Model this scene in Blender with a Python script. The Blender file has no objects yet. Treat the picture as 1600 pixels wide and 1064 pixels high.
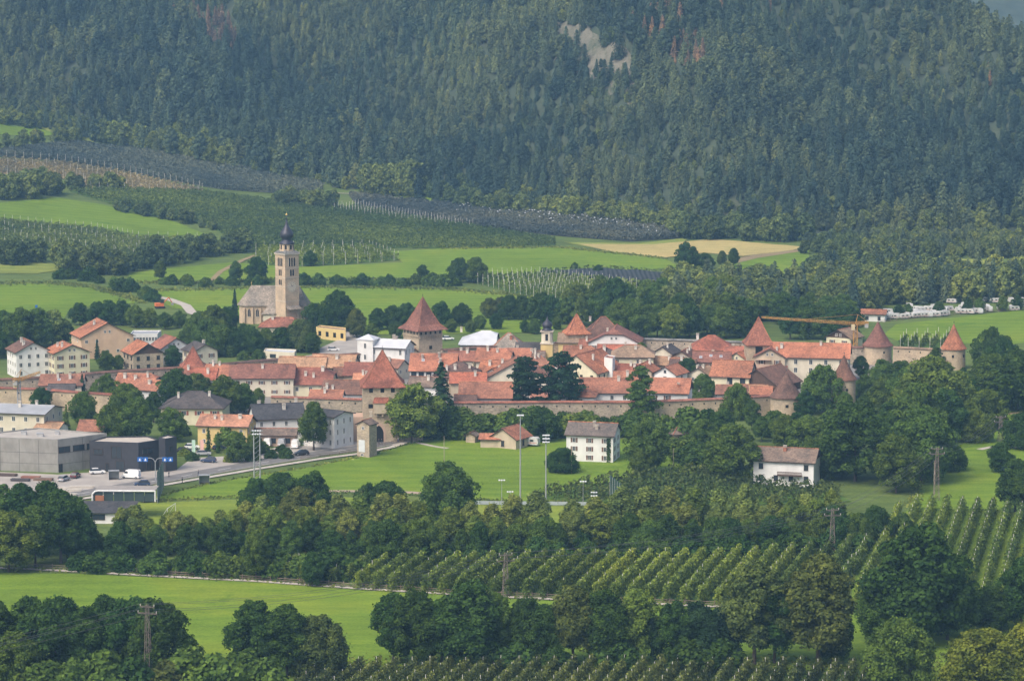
import bpy, bmesh, math, random
import numpy as np
from mathutils import Vector, Matrix
from mathutils.geometry import delaunay_2d_cdt
R = math.radians
rng = np.random.default_rng(11)
random.seed(7)
SC = bpy.context.scene
COL = SC.collection

# ------------------------------------------------------------------ camera
CAM = (0.0, 0.0, 145.0); PITCH = R(7.5); FPX = 4800.0
cd = bpy.data.cameras.new('camera'); co = bpy.data.objects.new('camera', cd); COL.objects.link(co)
co.location = CAM; co.rotation_euler = (math.pi/2 - PITCH, 0, 0)
cd.sensor_width = 36; cd.lens = FPX/1600*36; cd.sensor_fit = 'HORIZONTAL'; cd.clip_start = 1; cd.clip_end = 12000
SC.camera = co
# ------------------------------------------------------------------ sky, sun, exposure
SUN_EL, SUN_AZ = R(50), R(-138)      # azimuth from +Y, clockwise seen from above (behind-left of the camera)
w = bpy.data.worlds.new('World'); SC.world = w; w.use_nodes = True
nt = w.node_tree; bg = nt.nodes['Background']
sky = nt.nodes.new('ShaderNodeTexSky'); sky.sky_type = 'NISHITA'; sky.sun_disc = False
sky.sun_elevation = SUN_EL; sky.sun_rotation = SUN_AZ; sky.air_density = 0.85; sky.dust_density = 6.0; sky.ozone_density = 1.0
nt.links.new(sky.outputs[0], bg.inputs[0]); bg.inputs[1].default_value = 0.15
sd = bpy.data.lights.new('sun', 'SUN'); so = bpy.data.objects.new('sun', sd); COL.objects.link(so)
sd.energy = 1.15; sd.angle = R(28); sd.color = (1.0, 0.95, 0.86)
so.rotation_euler = Vector((-math.sin(SUN_AZ)*math.cos(SUN_EL), -math.cos(SUN_AZ)*math.cos(SUN_EL), -math.sin(SUN_EL))).to_track_quat('-Z', 'Y').to_euler()
so.location = (-200, -100, 300)
vs = SC.view_settings; vs.view_transform = 'Standard'; vs.look = 'None'; vs.gamma = 1; vs.use_curve_mapping = False; vs.exposure = 0.70
SC.cycles.max_bounces = 6; SC.cycles.diffuse_bounces = 3; SC.cycles.glossy_bounces = 2; SC.cycles.transmission_bounces = 2
SC.cycles.transparent_max_bounces = 6; SC.cycles.volume_bounces = 0; SC.cycles.use_denoising = True; SC.cycles.denoiser = 'OPENIMAGEDENOISE'; SC.cycles.denoising_input_passes = 'RGB_ALBEDO_NORMAL'; SC.cycles.denoising_prefilter = 'ACCURATE'

# ------------------------------------------------------------------ terrain
def sstep(t):
    t = np.clip(t, 0, 1); return t*t*(3-2*t)
EX = np.array([-2500, -300, -215, -130, -35, 20, 100, 160, 2500.]); EY = np.array([1800, 1800, 1775, 1735, 1645, 1588, 1502, 1486, 1480.])
def yedge(X): return np.interp(X, EX, EY)
def softmin(a, b, k): 
    d = np.clip(0.5+0.5*(b-a)/k, 0, 1); return b*(1-d)+a*d - k*d*(1-d)
def hgt(X, Y):
    X = np.asarray(X, float); Y = np.asarray(Y, float)
    fan = 37*(np.clip(20-X, 0, 700)/320)**2*sstep((Y-1180)/620)
    u = Y-yedge(X); k = 9.0
    sp = k*np.logaddexp(0, np.clip(u, -400, 3000)/k)
    m = 0.46*sp
    m = m + sstep(u/110)*(8*np.sin(X/26+Y/70+.8*np.sin(Y/55))+4*np.sin(X/13.0-Y/60+1)+7*np.sin(X/61-Y/150-0.6))
    m = softmin(m, 96-0.74*(X-258)+2*np.sin(Y/31), 10.0)
    m = softmin(m, 300+0*X, 60)
    m = np.where(u < -60, 0, np.maximum(m, 0))
    far = 0.34*np.clip(Y-2900-0.25*(X-600), 0, 900)*sstep((X-150)/250) + 9*np.sin(X/110+Y/170)*sstep((Y-3000)/300)
    near = 0.34*np.clip(330-Y, 0, 330)
    und = 0.5*np.sin(X/53+0.4)*np.sin(Y/47)*sstep((830-Y)/60)
    return fan + np.maximum(m, far) + near + und
def ray(px, py):
    a = (px-800)/FPX; b = -(py-532)/FPX; c, s = math.cos(PITCH), math.sin(PITCH)
    return a, c+b*s, -s+b*c
_YS = np.arange(380., 2600., 3.0)
def G(px, py):
    """the ground point seen at a pixel of the photograph"""
    a, b, c = ray(px, py); X = a/b*_YS; Z = CAM[2]+c/b*_YS; d = Z-hgt(X, _YS)
    i = int(np.argmax(d < 0)) if (d < 0).any() else len(_YS)-1
    i = max(i, 1); t = d[i-1]/(d[i-1]-d[i]+1e-9); Y = _YS[i-1]+3.0*t
    X = a/b*Y; return Vector((X, Y, float(hgt(X, Y))))
def U(px, py, z):
    a, b, c = ray(px, py); t = (z-CAM[2])/c; return Vector((a*t, b*t, z))
def H(x, y): return float(hgt(x, y))
def scale_at(Y): return FPX/math.hypot(Y, 130)

# ------------------------------------------------------------------ object helpers
def tag(o, label=None, cat=None, group=None, kind=None):
    if label: o['label'] = label
    if cat: o['category'] = cat
    if group: o['group'] = group
    if kind: o['kind'] = kind
    return o
def empty(name, loc, rz=0.0, **k):
    o = bpy.data.objects.new(name, None); COL.objects.link(o); o.location = loc; o.rotation_euler = (0, 0, rz); o.empty_display_size = .5
    return tag(o, **k)
def link_mesh(name, me, parent=None, loc=(0, 0, 0), rz=0.0, **k):
    o = bpy.data.objects.new(name, me); COL.objects.link(o); o.location = loc; o.rotation_euler = (0, 0, rz)
    if parent: o.parent = parent
    return tag(o, **k)
class MB:
    def __init__(s): s.v = []; s.f = []; s.m = []; s.smooth = False
    def poly(s, pts, m=0):
        n = len(s.v); s.v += [tuple(p) for p in pts]; s.f.append(tuple(range(n, n+len(pts)))); s.m.append(m)
    def mesh(s, vs, fs, m=0):
        n = len(s.v); s.v += [tuple(p) for p in vs]; s.f += [tuple(i+n for i in f) for f in fs]; s.m += [m]*len(fs)
    def prism(s, pts, z0, z1, m=0, top=None, bottom=True):
        n = len(pts); a = sum(pts[i][0]*pts[(i+1) % n][1]-pts[(i+1) % n][0]*pts[i][1] for i in range(n))
        if a < 0: pts = pts[::-1]
        vs = [(p[0], p[1], z0) for p in pts]+[(p[0], p[1], z1) for p in pts]
        s.mesh(vs, [(i, (i+1) % n, n+(i+1) % n, n+i) for i in range(n)], m)
        s.mesh(vs, [tuple(range(n, 2*n))], m if top is None else top)
        if bottom: s.mesh(vs, [tuple(range(n-1, -1, -1))], m)
    def box(s, c, d, m=0, rz=0.0):
        x, y, z = d[0]/2, d[1]/2, d[2]/2; cs, sn = math.cos(rz), math.sin(rz)
        vs = [(c[0]+a*x*cs-b*y*sn, c[1]+a*x*sn+b*y*cs, c[2]+e*z) for e in (-1, 1) for a, b in ((-1, -1), (1, -1), (1, 1), (-1, 1))]
        s.mesh(vs, [(3, 2, 1, 0), (4, 5, 6, 7), (0, 1, 5, 4), (1, 2, 6, 5), (2, 3, 7, 6), (3, 0, 4, 7)], m)
    def tube(s, p, q, r0, r1=None, n=6, m=0, caps=True):
        r1 = r0 if r1 is None else r1; p, q = Vector(p), Vector(q); d = (q-p)
        if d.length < 1e-6: return
        d.normalize(); a = d.orthogonal().normalized(); b = d.cross(a)
        vs = [tuple(c+(a*math.cos(t)+b*math.sin(t))*r) for c, r in ((p, r0), (q, r1)) for t in [2*math.pi*i/n for i in range(n)]]
        fs = [(i, (i+1) % n, n+(i+1) % n, n+i) for i in range(n)]
        if caps: fs += [tuple(range(n-1, -1, -1)), tuple(range(n, 2*n))]
        s.mesh(vs, fs, m)
    def lathe(s, prof, n=16, m=0, c=(0, 0), ph=0.0):
        vs = []; fs = []
        for r, z in prof: vs += [(c[0]+r*math.cos(ph+2*math.pi*i/n), c[1]+r*math.sin(ph+2*math.pi*i/n), z) for i in range(n)]
        for k in range(len(prof)-1): fs += [(k*n+i, k*n+(i+1) % n, (k+1)*n+(i+1) % n, (k+1)*n+i) for i in range(n)]
        fs += [tuple(range(n-1, -1, -1)), tuple(range((len(prof)-1)*n, len(prof)*n))]
        s.mesh(vs, fs, m)
    def me(s, name, mats):
        me = bpy.data.meshes.new(name); me.from_pydata(s.v, [], s.f)
        for x in (mats if isinstance(mats, (list, tuple)) else [mats]): me.materials.append(x)
        if any(s.m): me.polygons.foreach_set('material_index', s.m)
        if s.smooth: me.polygons.foreach_set('use_smooth', [True]*len(s.f))
        me.update(); return me
    def build(s, name, mats, parent=None, loc=(0, 0, 0), rz=0.0, **k): return link_mesh(name, s.me(name, mats), parent, loc, rz, **k)

# ------------------------------------------------------------------ materials
_mats = {}
def new_mat(name):
    m = bpy.data.materials.new(name); m.use_nodes = True; n = m.node_tree.nodes; b = n['Principled BSDF']
    return m, m.node_tree, n, m.node_tree.links, b
def ramp(n, stops):
    r = n.new('ShaderNodeValToRGB'); e = r.color_ramp.elements
    while len(e) < len(stops): e.new(0.5)
    for el, (p, c) in zip(e, stops): el.position = p; el.color = (*c, 1)
    return r
def noise(n, l, vec, sc, det=3, rough=.55, dist=0):
    t = n.new('ShaderNodeTexNoise'); t.inputs['Scale'].default_value = sc; t.inputs['Detail'].default_value = det
    t.inputs['Roughness'].default_value = rough; t.inputs['Distortion'].default_value = dist
    if vec is not None: l.new(vec, t.inputs['Vector'])
    return t
def scaled(n, l, vec, s):
    m = n.new('ShaderNodeMapping'); m.inputs['Scale'].default_value = s; l.new(vec, m.inputs['Vector']); return m.outputs[0]
def mixc(n, l, fac, a, b, mode='MIX'):
    x = n.new('ShaderNodeMix'); x.data_type = 'RGBA'; x.blend_type = mode
    for sock, v in zip((x.inputs[0], x.inputs[6], x.inputs[7]), (fac, a, b)):
        if isinstance(v, bpy.types.NodeSocket): l.new(v, sock)
        elif isinstance(v, (int, float)): sock.default_value = v
        else: sock.default_value = (*v, 1)
    return x.outputs[2]
def geo_pos(n): return n.new('ShaderNodeNewGeometry').outputs['Position']
def obj_co(n): return n.new('ShaderNodeTexCoord').outputs['Object']

def plain(name, c, rough=.7, metal=0.0, var=.12, sc=.8, spec=.3):
    if name in _mats: return _mats[name]
    m, nt, n, l, b = new_mat(name)
    t = noise(n, l, obj_co(n), sc, 4)
    r = ramp(n, [(.3, tuple(x*(1-var) for x in c)), (.7, tuple(min(1, x*(1+var)) for x in c))]); l.new(t.outputs[0], r.inputs[0])
    l.new(r.outputs[0], b.inputs['Base Color']); b.inputs['Roughness'].default_value = rough; b.inputs['Metallic'].default_value = metal
    b.inputs['Specular IOR Level'].default_value = spec
    _mats[name] = m; return m
def plaster(name, c, dirt=.35):
    if name in _mats: return _mats[name]
    m, nt, n, l, b = new_mat(name); v = geo_pos(n)
    t = noise(n, l, v, .35, 5, .6); t2 = noise(n, l, scaled(n, l, v, (.5, .5, .22)), 1.0, 4, .6)
    r = ramp(n, [(.35, tuple(x*.86 for x in c)), (.65, c)]); l.new(t.outputs[0], r.inputs[0])
    dirt *= .55; r2 = ramp(n, [(.32, (1-dirt, 1-dirt*1.05, 1-dirt*1.1)), (.62, (1, 1, 1))]); l.new(t2.outputs[0], r2.inputs[0])
    l.new(mixc(n, l, 1.0, r.outputs[0], r2.outputs[0], 'MULTIPLY'), b.inputs['Base Color'])
    b.inputs['Roughness'].default_value = .9; b.inputs['Specular IOR Level'].default_value = .15
    _mats[name] = m; return m
def stone(name, c, sc=1.3, contrast=.3):
    if name in _mats: return _mats[name]
    m, nt, n, l, b = new_mat(name); v = geo_pos(n)
    vo = n.new('ShaderNodeTexVoronoi'); vo.inputs['Scale'].default_value = sc*1.6; l.new(scaled(n, l, v, (1, 1, 1.7)), vo.inputs['Vector'])
    t = noise(n, l, v, .22, 5, .65); t2 = noise(n, l, v, 2.2, 3)
    a = mixc(n, l, contrast, t.outputs[1] if False else t2.outputs[0], vo.outputs['Color'])
    r = ramp(n, [(.25, tuple(x*(1-contrast) for x in c)), (.75, tuple(min(1, x*(1+contrast*.6)) for x in c))]); l.new(a, r.inputs[0])
    r2 = ramp(n, [(.35, (.72, .72, .74)), (.62, (1.06, 1.02, .98))]); l.new(t.outputs[0], r2.inputs[0])
    l.new(mixc(n, l, 1.0, r.outputs[0], r2.outputs[0], 'MULTIPLY'), b.inputs['Base Color'])
    bp = n.new('ShaderNodeBump'); bp.inputs['Strength'].default_value = .5; bp.inputs['Distance'].default_value = .15
    l.new(vo.outputs['Distance'], bp.inputs['Height']); l.new(bp.outputs[0], b.inputs['Normal'])
    b.inputs['Roughness'].default_value = .95; b.inputs['Specular IOR Level'].default_value = .1
    _mats[name] = m; return m
def tiles(name, c, var=.3, moss=.0):
    """clay roof tiles: courses, mottling of single tiles and weathered patches"""
    if name in _mats: return _mats[name]
    m, nt, n, l, b = new_mat(name); v = geo_pos(n)
    vo = n.new('ShaderNodeTexVoronoi'); vo.inputs['Scale'].default_value = 3.0; l.new(scaled(n, l, v, (1, 1, 1.3)), vo.inputs['Vector'])
    t = noise(n, l, v, .16, 5, .62, .6); t2 = noise(n, l, scaled(n, l, v, (1, 1, .5)), 1.1, 4, .65)
    sep = n.new('ShaderNodeSeparateColor'); l.new(vo.outputs['Color'], sep.inputs[0])
    r = ramp(n, [(.0, tuple(x*(1-var) for x in c)), (.5, c), (1, tuple(min(1, x*(1+var)) for x in c))]); l.new(sep.outputs[0], r.inputs[0])
    r2 = ramp(n, [(.33, (.55, .59, .63)), (.5, (.92, .92, .91)), (.68, (1.18, 1.15, 1.12))]); l.new(t.outputs[0], r2.inputs[0])
    r3 = ramp(n, [(.36, (.78, .76, .75)), (.6, (1.06, 1.06, 1.06))]); l.new(t2.outputs[0], r3.inputs[0])
    x = mixc(n, l, 1.0, mixc(n, l, 1.0, r.outputs[0], r2.outputs[0], 'MULTIPLY'), r3.outputs[0], 'MULTIPLY')
    oi = n.new('ShaderNodeObjectInfo'); rr = ramp(n, [(0, (.74, .82, .90)), (.5, (.98, .98, .98)), (1, (1.18, 1.08, 1.0))]); l.new(oi.outputs['Random'], rr.inputs[0])
    x = mixc(n, l, 1.0, x, rr.outputs[0], 'MULTIPLY')
    l.new(x, b.inputs['Base Color'])
    wv = n.new('ShaderNodeTexWave'); wv.bands_direction = 'Z'; wv.inputs['Scale'].default_value = 1.7; wv.inputs['Distortion'].default_value = .4; l.new(v, wv.inputs['Vector'])
    bp = n.new('ShaderNodeBump'); bp.inputs['Strength'].default_value = .6; bp.inputs['Distance'].default_value = .08
    l.new(wv.outputs[0], bp.inputs['Height']); l.new(bp.outputs[0], b.inputs['Normal'])
    b.inputs['Roughness'].default_value = .85; b.inputs['Specular IOR Level'].default_value = .2
    _mats[name] = m; return m
def glass(name='window_glass', c=(.03, .04, .05)):
    if name in _mats: return _mats[name]
    m, nt, n, l, b = new_mat(name); b.inputs['Base Color'].default_value = (*c, 1); b.inputs['Roughness'].default_value = .12; b.inputs['Specular IOR Level'].default_value = .5
    _mats[name] = m; return m
def grass(name, c, var=.22, streak=(1, 1), yellow=.25, rowdir=None):
    if name in _mats: return _mats[name]
    m, nt, n, l, b = new_mat(name); v = geo_pos(n)
    t = noise(n, l, scaled(n, l, v, (streak[0]*.02, streak[1]*.02, .02)), 1.0, 5, .6, .5)
    t2 = noise(n, l, scaled(n, l, v, (.12, .45, .2)), 1.0, 4, .65); t3 = noise(n, l, v, 1.6, 2)
    y = (c[0]*1.5, c[1]*1.12, c[2]*1.1)
    r = ramp(n, [(.3, tuple(x*(1-var) for x in c)), (.52, c), (.75, tuple(p*(1-yellow)+q*yellow for p, q in zip(c, y)))]); l.new(t.outputs[0], r.inputs[0])
    r2 = ramp(n, [(.3, (.80, .84, .8)), (.7, (1.16, 1.12, 1.1))]); l.new(t2.outputs[0], r2.inputs[0])
    r3 = ramp(n, [(.3, (.82, .84, .8)), (.7, (1.14, 1.12, 1.1))]); l.new(t3.outputs[0], r3.inputs[0])
    x = mixc(n, l, 1.0, mixc(n, l, 1.0, r.outputs[0], r2.outputs[0], 'MULTIPLY'), r3.outputs[0], 'MULTIPLY')
    wv = n.new('ShaderNodeTexWave'); wv.bands_direction = 'Y'; wv.inputs['Scale'].default_value = .035; wv.inputs['Distortion'].default_value = 7; wv.inputs['Detail'].default_value = 3; wv.inputs['Detail Scale'].default_value = .6; l.new(scaled(n, l, v, (.35, 1, 1)), wv.inputs[0])
    r6 = ramp(n, [(.0, (.91, .93, .91)), (.5, (1, 1, 1)), (1, (1.08, 1.06, 1.03))]); l.new(wv.outputs[0], r6.inputs[0]); x = mixc(n, l, 1.0, x, r6.outputs[0], 'MULTIPLY')
    tp = noise(n, l, v, .055, 6, .7, 1.0); r7 = ramp(n, [(.30, (.70, .80, .72)), (.42, (1, 1, 1)), (.66, (1, 1, 1)), (.74, (1.35, 1.16, 1.25))]); l.new(tp.outputs[0], r7.inputs[0]); x = mixc(n, l, 1.0, x, r7.outputs[0], 'MULTIPLY')
    l.new(x, b.inputs['Base Color']); b.inputs['Roughness'].default_value = .95; b.inputs['Specular IOR Level'].default_value = .1
    bp = n.new('ShaderNodeBump'); bp.inputs['Strength'].default_value = .7; bp.inputs['Distance'].default_value = .3
    l.new(t3.outputs[0], bp.inputs['Height']); l.new(bp.outputs[0], b.inputs['Normal'])
    _mats[name] = m; return m
def leaf_mat(name, tint=None, lo=.62, hi=1.35, trans=.25):
    """leaves: the object's own colour, varied leaf by leaf and tree by tree"""
    if name in _mats: return _mats[name]
    m, nt, n, l, b = new_mat(name); n.remove(b)
    g = n.new('ShaderNodeNewGeometry'); oi = n.new('ShaderNodeObjectInfo')
    r = ramp(n, [(0, (lo, lo*1.02, lo*1.05)), (.5, (.95, .95, .95)), (1, (hi*1.06, hi, hi*.92))]); l.new(g.outputs['Random Per Island'], r.inputs[0])
    base = oi.outputs['Color'] if tint is None else tint
    if tint is not None:
        rr = ramp(n, [(0, tuple(x*.62 for x in tint)), (.45, tint), (.8, (tint[0]*1.15, tint[1]*1.10, tint[2])), (1, (tint[0]*1.42, tint[1]*1.24, tint[2]*.95))]); l.new(oi.outputs['Random'], rr.inputs[0]); base = rr.outputs[0]; ts = noise(n, l, g.outputs['Position'], .011, 3, .6); r5 = ramp(n, [(.38, (.66, .74, .86)), (.62, (1.3, 1.22, 1.02))]); l.new(ts.outputs[0], r5.inputs[0]); base = mixc(n, l, 1.0, base, r5.outputs[0], 'MULTIPLY')
    t = noise(n, l, g.outputs['Position'], .32, 2); r4 = ramp(n, [(.33, (.62, .68, .74)), (.67, (1.34, 1.28, 1.08))]); l.new(t.outputs[0], r4.inputs[0])
    x = mixc(n, l, 1.0, mixc(n, l, 1.0, base, r.outputs[0], 'MULTIPLY'), r4.outputs[0], 'MULTIPLY')
    d = n.new('ShaderNodeBsdfDiffuse'); tr = n.new('ShaderNodeBsdfTranslucent'); mx = n.new('ShaderNodeMixShader'); mx.inputs[0].default_value = trans
    l.new(x, d.inputs[0]); l.new(x, tr.inputs[0]); l.new(d.outputs[0], mx.inputs[1]); l.new(tr.outputs[0], mx.inputs[2])
    l.new(mx.outputs[0], n['Material Output'].inputs['Surface'])
    _mats[name] = m; return m
BARK = plain('bark', (.09, .07, .055), .95, sc=2)
# ------------------------------------------------------------------ the ground, one sheet; the mountain
def terrain():
    xs = np.unique(np.concatenate([np.arange(-2400, -460, 60), np.arange(-460, 461, 8.), np.arange(480, 2401, 60)]))
    ys = np.unique(np.concatenate([np.arange(-300, 420, 40), np.arange(420, 2120, 8.), np.arange(2120, 5001, 40)]))
    X, Y = np.meshgrid(xs, ys); Z = hgt(X, Y); nx, ny = len(xs), len(ys)
    V = np.stack([X, Y, Z], -1).reshape(-1, 3)
    i = (np.arange(ny-1)[:, None]*nx+np.arange(nx-1)[None, :]).ravel()
    F = np.stack([i, i+1, i+nx+1, i+nx], -1)
    c = V[F].mean(1); mtn = c[:, 1] > yedge(c[:, 0])-4
    gm = grass('ground_verge', (.105, .150, .040), .35, yellow=.6)
    m, nt, n, l, b = new_mat('forest_floor'); v = geo_pos(n)
    t = noise(n, l, v, .05, 6, .65); r = ramp(n, [(.3, (.030, .045, .026)), (.55, (.045, .062, .034)), (.75, (.075, .08, .045))]); l.new(t.outputs[0], r.inputs[0])
    t2 = noise(n, l, v, .012, 4, .6); r2 = ramp(n, [(.35, (.7, .75, .75)), (.65, (1.25, 1.2, 1.1))]); l.new(t2.outputs[0], r2.inputs[0])
    l.new(mixc(n, l, 1.0, r.outputs[0], r2.outputs[0], 'MULTIPLY'), b.inputs['Base Color']); b.inputs['Roughness'].default_value = 1
    for nm, sel, mat in (('ground', ~mtn, gm), ('mountain', mtn, m)):
        f = F[sel]; used, inv = np.unique(f, return_inverse=True); f = inv.reshape(f.shape)
        me = bpy.data.meshes.new(nm); me.from_pydata(V[used].tolist(), [], f.tolist()); me.materials.append(mat)
        me.polygons.foreach_set('use_smooth', [True]*len(f)); me.update(); link_mesh(nm, me, kind='structure')
terrain()

def inside(poly, X, Y):
    r = np.zeros(np.shape(X), bool); n = len(poly)
    for i in range(n):
        x0, y0 = poly[i]; x1, y1 = poly[(i+1) % n]
        c = ((y0 > Y) != (y1 > Y)); r ^= c & (X < (x1-x0)*(Y-y0)/((y1-y0) if y1 != y0 else 1e-9)+x0)
    return r
def world_poly(px): return [tuple(G(*p)[:2]) for p in px]
def densify(poly, step=10., closed=True, wob=0.):
    out = []; n = len(poly)
    for i in range(n if closed else n-1):
        a, b = Vector(poly[i]), Vector(poly[(i+1) % n]); k = max(1, int((b-a).length/step))
        for j in range(k):
            p = a+(b-a)*j/k; out.append((p.x+random.uniform(-wob, wob)*.5, p.y+random.uniform(-wob, wob)))
    if not closed: out.append(tuple(poly[-1]))
    return out
def sheet(name, poly, mat, off=.15, step=11., kind='structure', zf=None, wob=0., thick=0, **k):
    """a sheet that follows the ground inside a world polygon"""
    P = densify(poly, step, wob=wob); A = np.array(P)
    gx, gy = np.meshgrid(np.arange(A[:, 0].min(), A[:, 0].max(), step), np.arange(A[:, 1].min(), A[:, 1].max(), step))
    ins = inside(P, gx, gy); pts = [Vector(p) for p in P]+[Vector((x, y)) for x, y in zip(gx[ins], gy[ins])]
    n = len(P); v, e, f, *_ = delaunay_2d_cdt(pts, [(i, (i+1) % n) for i in range(n)], [], 1, 1e-4)
    zf = zf or (lambda x, y: H(x, y)+off)
    me = bpy.data.meshes.new(name); me.from_pydata([(p.x, p.y, zf(p.x, p.y)) for p in v], [], [tuple(x) for x in f]); me.materials.append(mat)
    me.polygons.foreach_set('use_smooth', [True]*len(me.polygons)); me.update()
    return link_mesh(name, me, kind=kind, **k)
def field(name, px, mat, off=.15, **k): return sheet(name, world_poly(px), mat, off, **k)

GR = grass('meadow_grass', (.135, .212, .022), .22, yellow=.6)
GR2 = grass('meadow_grass_fresh', (.138, .216, .023), .22, yellow=.7)
GRY = grass('meadow_grass_dry', (.21, .25, .055), .2, yellow=.7)
GRP = grass('pitch_grass', (.175, .235, .035), .12, yellow=.5)
STUB = grass('ripe_corn', (.40, .33, .14), .18, yellow=.2)
SOIL = grass('tan_field', (.27, .21, .125), .2, yellow=.3)
ORCHG = grass('orchard_grass', (.085, .15, .03), .25)
field('meadow', [(-90, 893), (130, 897), (400, 910), (560, 922), (800, 936), (1060, 948), (1330, 958), (1700, 950), (1750, 1180), (-150, 1180)], GR2, .12)
field('meadow', [(225, 781), (340, 753), (480, 731), (575, 712), (645, 693), (690, 684), (760, 684), (1010, 688), (1100, 712), (1120, 765), (830, 786), (660, 774), (520, 770), (420, 778)], GR, .12)
field('meadow', [(1425, 795), (1445, 715), (1475, 690), (1540, 655), (1570, 622), (1660, 612), (1700, 800), (1560, 800)], GR2, .12)
field('meadow', [(1380, 524), (1400, 507), (1640, 480), (1680, 530), (1560, 540), (1400, 532)], GR2, .14)
field('sports_pitch', [(215, 787), (520, 776), (700, 789), (935, 792), (960, 840), (180, 842)], GRP, .16)
field('meadow', [(-30, 321), (89, 309.5), (164, 321), (273, 347), (322, 367), (312, 375), (214, 374), (148, 360), (-30, 342)], GR, .22)
field('meadow', [(-30, 403), (66, 407), (108, 420), (60, 428), (-30, 427)], GRY, .2)
field('meadow', [(-30, 444), (82, 443), (145, 449), (228, 473), (110, 482), (100, 499), (-30, 502)], GR, .2)
field('meadow', [(200, 428), (262, 420), (362, 411), (470, 418), (630, 411), (606, 394), (690, 389), (870, 387), (960, 396), (1040, 405), (1062, 418), (950, 427), (837, 431), (712, 437), (470, 437), (330, 441), (205, 442)], GR2, .2)
field('meadow', [(225, 455), (470, 449), (700, 452), (842, 466), (900, 490), (860, 520), (560, 524), (480, 505), (270, 482)], GR2, .2)
field('meadow', [(-30, 183), (20, 184), (92, 212), (60, 214), (-30, 210)], GR, .3)
field('meadow', [(30, 188), (60, 190), (150, 211), (146, 223), (96, 213)], GRY, .3)
field('meadow', [(410, 264), (470, 270), (560, 287), (545, 297), (500, 285)], GR2, .3)
field('meadow', [(640, 304), (690, 310), (716, 322), (600, 311)], GR2, .3)
field('meadow', [(880, 379), (1000, 381), (1060, 374), (1080, 372), (1040, 392), (960, 395)], GRY, .24)
field('corn_field', [(905, 382), (1020, 383), (1112, 374), (1259, 387), (1240, 392), (1159, 401), (1100, 396), (1036, 404), (960, 396)], STUB, .3, wob=1)
field('meadow', [(1135, 412), (1190, 402), (1264, 392), (1264, 422), (1180, 436), (1130, 430)], GR, .24)
field('meadow', [(1468, 405), (1520, 406), (1562, 408), (1558, 421), (1500, 420)], GRY, .24)
field('farm_track', [(1130, 408), (1180, 399), (1250, 391), (1250, 394), (1185, 404), (1135, 416)], SOIL, .3)

# ------------------------------------------------------------------ leaf clouds
def leaf_mesh(name, C, N, S, mats, asp=1.0, mi=None, extra=None):
    """one quad per leaf clump: centres C, normals N, sizes S (numpy); extra = MB with trunk-like geometry"""
    n = len(C); N = N/np.maximum(np.linalg.norm(N, axis=1, keepdims=True), 1e-6)
    ref = rng.normal(size=(n, 3)); T = np.cross(N, ref); T /= np.maximum(np.linalg.norm(T, axis=1, keepdims=True), 1e-6); B = np.cross(N, T)
    a = (T*(S*.5*asp)[:, None]); b = (B*(S*.5)[:, None])
    k = rng.uniform(.55, 1.0, size=(n, 1))
    V = np.stack([C-a-b*k, C+a*k-b, C+a+b*k, C-a*k+b], 1).reshape(-1, 3)
    me = bpy.data.meshes.new(name); me.vertices.add(4*n); me.vertices.foreach_set('co', V.astype(np.float32).ravel())
    me.loops.add(4*n); me.loops.foreach_set('vertex_index', np.arange(4*n, dtype=np.int32))
    me.polygons.add(n); me.polygons.foreach_set('loop_start', np.arange(0, 4*n, 4, dtype=np.int32)); me.polygons.foreach_set('loop_total', np.full(n, 4, np.int32))
    for m in (mats if isinstance(mats, (list, tuple)) else [mats]): me.materials.append(m)
    if mi is not None: me.polygons.foreach_set('material_index', np.asarray(mi, np.int32))
    me.update(calc_edges=True); me.validate(); return me
LEAF = leaf_mat('leaves')
def unit(n):
    v = rng.normal(size=(n, 3)); return v/np.linalg.norm(v, axis=1, keepdims=True)
def crown_of(clumps, nleaf, size, flat=.85, droop=0., up=.25):
    """leaf quads on the shells of foliage clumps (x, y, z, r)"""
    cl = np.array(clumps); wgt = cl[:, 3]**2; k = rng.choice(len(cl), nleaf, p=wgt/wgt.sum())
    d = unit(nleaf); lowcut = (d[:, 2] < -.35) & (rng.random(nleaf) < .7); d[lowcut, 2] *= -1
    rr = rng.uniform(.55, 1.08, nleaf)**.6; far = rng.random(nleaf) < .16; rr[far] *= rng.uniform(1.05, 1.42, far.sum())
    off = d*(cl[k, 3]*rr)[:, None]; off[:, 2] *= flat
    C = cl[k, :3]+off; C[:, 2] -= droop*(np.hypot(off[:, 0], off[:, 1])**1.5)
    N = d+rng.normal(size=(nleaf, 3))*.55; N[:, 2] += up
    return C, N, rng.uniform(.6, 1.35, nleaf)*size
def trunk_of(Ht, r, clumps, forks=7, top=.72, lean=.0, seed=0):
    rd = random.Random(seed); mb = MB(); p = Vector((0, 0, -.6)); pts = [p]
    for i in range(1, 6):
        t = i/5; pts.append(Vector((rd.uniform(-1, 1)*.02*Ht*t+lean*t*Ht, rd.uniform(-1, 1)*.02*Ht*t, Ht*top*t)))
    for i in range(5): mb.tube(pts[i], pts[i+1], r*(1.25 if i == 0 else 1-.16*i), r*(1-.16*(i+1)), 7, caps=False)
    cs = sorted(clumps, key=lambda c: -c[3])[:forks]
    for c in cs:
        t = rd.uniform(.3, .8); j = min(4, int(t*5)); a = pts[j].lerp(pts[j+1], t*5-j); b = Vector(c[:3]); m = a.lerp(b, .5)+Vector((0, 0, -.05*Ht))
        mb.tube(a, m, r*.45*(1-t*.5), r*.28, 5, caps=False); mb.tube(m, b, r*.28, r*.1, 5, caps=False)
    return mb
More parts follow.
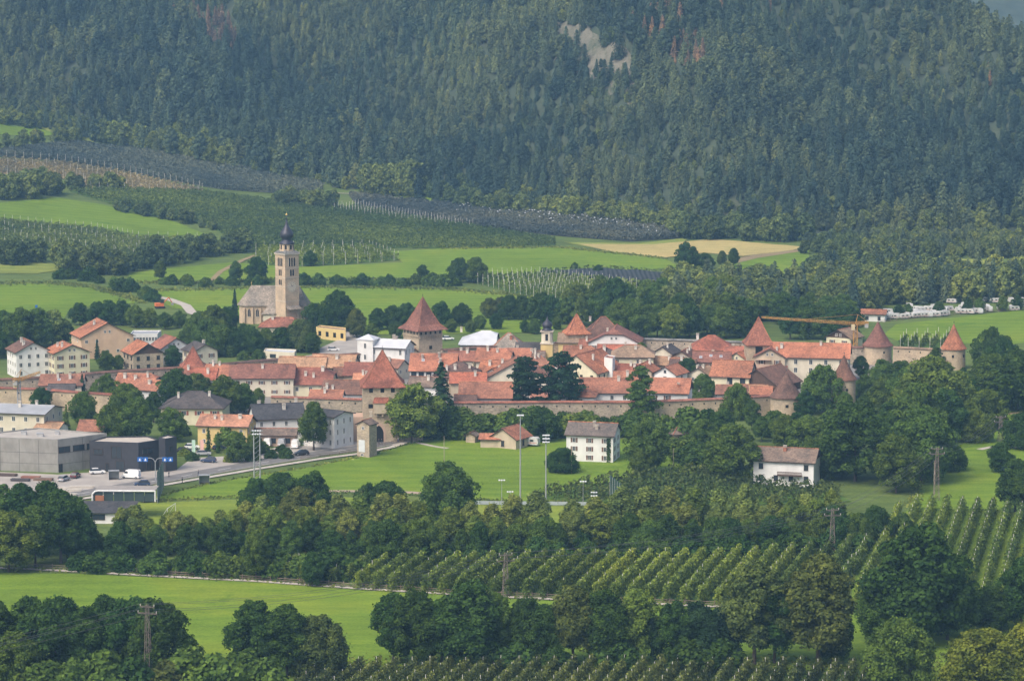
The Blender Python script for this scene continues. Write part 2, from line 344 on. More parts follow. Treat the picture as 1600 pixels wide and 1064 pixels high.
def envelope(kind, t):
    if kind == 'round': return math.sqrt(max(0, 1-(2*t-.86)**2*.92)) if t < .95 else .3
    if kind == 'broad': return max(.15, (1-(1.75*t-.6)**2*.62))
    if kind == 'tall': return max(.12, math.sin(math.pi*min(1, .16+.82*t))**.75)
    if kind == 'plume': return max(.14, (1-t)**.42*min(1, .55+1.3*t))
    return 1
PROTO = {}
def proto_tree(key, kind, Ht, Rw, base, ncl, nleaf, size, seed, flat=.85, forks=7, rc=(.2, .36), trunk_r=None, top=.72, droop=0, shell=.62):
    global rng
    rng = np.random.default_rng(seed); rd = random.Random(seed); cl = []
    lob = [rd.uniform(.82, 1.16) for _ in range(7)]
    for i in range(ncl):
        t = (i+.5)/ncl; e = envelope(kind, t)*Rw; a = i*2.399+rd.uniform(-.5, .5)
        q = e*lob[int(a*7/(2*math.pi)) % 7]; r_ = q*(rd.uniform(shell, .86) if rd.random() < .8 else rd.uniform(0, .5)); c = rd.uniform(*rc)*Rw*(.72+.4*e/Rw)
        z = Ht*(base+(1-base)*t)-c*.4; cl.append((math.cos(a)*r_, math.sin(a)*r_, z, c))
    cl.append((0, 0, Ht*(base+(1-base)*.55), Rw*.42))
    C, N, S = crown_of(cl, nleaf, size, flat, droop)
    cm = leaf_mesh('crown', C, N, S, LEAF); tm = trunk_of(Ht, trunk_r or Ht*.019, cl, forks, top, seed=seed); tm.smooth = True
    PROTO.setdefault(key, []).append((tm.me('trunk', BARK), cm, Ht, Rw))
for s in range(4): proto_tree('round', 'round', 14, 6.0, .17, 64+6*s, 19000, .34, 100+s, rc=(.15, .30))
for s in range(3): proto_tree('broad', 'broad', 12, 7.2, .14, 66, 19000, .36, 120+s, rc=(.14, .29))
for s in range(4): proto_tree('tall', 'tall', 17, 5.0, .25, 58, 16000, .34, 140+s, rc=(.18, .36))
for s in range(4): proto_tree('plume', 'plume', 15, 3.3, .06, 46, 13000, .28, 160+s, flat=1.8, rc=(.16, .36))
for s in range(3): proto_tree('shrub', 'broad', 4, 2.8, -.02, 22, 3200, .36, 180+s, rc=(.28, .45), forks=4, trunk_r=.07)
for s in range(2): proto_tree('pine', 'broad', 18, 7.0, .22, 34, 7000, .5, 200+s, flat=.34, rc=(.22, .38), trunk_r=.34, top=.9, forks=12, shell=.45)
for s in range(2): proto_tree('fruit', 'round', 5, 2.7, .26, 22, 2600, .34, 220+s, rc=(.26, .42), forks=5, trunk_r=.11)
def conifer(key, Ht, Rw, nlay, per, size, seed, base=.08, droop=.35, mat=LEAF, fat=.75, cards=3):
    global rng
    rng = np.random.default_rng(seed); rd = random.Random(seed); C = []; N = []; S = []; mb = MB()
    mb.tube((0, 0, -.6), (0, 0, Ht*.55), Ht*.014, Ht*.009, 6, caps=False); mb.tube((0, 0, Ht*.55), (0, 0, Ht*.98), Ht*.009, .03, 5, caps=False)
    for i in range(nlay):
        t = (i+rd.uniform(0, .8))/nlay; z = Ht*(base+(1-base)*t); r = Rw*max(.06, (1-t)**fat)*min(1, .62+2.2*t)*rd.uniform(.78, 1.12)
        nb = max(3, int(per*(.45+.55*(1-t)))); ph = rd.random()*6.28
        for j in range(nb):
            a = ph+6.283*j/nb+rd.uniform(-.3, .3); L = r*rd.uniform(.72, 1.12)
            for q in range(cards):
                f = (q+.8)/cards*L; x, y = math.cos(a)*f, math.sin(a)*f
                C.append((x+rd.uniform(-.2, .2), y+rd.uniform(-.2, .2), z-droop*f+rd.uniform(-.25, .25))); N.append((math.cos(a)*.75+rd.uniform(-.5, .5), math.sin(a)*.75+rd.uniform(-.5, .5), .75+rd.uniform(-.4, .3))); S.append(size*rd.uniform(.7, 1.3)*(1.05-.35*t))
    C.append((0, 0, Ht*.985)); N.append((1, .2, .1)); S.append(size*.7)
    cm = leaf_mesh('crown', np.array(C), np.array(N, float), np.array(S), mat, asp=1.1)
    PROTO.setdefault(key, []).append((mb.me('trunk', BARK), cm, Ht, Rw))
for s in range(2): conifer('spruce', 17, 3.4, 26, 11, 1.0, 300+s, base=.04, droop=.4)
for s in range(2): conifer('cypress', 8, 1.1, 26, 8, .5, 310+s, base=.02, droop=-.5, fat=.4, cards=2)
TREES = []
def tree(kind, p, Ht, label, group=None, tint=(.05, .09, .025), wid=1.0, name=None, cat='tree', v=None, rz=None):
    tm, cm, h0, r0 = PROTO[kind][random.randrange(len(PROTO[kind])) if v is None else v % len(PROTO[kind])]
    s = Ht/h0; k = random.uniform(.88, 1.12)
    o = empty(name or {'round': 'broadleaf_tree', 'broad': 'broadleaf_tree', 'tall': 'broadleaf_tree', 'plume': 'willow_tree', 'shrub': 'shrub', 'pine': 'pine_tree', 'fruit': 'fruit_tree', 'spruce': 'spruce_tree', 'cypress': 'cypress_tree'}[kind],
              p, random.uniform(0, 6.28) if rz is None else rz, label=label, cat=cat, group=group)
    o.scale = (s*wid, s*wid, s)
    a = link_mesh('trunk' if cat == 'tree' else 'stem', tm, o); b = link_mesh('crown', cm, o)
    hv = random.uniform(-.10, .12); b.color = (tint[0]*k*(1+hv), tint[1]*k, tint[2]*k*(1-hv), 1)
    TREES.append(o); return o

# ------------------------------------------------------------------ the forest on the mountain (one mass)
def forest_protos():
    c = bpy.data.collections.new('forest_kinds')
    fm = leaf_mat('forest_needles', (.080, .126, .098), .85, 1.15, .35); fl = leaf_mat('larch_needles', (.126, .170, .106), .85, 1.15, .35); dm = leaf_mat('dead_needles', (.225, .160, .122), .8, 1.2, .2); lm = leaf_mat('forest_leaves', (.150, .200, .075), .65, 1.35, .25)
    out = []
    for i in range(10):
        dead = i in (8, 9); old = PROTO.get('tmp'); PROTO['tmp'] = []
        if i in (2, 5):      # rounder, broad-topped pines among the spires
            proto_tree('tmp', 'tall', 16, 4.4, .14, 34, 2600, .75, 480+i)
            tm, cm, *_ = PROTO['tmp'][-1]; cm.materials.clear(); cm.materials.append(fm)
        elif i in (6, 7):
            proto_tree('tmp', 'round', 12, 4.6, .1, 34, 3600, .62, 480+i)
            tm, cm, *_ = PROTO['tmp'][-1]; cm.materials.clear(); cm.materials.append(lm)
        else:
            conifer('tmp', 17, (4.0, 5.0, 3.4, 4.6, 4.0, 5.4, 0, 0, 3.2, 3.6)[i], 28, 13, .95, 400+i, base=.06, droop=.3, mat=dm if dead else (fl if i in (1, 3, 5) else fm), fat=(.5, .38, .6, .42, .4, .5, 0, 0, .6, .5)[i], cards=3)
            tm, cm, *_ = PROTO['tmp'][-1]
        bm = bmesh.new(); bm.from_mesh(cm); n0 = len(bm.faces); bm.from_mesh(tm)
        me = bpy.data.meshes.new('forest_kind_%d' % i); 
        bm.faces.ensure_lookup_table()
        for f in bm.faces[n0:]: f.material_index = 1
        bm.to_mesh(me); bm.free(); me.materials.append(dm if dead else (lm if i in (6, 7) else (fl if i in (1, 3, 5) else fm))); me.materials.append(BARK)
        o = bpy.data.objects.new('forest_kind_%02d' % i, me); c.objects.link(o); out.append(o)
    PROTO.pop('tmp', None)
    return c
FKINDS = forest_protos()
def instancer(name, P, S, K, Rz, **k):
    me = bpy.data.meshes.new(name); me.from_pydata([tuple(p) for p in P], [], [])
    for nm, ty, arr in (('s', 'FLOAT', S), ('k', 'INT', K), ('r', 'FLOAT', Rz)):
        a = me.attributes.new(nm, ty, 'POINT'); a.data.foreach_set('value', np.asarray(arr, np.int32 if ty == 'INT' else np.float32))
    o = link_mesh(name, me, **k)
    g = bpy.data.node_groups.get('plant_wood')
    if g is None:
        g = bpy.data.node_groups.new('plant_wood', 'GeometryNodeTree')
        g.interface.new_socket('Geometry', in_out='INPUT', socket_type='NodeSocketGeometry'); g.interface.new_socket('Geometry', in_out='OUTPUT', socket_type='NodeSocketGeometry')
        n, l = g.nodes, g.links; gi = n.new('NodeGroupInput'); go = n.new('NodeGroupOutput')
        ci = n.new('GeometryNodeCollectionInfo'); ci.inputs[0].default_value = FKINDS; ci.inputs['Separate Children'].default_value = True; ci.inputs['Reset Children'].default_value = True
        ip = n.new('GeometryNodeInstanceOnPoints'); ip.inputs['Pick Instance'].default_value = True
        def attr(nm, ty):
            a = n.new('GeometryNodeInputNamedAttribute'); a.data_type = ty; a.inputs[0].default_value = nm; return a.outputs[0]
        cx = n.new('ShaderNodeCombineXYZ'); l.new(attr('r', 'FLOAT'), cx.inputs[2]); e2r = n.new('FunctionNodeEulerToRotation'); l.new(cx.outputs[0], e2r.inputs[0])
        l.new(gi.outputs[0], ip.inputs['Points']); l.new(ci.outputs[0], ip.inputs['Instance']); l.new(attr('k', 'INT'), ip.inputs['Instance Index'])
        l.new(e2r.outputs[0], ip.inputs['Rotation']); l.new(attr('s', 'FLOAT'), ip.inputs['Scale']); l.new(ip.outputs[0], go.inputs[0])
    md = o.modifiers.new('plants', 'NODES'); md.node_group = g
    return o
def project(X, Y, Z):
    c, s = math.cos(PITCH), math.sin(PITCH); zz = Z-CAM[2]; f = Y*c-zz*s; u = Y*s+zz*c
    return 800+FPX*X/f, 532-FPX*u/f
def forest():
    r = np.random.default_rng(5); st = 5.3
    gx, gy = np.meshgrid(np.arange(-480, 480, st), np.arange(1470, 2240, st)); X = (gx+r.uniform(-2.3, 2.3, gx.shape)).ravel(); Y = (gy+r.uniform(-2.3, 2.3, gy.shape)).ravel()
    u = Y-yedge(X); keep = (u > -5) & (u < 420) & (np.abs(X) < Y*.19)
    X, Y, u = X[keep], Y[keep], u[keep]; Z = hgt(X, Y)
    px, py = project(X, Y, Z)
    dens = .5+.5*np.sin(X/23+Y/41)*np.sin(Y/29-X/57+1)
    gap = inside([(856, 36), (888, 38), (966, 90), (976, 124), (950, 120), (898, 88)], px, py) & (r.random(len(X)) < .86) | (r.random(len(X)) < .03+.06*(dens > .86))
    thin = ((px-100)**2/70**2+(py-120)**2/14**2 < 1)
    keep = ~gap & ~(thin & (r.random(len(X)) < .6)); X, Y, Z, u, px, py = [a[keep] for a in (X, Y, Z, u, px, py)]
    stand = np.sin(X/37+Y/53)+np.sin(X/83-Y/31+2)+r.normal(0, .7, len(X)); k = np.where(stand > .1, r.choice((1, 3, 5), len(X)), r.choice((0, 2, 4), len(X))); k[(r.random(len(X)) < np.where(u < 25, .45, .06))] = 6; k[(k == 6) & (r.random(len(X)) < .5)] = 7
    for (cx, cy, rx, ry, p) in ((345, 66, 26, 34, .9), (318, 40, 30, 20, .45), (1078, 92, 28, 28, .5), (1040, 58, 28, 36, .5), (1000, 40, 14, 40, .35), (1150, 25, 60, 25, .12), (265, 30, 60, 26, .12), (1540, 110, 18, 30, .4)):
        sel = ((px-cx)**2/rx**2+(py-cy)**2/ry**2 < 1) & (r.random(len(X)) < p); k[sel] = 8+(r.random(sel.sum()) < .5)
    ingap = inside([(856, 36), (888, 38), (966, 90), (976, 124), (950, 120), (898, 88)], px, py)
    S = np.where(ingap, .45, 1)*np.clip(r.normal(.88, .19, len(X)), .42, 1.3)*(1-.18*sstep(u/260))*np.where(k >= 6, np.where(k >= 8, .8, .75), 1)*(.86+.2*np.sin(X/31+Y/47))
    instancer('mountain_forest', np.stack([X, Y, Z], -1), S, k, r.uniform(0, 6.28, len(X)), label='dense grey-green conifer forest covering the steep mountainside behind the town', cat='forest', kind='stuff')
forest()
def scree_mat():
    m, nt, n, l, b = new_mat('scree_gravel'); v = geo_pos(n); t = noise(n, l, scaled(n, l, v, (.09, .03, .03)), 1.0, 6, .7, .8); t2 = noise(n, l, v, .5, 4, .7)
    r = ramp(n, [(.34, (.06, .075, .04)), (.46, (.145, .135, .095)), (.6, (.175, .16, .12)), (.75, (.225, .205, .165))]); l.new(mixc(n, l, .35, t.outputs[0], t2.outputs[0]), r.inputs[0]); l.new(r.outputs[0], b.inputs['Base Color']); b.inputs['Roughness'].default_value = 1
    bp = n.new('ShaderNodeBump'); bp.inputs['Distance'].default_value = 1.0; l.new(t2.outputs[0], bp.inputs['Height']); l.new(bp.outputs[0], b.inputs['Normal']); return m
field('scree', [(846, 26), (895, 30), (940, 58), (985, 90), (996, 160), (950, 152), (890, 112), (856, 74)], scree_mat(), .6, step=4, wob=4)
def haze():
    mb = MB(); mb.box((0, 2300, 198), (5200, 5500, 402)); m = bpy.data.materials.new('haze_air'); m.use_nodes = True; n = m.node_tree.nodes; n.clear()
    out = n.new('ShaderNodeOutputMaterial'); v = n.new('ShaderNodeVolumePrincipled'); v.inputs['Color'].default_value = (.36, .68, 1.0, 1); v.inputs['Density'].default_value = .000125; v.inputs['Anisotropy'].default_value = .1
    m.node_tree.links.new(v.outputs[0], out.inputs['Volume']); mb.build('haze', m, kind='stuff', label='pale blue haze filling the valley air', cat='haze')
# ------------------------------------------------------------------ building kit
WALLS = {
 'white': plaster('plaster_white', (.74, .73, .70), .15), 'cream': plaster('plaster_cream', (.66, .60, .47), .25), 'pale': plaster('plaster_pale_yellow', (.70, .64, .45), .2),
 'yellow': plaster('plaster_yellow', (.66, .50, .22), .2), 'peach': plaster('plaster_peach', (.66, .46, .31), .2), 'grey': plaster('plaster_grey', (.50, .49, .46), .25),
 'beige': plaster('plaster_beige', (.54, .45, .33), .35), 'rose': plaster('plaster_rose', (.52, .37, .28), .3), 'stone': stone('masonry', (.43, .36, .27), 1.2, .32),
 'rubble': stone('rubble_masonry', (.40, .34, .265), .9, .38), 'tower': stone('tower_masonry', (.47, .385, .275), 1.0, .25), 'church': stone('church_masonry', (.56, .44, .31), 1.1, .22),
 'concrete': plaster('fair_faced_concrete', (.31, .30, .275), .4), 'wood': plain('brown_boards', (.085, .05, .035), .85, sc=2.5, var=.35), 'dark': plain('dark_cladding', (.042, .042, .05), .5, var=.15),
}
ROOFS = {
 'orange': tiles('tiles_orange', (.355, .158, .100), .25), 'salmon': tiles('tiles_salmon', (.46, .23, .145), .2), 'red': tiles('tiles_red', (.315, .118, .078), .28), 'oldred': tiles('tiles_old_red', (.26, .118, .085), .3),
 'brown': tiles('tiles_brown', (.175, .100, .075), .28), 'rust': tiles('tiles_rust', (.36, .155, .09), .35), 'tan': tiles('tiles_tan', (.36, .235, .15), .25), 'greybrown': tiles('tiles_grey_brown', (.20, .155, .125), .25),
 'slate': tiles('roof_slate', (.085, .078, .078), .25), 'metal': plain('roof_metal', (.55, .56, .57), .45, .1, .1, .3), 'shingle': tiles('shingle_grey', (.26, .235, .20), .3), 'zinc': plain('roof_zinc', (.33, .34, .35), .5, .1, .12, .3),
}
WOODTRIM = plain('dark_trim', (.055, .036, .028), .8); FRAME = plain('window_frame', (.62, .60, .56), .6, var=.05); STONETRIM = plain('stone_trim', (.50, .44, .36), .8)
SHUT = {'brown': plain('shutter_brown', (.13, .06, .035), .7), 'green': plain('shutter_green', (.06, .12, .06), .7), 'red': plain('shutter_red', (.24, .07, .045), .7)}
GLASS = glass(); VOID = plain('dark_opening', (.012, .011, .011), .95, var=0.0)
CHIM = {'w': plaster('chimney_plaster', (.66, .62, .55), .3), 'g': plaster('chimney_grey', (.36, .31, .27), .3), 'b': plain('chimney_brick', (.30, .12, .07), .9)}
_wm = {}
def window_meshes(w, h, style):
    k = (round(w, 2), round(h, 2), style)
    if k not in _wm:
        f = MB(); t = .11; d = .10      # x along wall, y out of the wall (negative), z up; origin at centre
        if style != 'slot':
            f.box((0, -d/2+.03, h/2), (w+2*t, d, t)); f.box((0, -d/2+.03, -h/2), (w+2*t, d+.06, t))
            for s in (-1, 1): f.box((s*(w/2), -d/2+.03, 0), (t, d, h-t))
            f.box((0, -.015, 0), (.07, .05, h-t))
        p = MB(); p.box((0, .02, 0), (w-t if style != 'slot' else w, .05, h-t if style != 'slot' else h))
        s_ = None
        if style in SHUT:
            s_ = MB(); s_.box((0, -.04, 0), (w*.5, .07, h))
        _wm[k] = (f.me('window', FRAME if style != 'dark' else WOODTRIM) if style != 'slot' else None, p.me('pane', GLASS if style != 'slot' else VOID), s_.me('shutter', SHUT[style]) if s_ else None)
    return _wm[k]
def window(parent, x, y, z, rz, w=1.0, h=1.35, style='plain'):
    f, p, s = window_meshes(w, h, style)
    if style == 'slot': return link_mesh('loophole', p, parent, (x, y, z), rz)
    o = link_mesh('window', f, parent, (x, y, z), rz); link_mesh('pane', p, o)
    if s:
        for q in (-1, 1): link_mesh('shutter', s, o, (q*(w*.5+w*.25+.07), 0, 0))
    return o
def side_xy(side, L, W, t, out=.0):
    if side == 'S': return (-L/2+t*L, -W/2-out, 0.0)
    if side == 'N': return (L/2-t*L, W/2+out, math.pi)
    if side == 'A': return (-L/2-out, W/2-t*W, -math.pi/2)
    return (L/2+out, -W/2+t*W, math.pi/2)
NORMAL = {'S': (0, -1), 'N': (0, 1), 'A': (-1, 0), 'B': (1, 0)}
def facing(side, yaw, pos):
    n = NORMAL[side]; c, s = math.cos(yaw), math.sin(yaw); wn = Vector((n[0]*c-n[1]*s, n[0]*s+n[1]*c)); d = Vector((CAM[0]-pos[0], CAM[1]-pos[1])).normalized()
    return wn.dot(d)
def roof_mesh(L, W, ze, zr, hip, oh, og, th=.24):
    """a gabled, hipped or half-hipped roof as a solid with a real thickness"""
    hw = W/2; sl = (zr-ze)/hw; mb = MB(); xr = [0, 0]; ends = []
    for e, sgn in ((0, -1), (1, 1)):
        k = hip[e]; xg = sgn*(L/2+(og if k < 1 else oh))
        zt = ze+(1-k)*(zr-ze) if k < 1 else ze-oh*sl      # height where the hip plane starts
        yt = (zr-zt)/sl
        run = (zr-zt)*(.95/sl) if k > 0 else 0
        xr[e] = xg-sgn*run; ends.append((xg, zt, yt))
    ye = hw+oh; zeo = ze-oh*sl
    def surf(dz):
        r0, r1 = (xr[0], 0, zr+dz), (xr[1], 0, zr+dz)
        out = {}
        for s in (-1, 1):
            poly = [(ends[0][0], s*ye, zeo+dz), (ends[1][0], s*ye, zeo+dz)]
            if 0 < hip[1] < 1: poly.append((ends[1][0], s*ends[1][2], ends[1][1]+dz))
            poly.append(r1); poly.append(r0)
            if 0 < hip[0] < 1: poly.append((ends[0][0], s*ends[0][2], ends[0][1]+dz))
            out[s] = poly
        hips = []
        for e in (0, 1):
            if hip[e] > 0:
                x, zt, yt = ends[e]; yy = ye if hip[e] >= 1 else yt; zz = zeo if hip[e] >= 1 else zt
                hips.append([(x, -yy, zz+dz), (x, yy, zz+dz), (r0, r1)[e]])
        return out, hips
    top, ht = surf(th); bot, hb = surf(0)
    for s in (-1, 1):
        mb.poly(top[s] if s < 0 else top[s][::-1]); mb.poly(bot[s][::-1] if s < 0 else bot[s], 1)
        n = len(top[s])
        mb.poly([bot[s][0], bot[s][1], top[s][1], top[s][0]], 1)
        if hip[1] < 1:
            mb.poly([bot[s][1], bot[s][2], top[s][2], top[s][1]], 1)
        if hip[0] < 1:
            q = n-1; mb.poly([bot[s][0], bot[s][q], top[s][q], top[s][0]], 1)
    for a, b in zip(ht, hb):
        mb.poly(a); mb.poly(b, 1); mb.poly([b[0], b[1], a[1], a[0]], 1)
    caps = MB(); r = .17
    caps.tube((xr[0], 0, zr+th), (xr[1], 0, zr+th), r, r, 6)
    for e in (0, 1):
        if hip[e] >= 1:
            for s in (-1, 1): caps.tube((xr[e], 0, zr+th), (ends[e][0], s*ye, zeo+th), r*.9, r*.9, 5)
    return mb, caps, xr
def chimney(roof, x, y, z, kind='w', h=1.6, d=.75):
    mb = MB(); mb.box((0, 0, 0), (d, d*.85, h)); mb.box((0, 0, h/2+.06), (d+.22, d*.85+.22, .12), 1)
    for sx in (-1, 1): mb.box((sx*d*.32, 0, h/2+.22), (.12, d*.6, .22), 0)
    mb.box((0, 0, h/2+.37), (d+.1, d*.85+.1, .09), 1)
    return mb.build('chimney', [CHIM[kind], STONETRIM], roof, (x, y, z+h/2-.3))
def house(label, A, yaw, L, W, ze, pitch=.55, roof='orange', wall='cream', hip=(0, 0), win='plain', chim=1, mid=False, name='house', cat='house', group=None, oh=.65, og=.55, gable=None, floors=None,
          skip='', wsp=3.1, ww=1.0, wh=1.35, sky=0, wallB=None, z0=None, ck='w', att=True, half=None, minwin=.16, ridge_cap='stone_trim'):
    """A: pixel of the ridge end at local x = -L/2 (or of its middle); yaw: degrees, ridge direction, 0 = to the right, 90 = away"""
    ya = R(yaw); zr = ze+pitch*W/2; base = 0.0 if z0 is None else z0
    mb, caps, xr = roof_mesh(L, W, ze, zr, hip, oh, og)
    for it in range(2):
        P = U(A[0], A[1], base+zr+.2); ax = 0 if mid else xr[0]
        c = Vector((P.x-math.cos(ya)*ax, P.y-math.sin(ya)*ax)); 
        if z0 is None: base = H(c.x, c.y)
    o = empty(name, (c.x, c.y, base), ya, label=label, cat=cat, group=group)
    wb = MB(); t = .0; hw = W/2; hl = L/2; zb = -1.5
    gm = 1 if gable else 0
    wb.prism([(-hl, -hw), (hl, -hw), (hl, hw), (-hl, hw)], zb, ze-.02, 0)
    for e, sgn in ((0, -1), (1, 1)):
        if hip[e] >= 1: continue
        zt = ze+(1-hip[e])*(zr-ze) if hip[e] > 0 else zr; yt = hw*(zr-zt)/(zr-ze); x0 = sgn*hl; x1 = sgn*(hl-.3)
        pr = [(-hw, ze-.02), (hw, ze-.02), (yt, zt-.03), (-yt, zt-.03)] if yt > .05 else [(-hw, ze-.02), (hw, ze-.02), (0, zr-.03)]
        k = len(pr); vs = [(x0, y, z) for y, z in pr]+[(x1, y, z) for y, z in pr]
        fs = [tuple(range(k)), tuple(range(2*k-1, k-1, -1))]+[(i, i+k, (i+1) % k+k, (i+1) % k) for i in range(k)]
        wb.mesh(vs, fs, gm)
    wb.build('wall', [WALLS[wall], WALLS[gable] if gable else WALLS[wall]], o)
    rf = mb.build('roof', [ROOFS[roof], WOODTRIM], o); caps.build('ridge_cap', ROOFS[roof] if roof in ('slate', 'metal', 'zinc') else ROOFS['salmon' if roof in ('orange', 'salmon') else 'rust'], rf)
    rd = random.Random(hash(label) % 9999 if False else len(label)*31+int(A[0]))
    sl = pitch
    lst = chim if isinstance(chim, (list, tuple)) else [(rd.uniform(.2, .8), rd.choice((-.35, .3, -.2))) for _ in range(chim)]
    for fx, fy in lst:
        x = -hl+fx*L; y = fy*hw; chimney(rf, x, y, zr-abs(y)*sl, ck, rd.uniform(1.3, 2.0), rd.uniform(.6, .95))
    for q in range(sky):
        sb = MB(); sb.box((0, 0, 0), (.95, 1.2, .12)); sb.box((0, 0, .03), (.75, 1.0, .12), 1)
        x = -hl+L*(q+.7)/(sky+.6); y = -hw*rd.uniform(.4, .65); s_ = sb.build('skylight', [plain('skylight_frame', (.6, .6, .6), .4), glass('skylight_glass', (.25, .28, .32))], rf, (x, y, zr-abs(y)*sl+.3)); s_.rotation_euler = (math.atan(sl), 0, 0)
    if win == 'plain' and wsp >= 2.9 and rd.random() < .5: win = rd.choice(('brown', 'green', 'brown'))
    if win:
        nf = floors or max(1, int((ze+.2)/2.75))
        for side in 'SNAB':
            if side in skip or facing(side, ya, c) < minwin: continue
            ln = L if side in 'SN' else W; nw = max(1, int((ln-1.2)/wsp))
            for f in range(nf):
                z = ze-1.55-f*(ze-.4)/max(nf, 1)
                if z < .9: continue
                for j in range(nw):
                    if rd.random() < .07: continue
                    x, y, rz = side_xy(side, L, W, (j+.5)/nw, .005); window(o, x, y, z, rz, ww, wh, win)
            e = 'AB'.find(side)
            if att and e >= 0 and hip[e] < .6 and (zr-ze) > 2.2:
                for q in ((-.8, .8) if W > 9 else (0,)):
                    x, y, rz = side_xy(side, L, W, .5+q/W, .005); window(o, x, y, ze+(zr-ze)*.36, rz, .7, .9, 'plain' if win in SHUT else win)
    return o
def block(label, top_px, ztop, wall='grey', roof=None, name='building', cat='building', parapet=.35, group=None, zbase=-1.0):
    """a flat-roofed building from the pixel corners of its roof edge at height ztop; returns root and world corners"""
    P = [U(x, y, ztop) for x, y in top_px]; c = sum((Vector(p[:2]) for p in P), Vector((0, 0)))/len(P); base = H(c.x, c.y)
    P = [U(x, y, ztop+base) for x, y in top_px]; c = sum((Vector(p[:2]) for p in P), Vector((0, 0)))/len(P)
    o = empty(name, (c.x, c.y, base), label=label, cat=cat, group=group); q = [(p.x-c.x, p.y-c.y) for p in P]
    a = sum(q[i][0]*q[(i+1) % len(q)][1]-q[(i+1) % len(q)][0]*q[i][1] for i in range(len(q)))
    if a < 0: q = q[::-1]
    mb = MB(); mb.prism(q, zbase, ztop-parapet)
    cx = sum(p[0] for p in q)/len(q); cy = sum(p[1] for p in q)/len(q)
    inn = [(cx+(p[0]-cx)*.955, cy+(p[1]-cy)*.955) for p in q]; n = len(q)
    for i in range(n):
        j = (i+1) % n; a_, b_, c_, d_ = q[i], q[j], inn[j], inn[i]
        mb.mesh([(*a_, ztop-parapet), (*b_, ztop-parapet), (*c_, ztop-parapet), (*d_, ztop-parapet), (*a_, ztop), (*b_, ztop), (*c_, ztop), (*d_, ztop)], [(0, 1, 5, 4), (4, 5, 6, 7), (2, 3, 7, 6)])
    mb.build('wall', WALLS[wall], o)
    rb = MB(); rb.poly([(*p, ztop-parapet+.02) for p in inn]); rb.build('roof', roof or plain('flat_roof_gravel', (.42, .38, .33), .95, sc=1.5), o)
    return o, q
def wall_point(q, i, t, out=.0):
    a, b = Vector(q[i]), Vector(q[(i+1) % len(q)]); d = (b-a); nrm = Vector((d.y, -d.x)).normalized(); p = a+d*t+nrm*out
    return p.x, p.y, math.atan2(d.y, d.x)
def pyramid(mb, w, ze, zr, oh, flare=.9, m=0, n=4, ph=math.pi/4):
    """a tower roof with a flared foot, square (n=4) or round"""
    k = math.sqrt(2) if n == 4 else 1.0; r = w/2*k; hh = zr-ze
    mb.lathe([((r+oh*k), ze-.25), ((r+oh*k), ze-.05), (r*.86, ze+hh*.16), (r*.43, ze+hh*.56), (.06, zr)], n, m, ph=ph)
def tower(label, apex, w, ze, zr, yaw=0, roof='oldred', wall='tower', oh=.6, name='wall_tower', round_=False, openings=(), frieze=False, z0=None, wall_to=-2):
    P = U(apex[0], apex[1], zr); base = H(P.x, P.y) if z0 is None else z0; P = U(apex[0], apex[1], zr+base)
    o = empty(name, (P.x, P.y, base), R(yaw), label=label, cat='tower'); mb = MB()
    if round_: mb.lathe([(w/2*1.04, wall_to), (w/2, ze)], 28); mb.smooth = False
    else: mb.prism([(-w/2, -w/2), (w/2, -w/2), (w/2, w/2), (-w/2, w/2)], wall_to, ze)
    mb.build('wall', WALLS[wall], o)
    rb = MB(); pyramid(rb, w, ze, zr, oh, n=28 if round_ else 4); rf = rb.build('roof', ROOFS[roof], o)
    if not round_:
        cb = MB(); k = w/2
        for sx, sy in ((-1, -1), (1, -1), (1, 1), (-1, 1)):
            pr = [(k+oh, ze-.02), (k*.86, ze+(zr-ze)*.16), (k*.43, ze+(zr-ze)*.56), (.05, zr)]
            for (a, za), (b, zb) in zip(pr, pr[1:]): cb.tube((sx*a, sy*a, za), (sx*b, sy*b, zb), .13, .13, 5)
        cb.build('ridge_cap', ROOFS['rust'], rf)
    fb = MB(); fb.lathe([(.06, zr-.1), (.05, zr+.35), (.18, zr+.5), (.18, zr+.62), (.05, zr+.75), (.02, zr+1.4)], 8); fb.build('finial', plain('iron', (.05, .05, .055), .5), rf)
    for side, t, z, ow, oh_ in openings:
        if round_:
            a = R(t); x, y = math.cos(a)*(w/2+.01), math.sin(a)*(w/2+.01); mbx = MB(); mbx.box((0, 0, 0), (ow, .2, oh_)); mbx.build('loophole', VOID, o, (x, y, z), a+math.pi/2)
        else:
            x, y, rz = side_xy(side, w, w, t, .01); window(o, x, y, z, rz, ow, oh_, 'slot')
    if frieze:
        zf = ze-2.6; fm = STONETRIM
        for side in 'SNAB':
            if facing(side, R(yaw), P) < .05: continue
            for j in range(10):
                x, y, rz = side_xy(side, w, w, (j+.5)/10, .18); cb = MB(); cb.box((0, 0, .25), (w/10*.42, .36, .75)); cb.box((0, 0, .72), (w/10*.98, .36, .28)); cb.build('corbel', WALLS['tower'], o, (x, y, zf), rz)
            for j in range(5):
                x, y, rz = side_xy(side, w, w, (j+.5)/5, .01); window(o, x, y, ze-1.0, rz, .7, .9, 'slot')
    return o
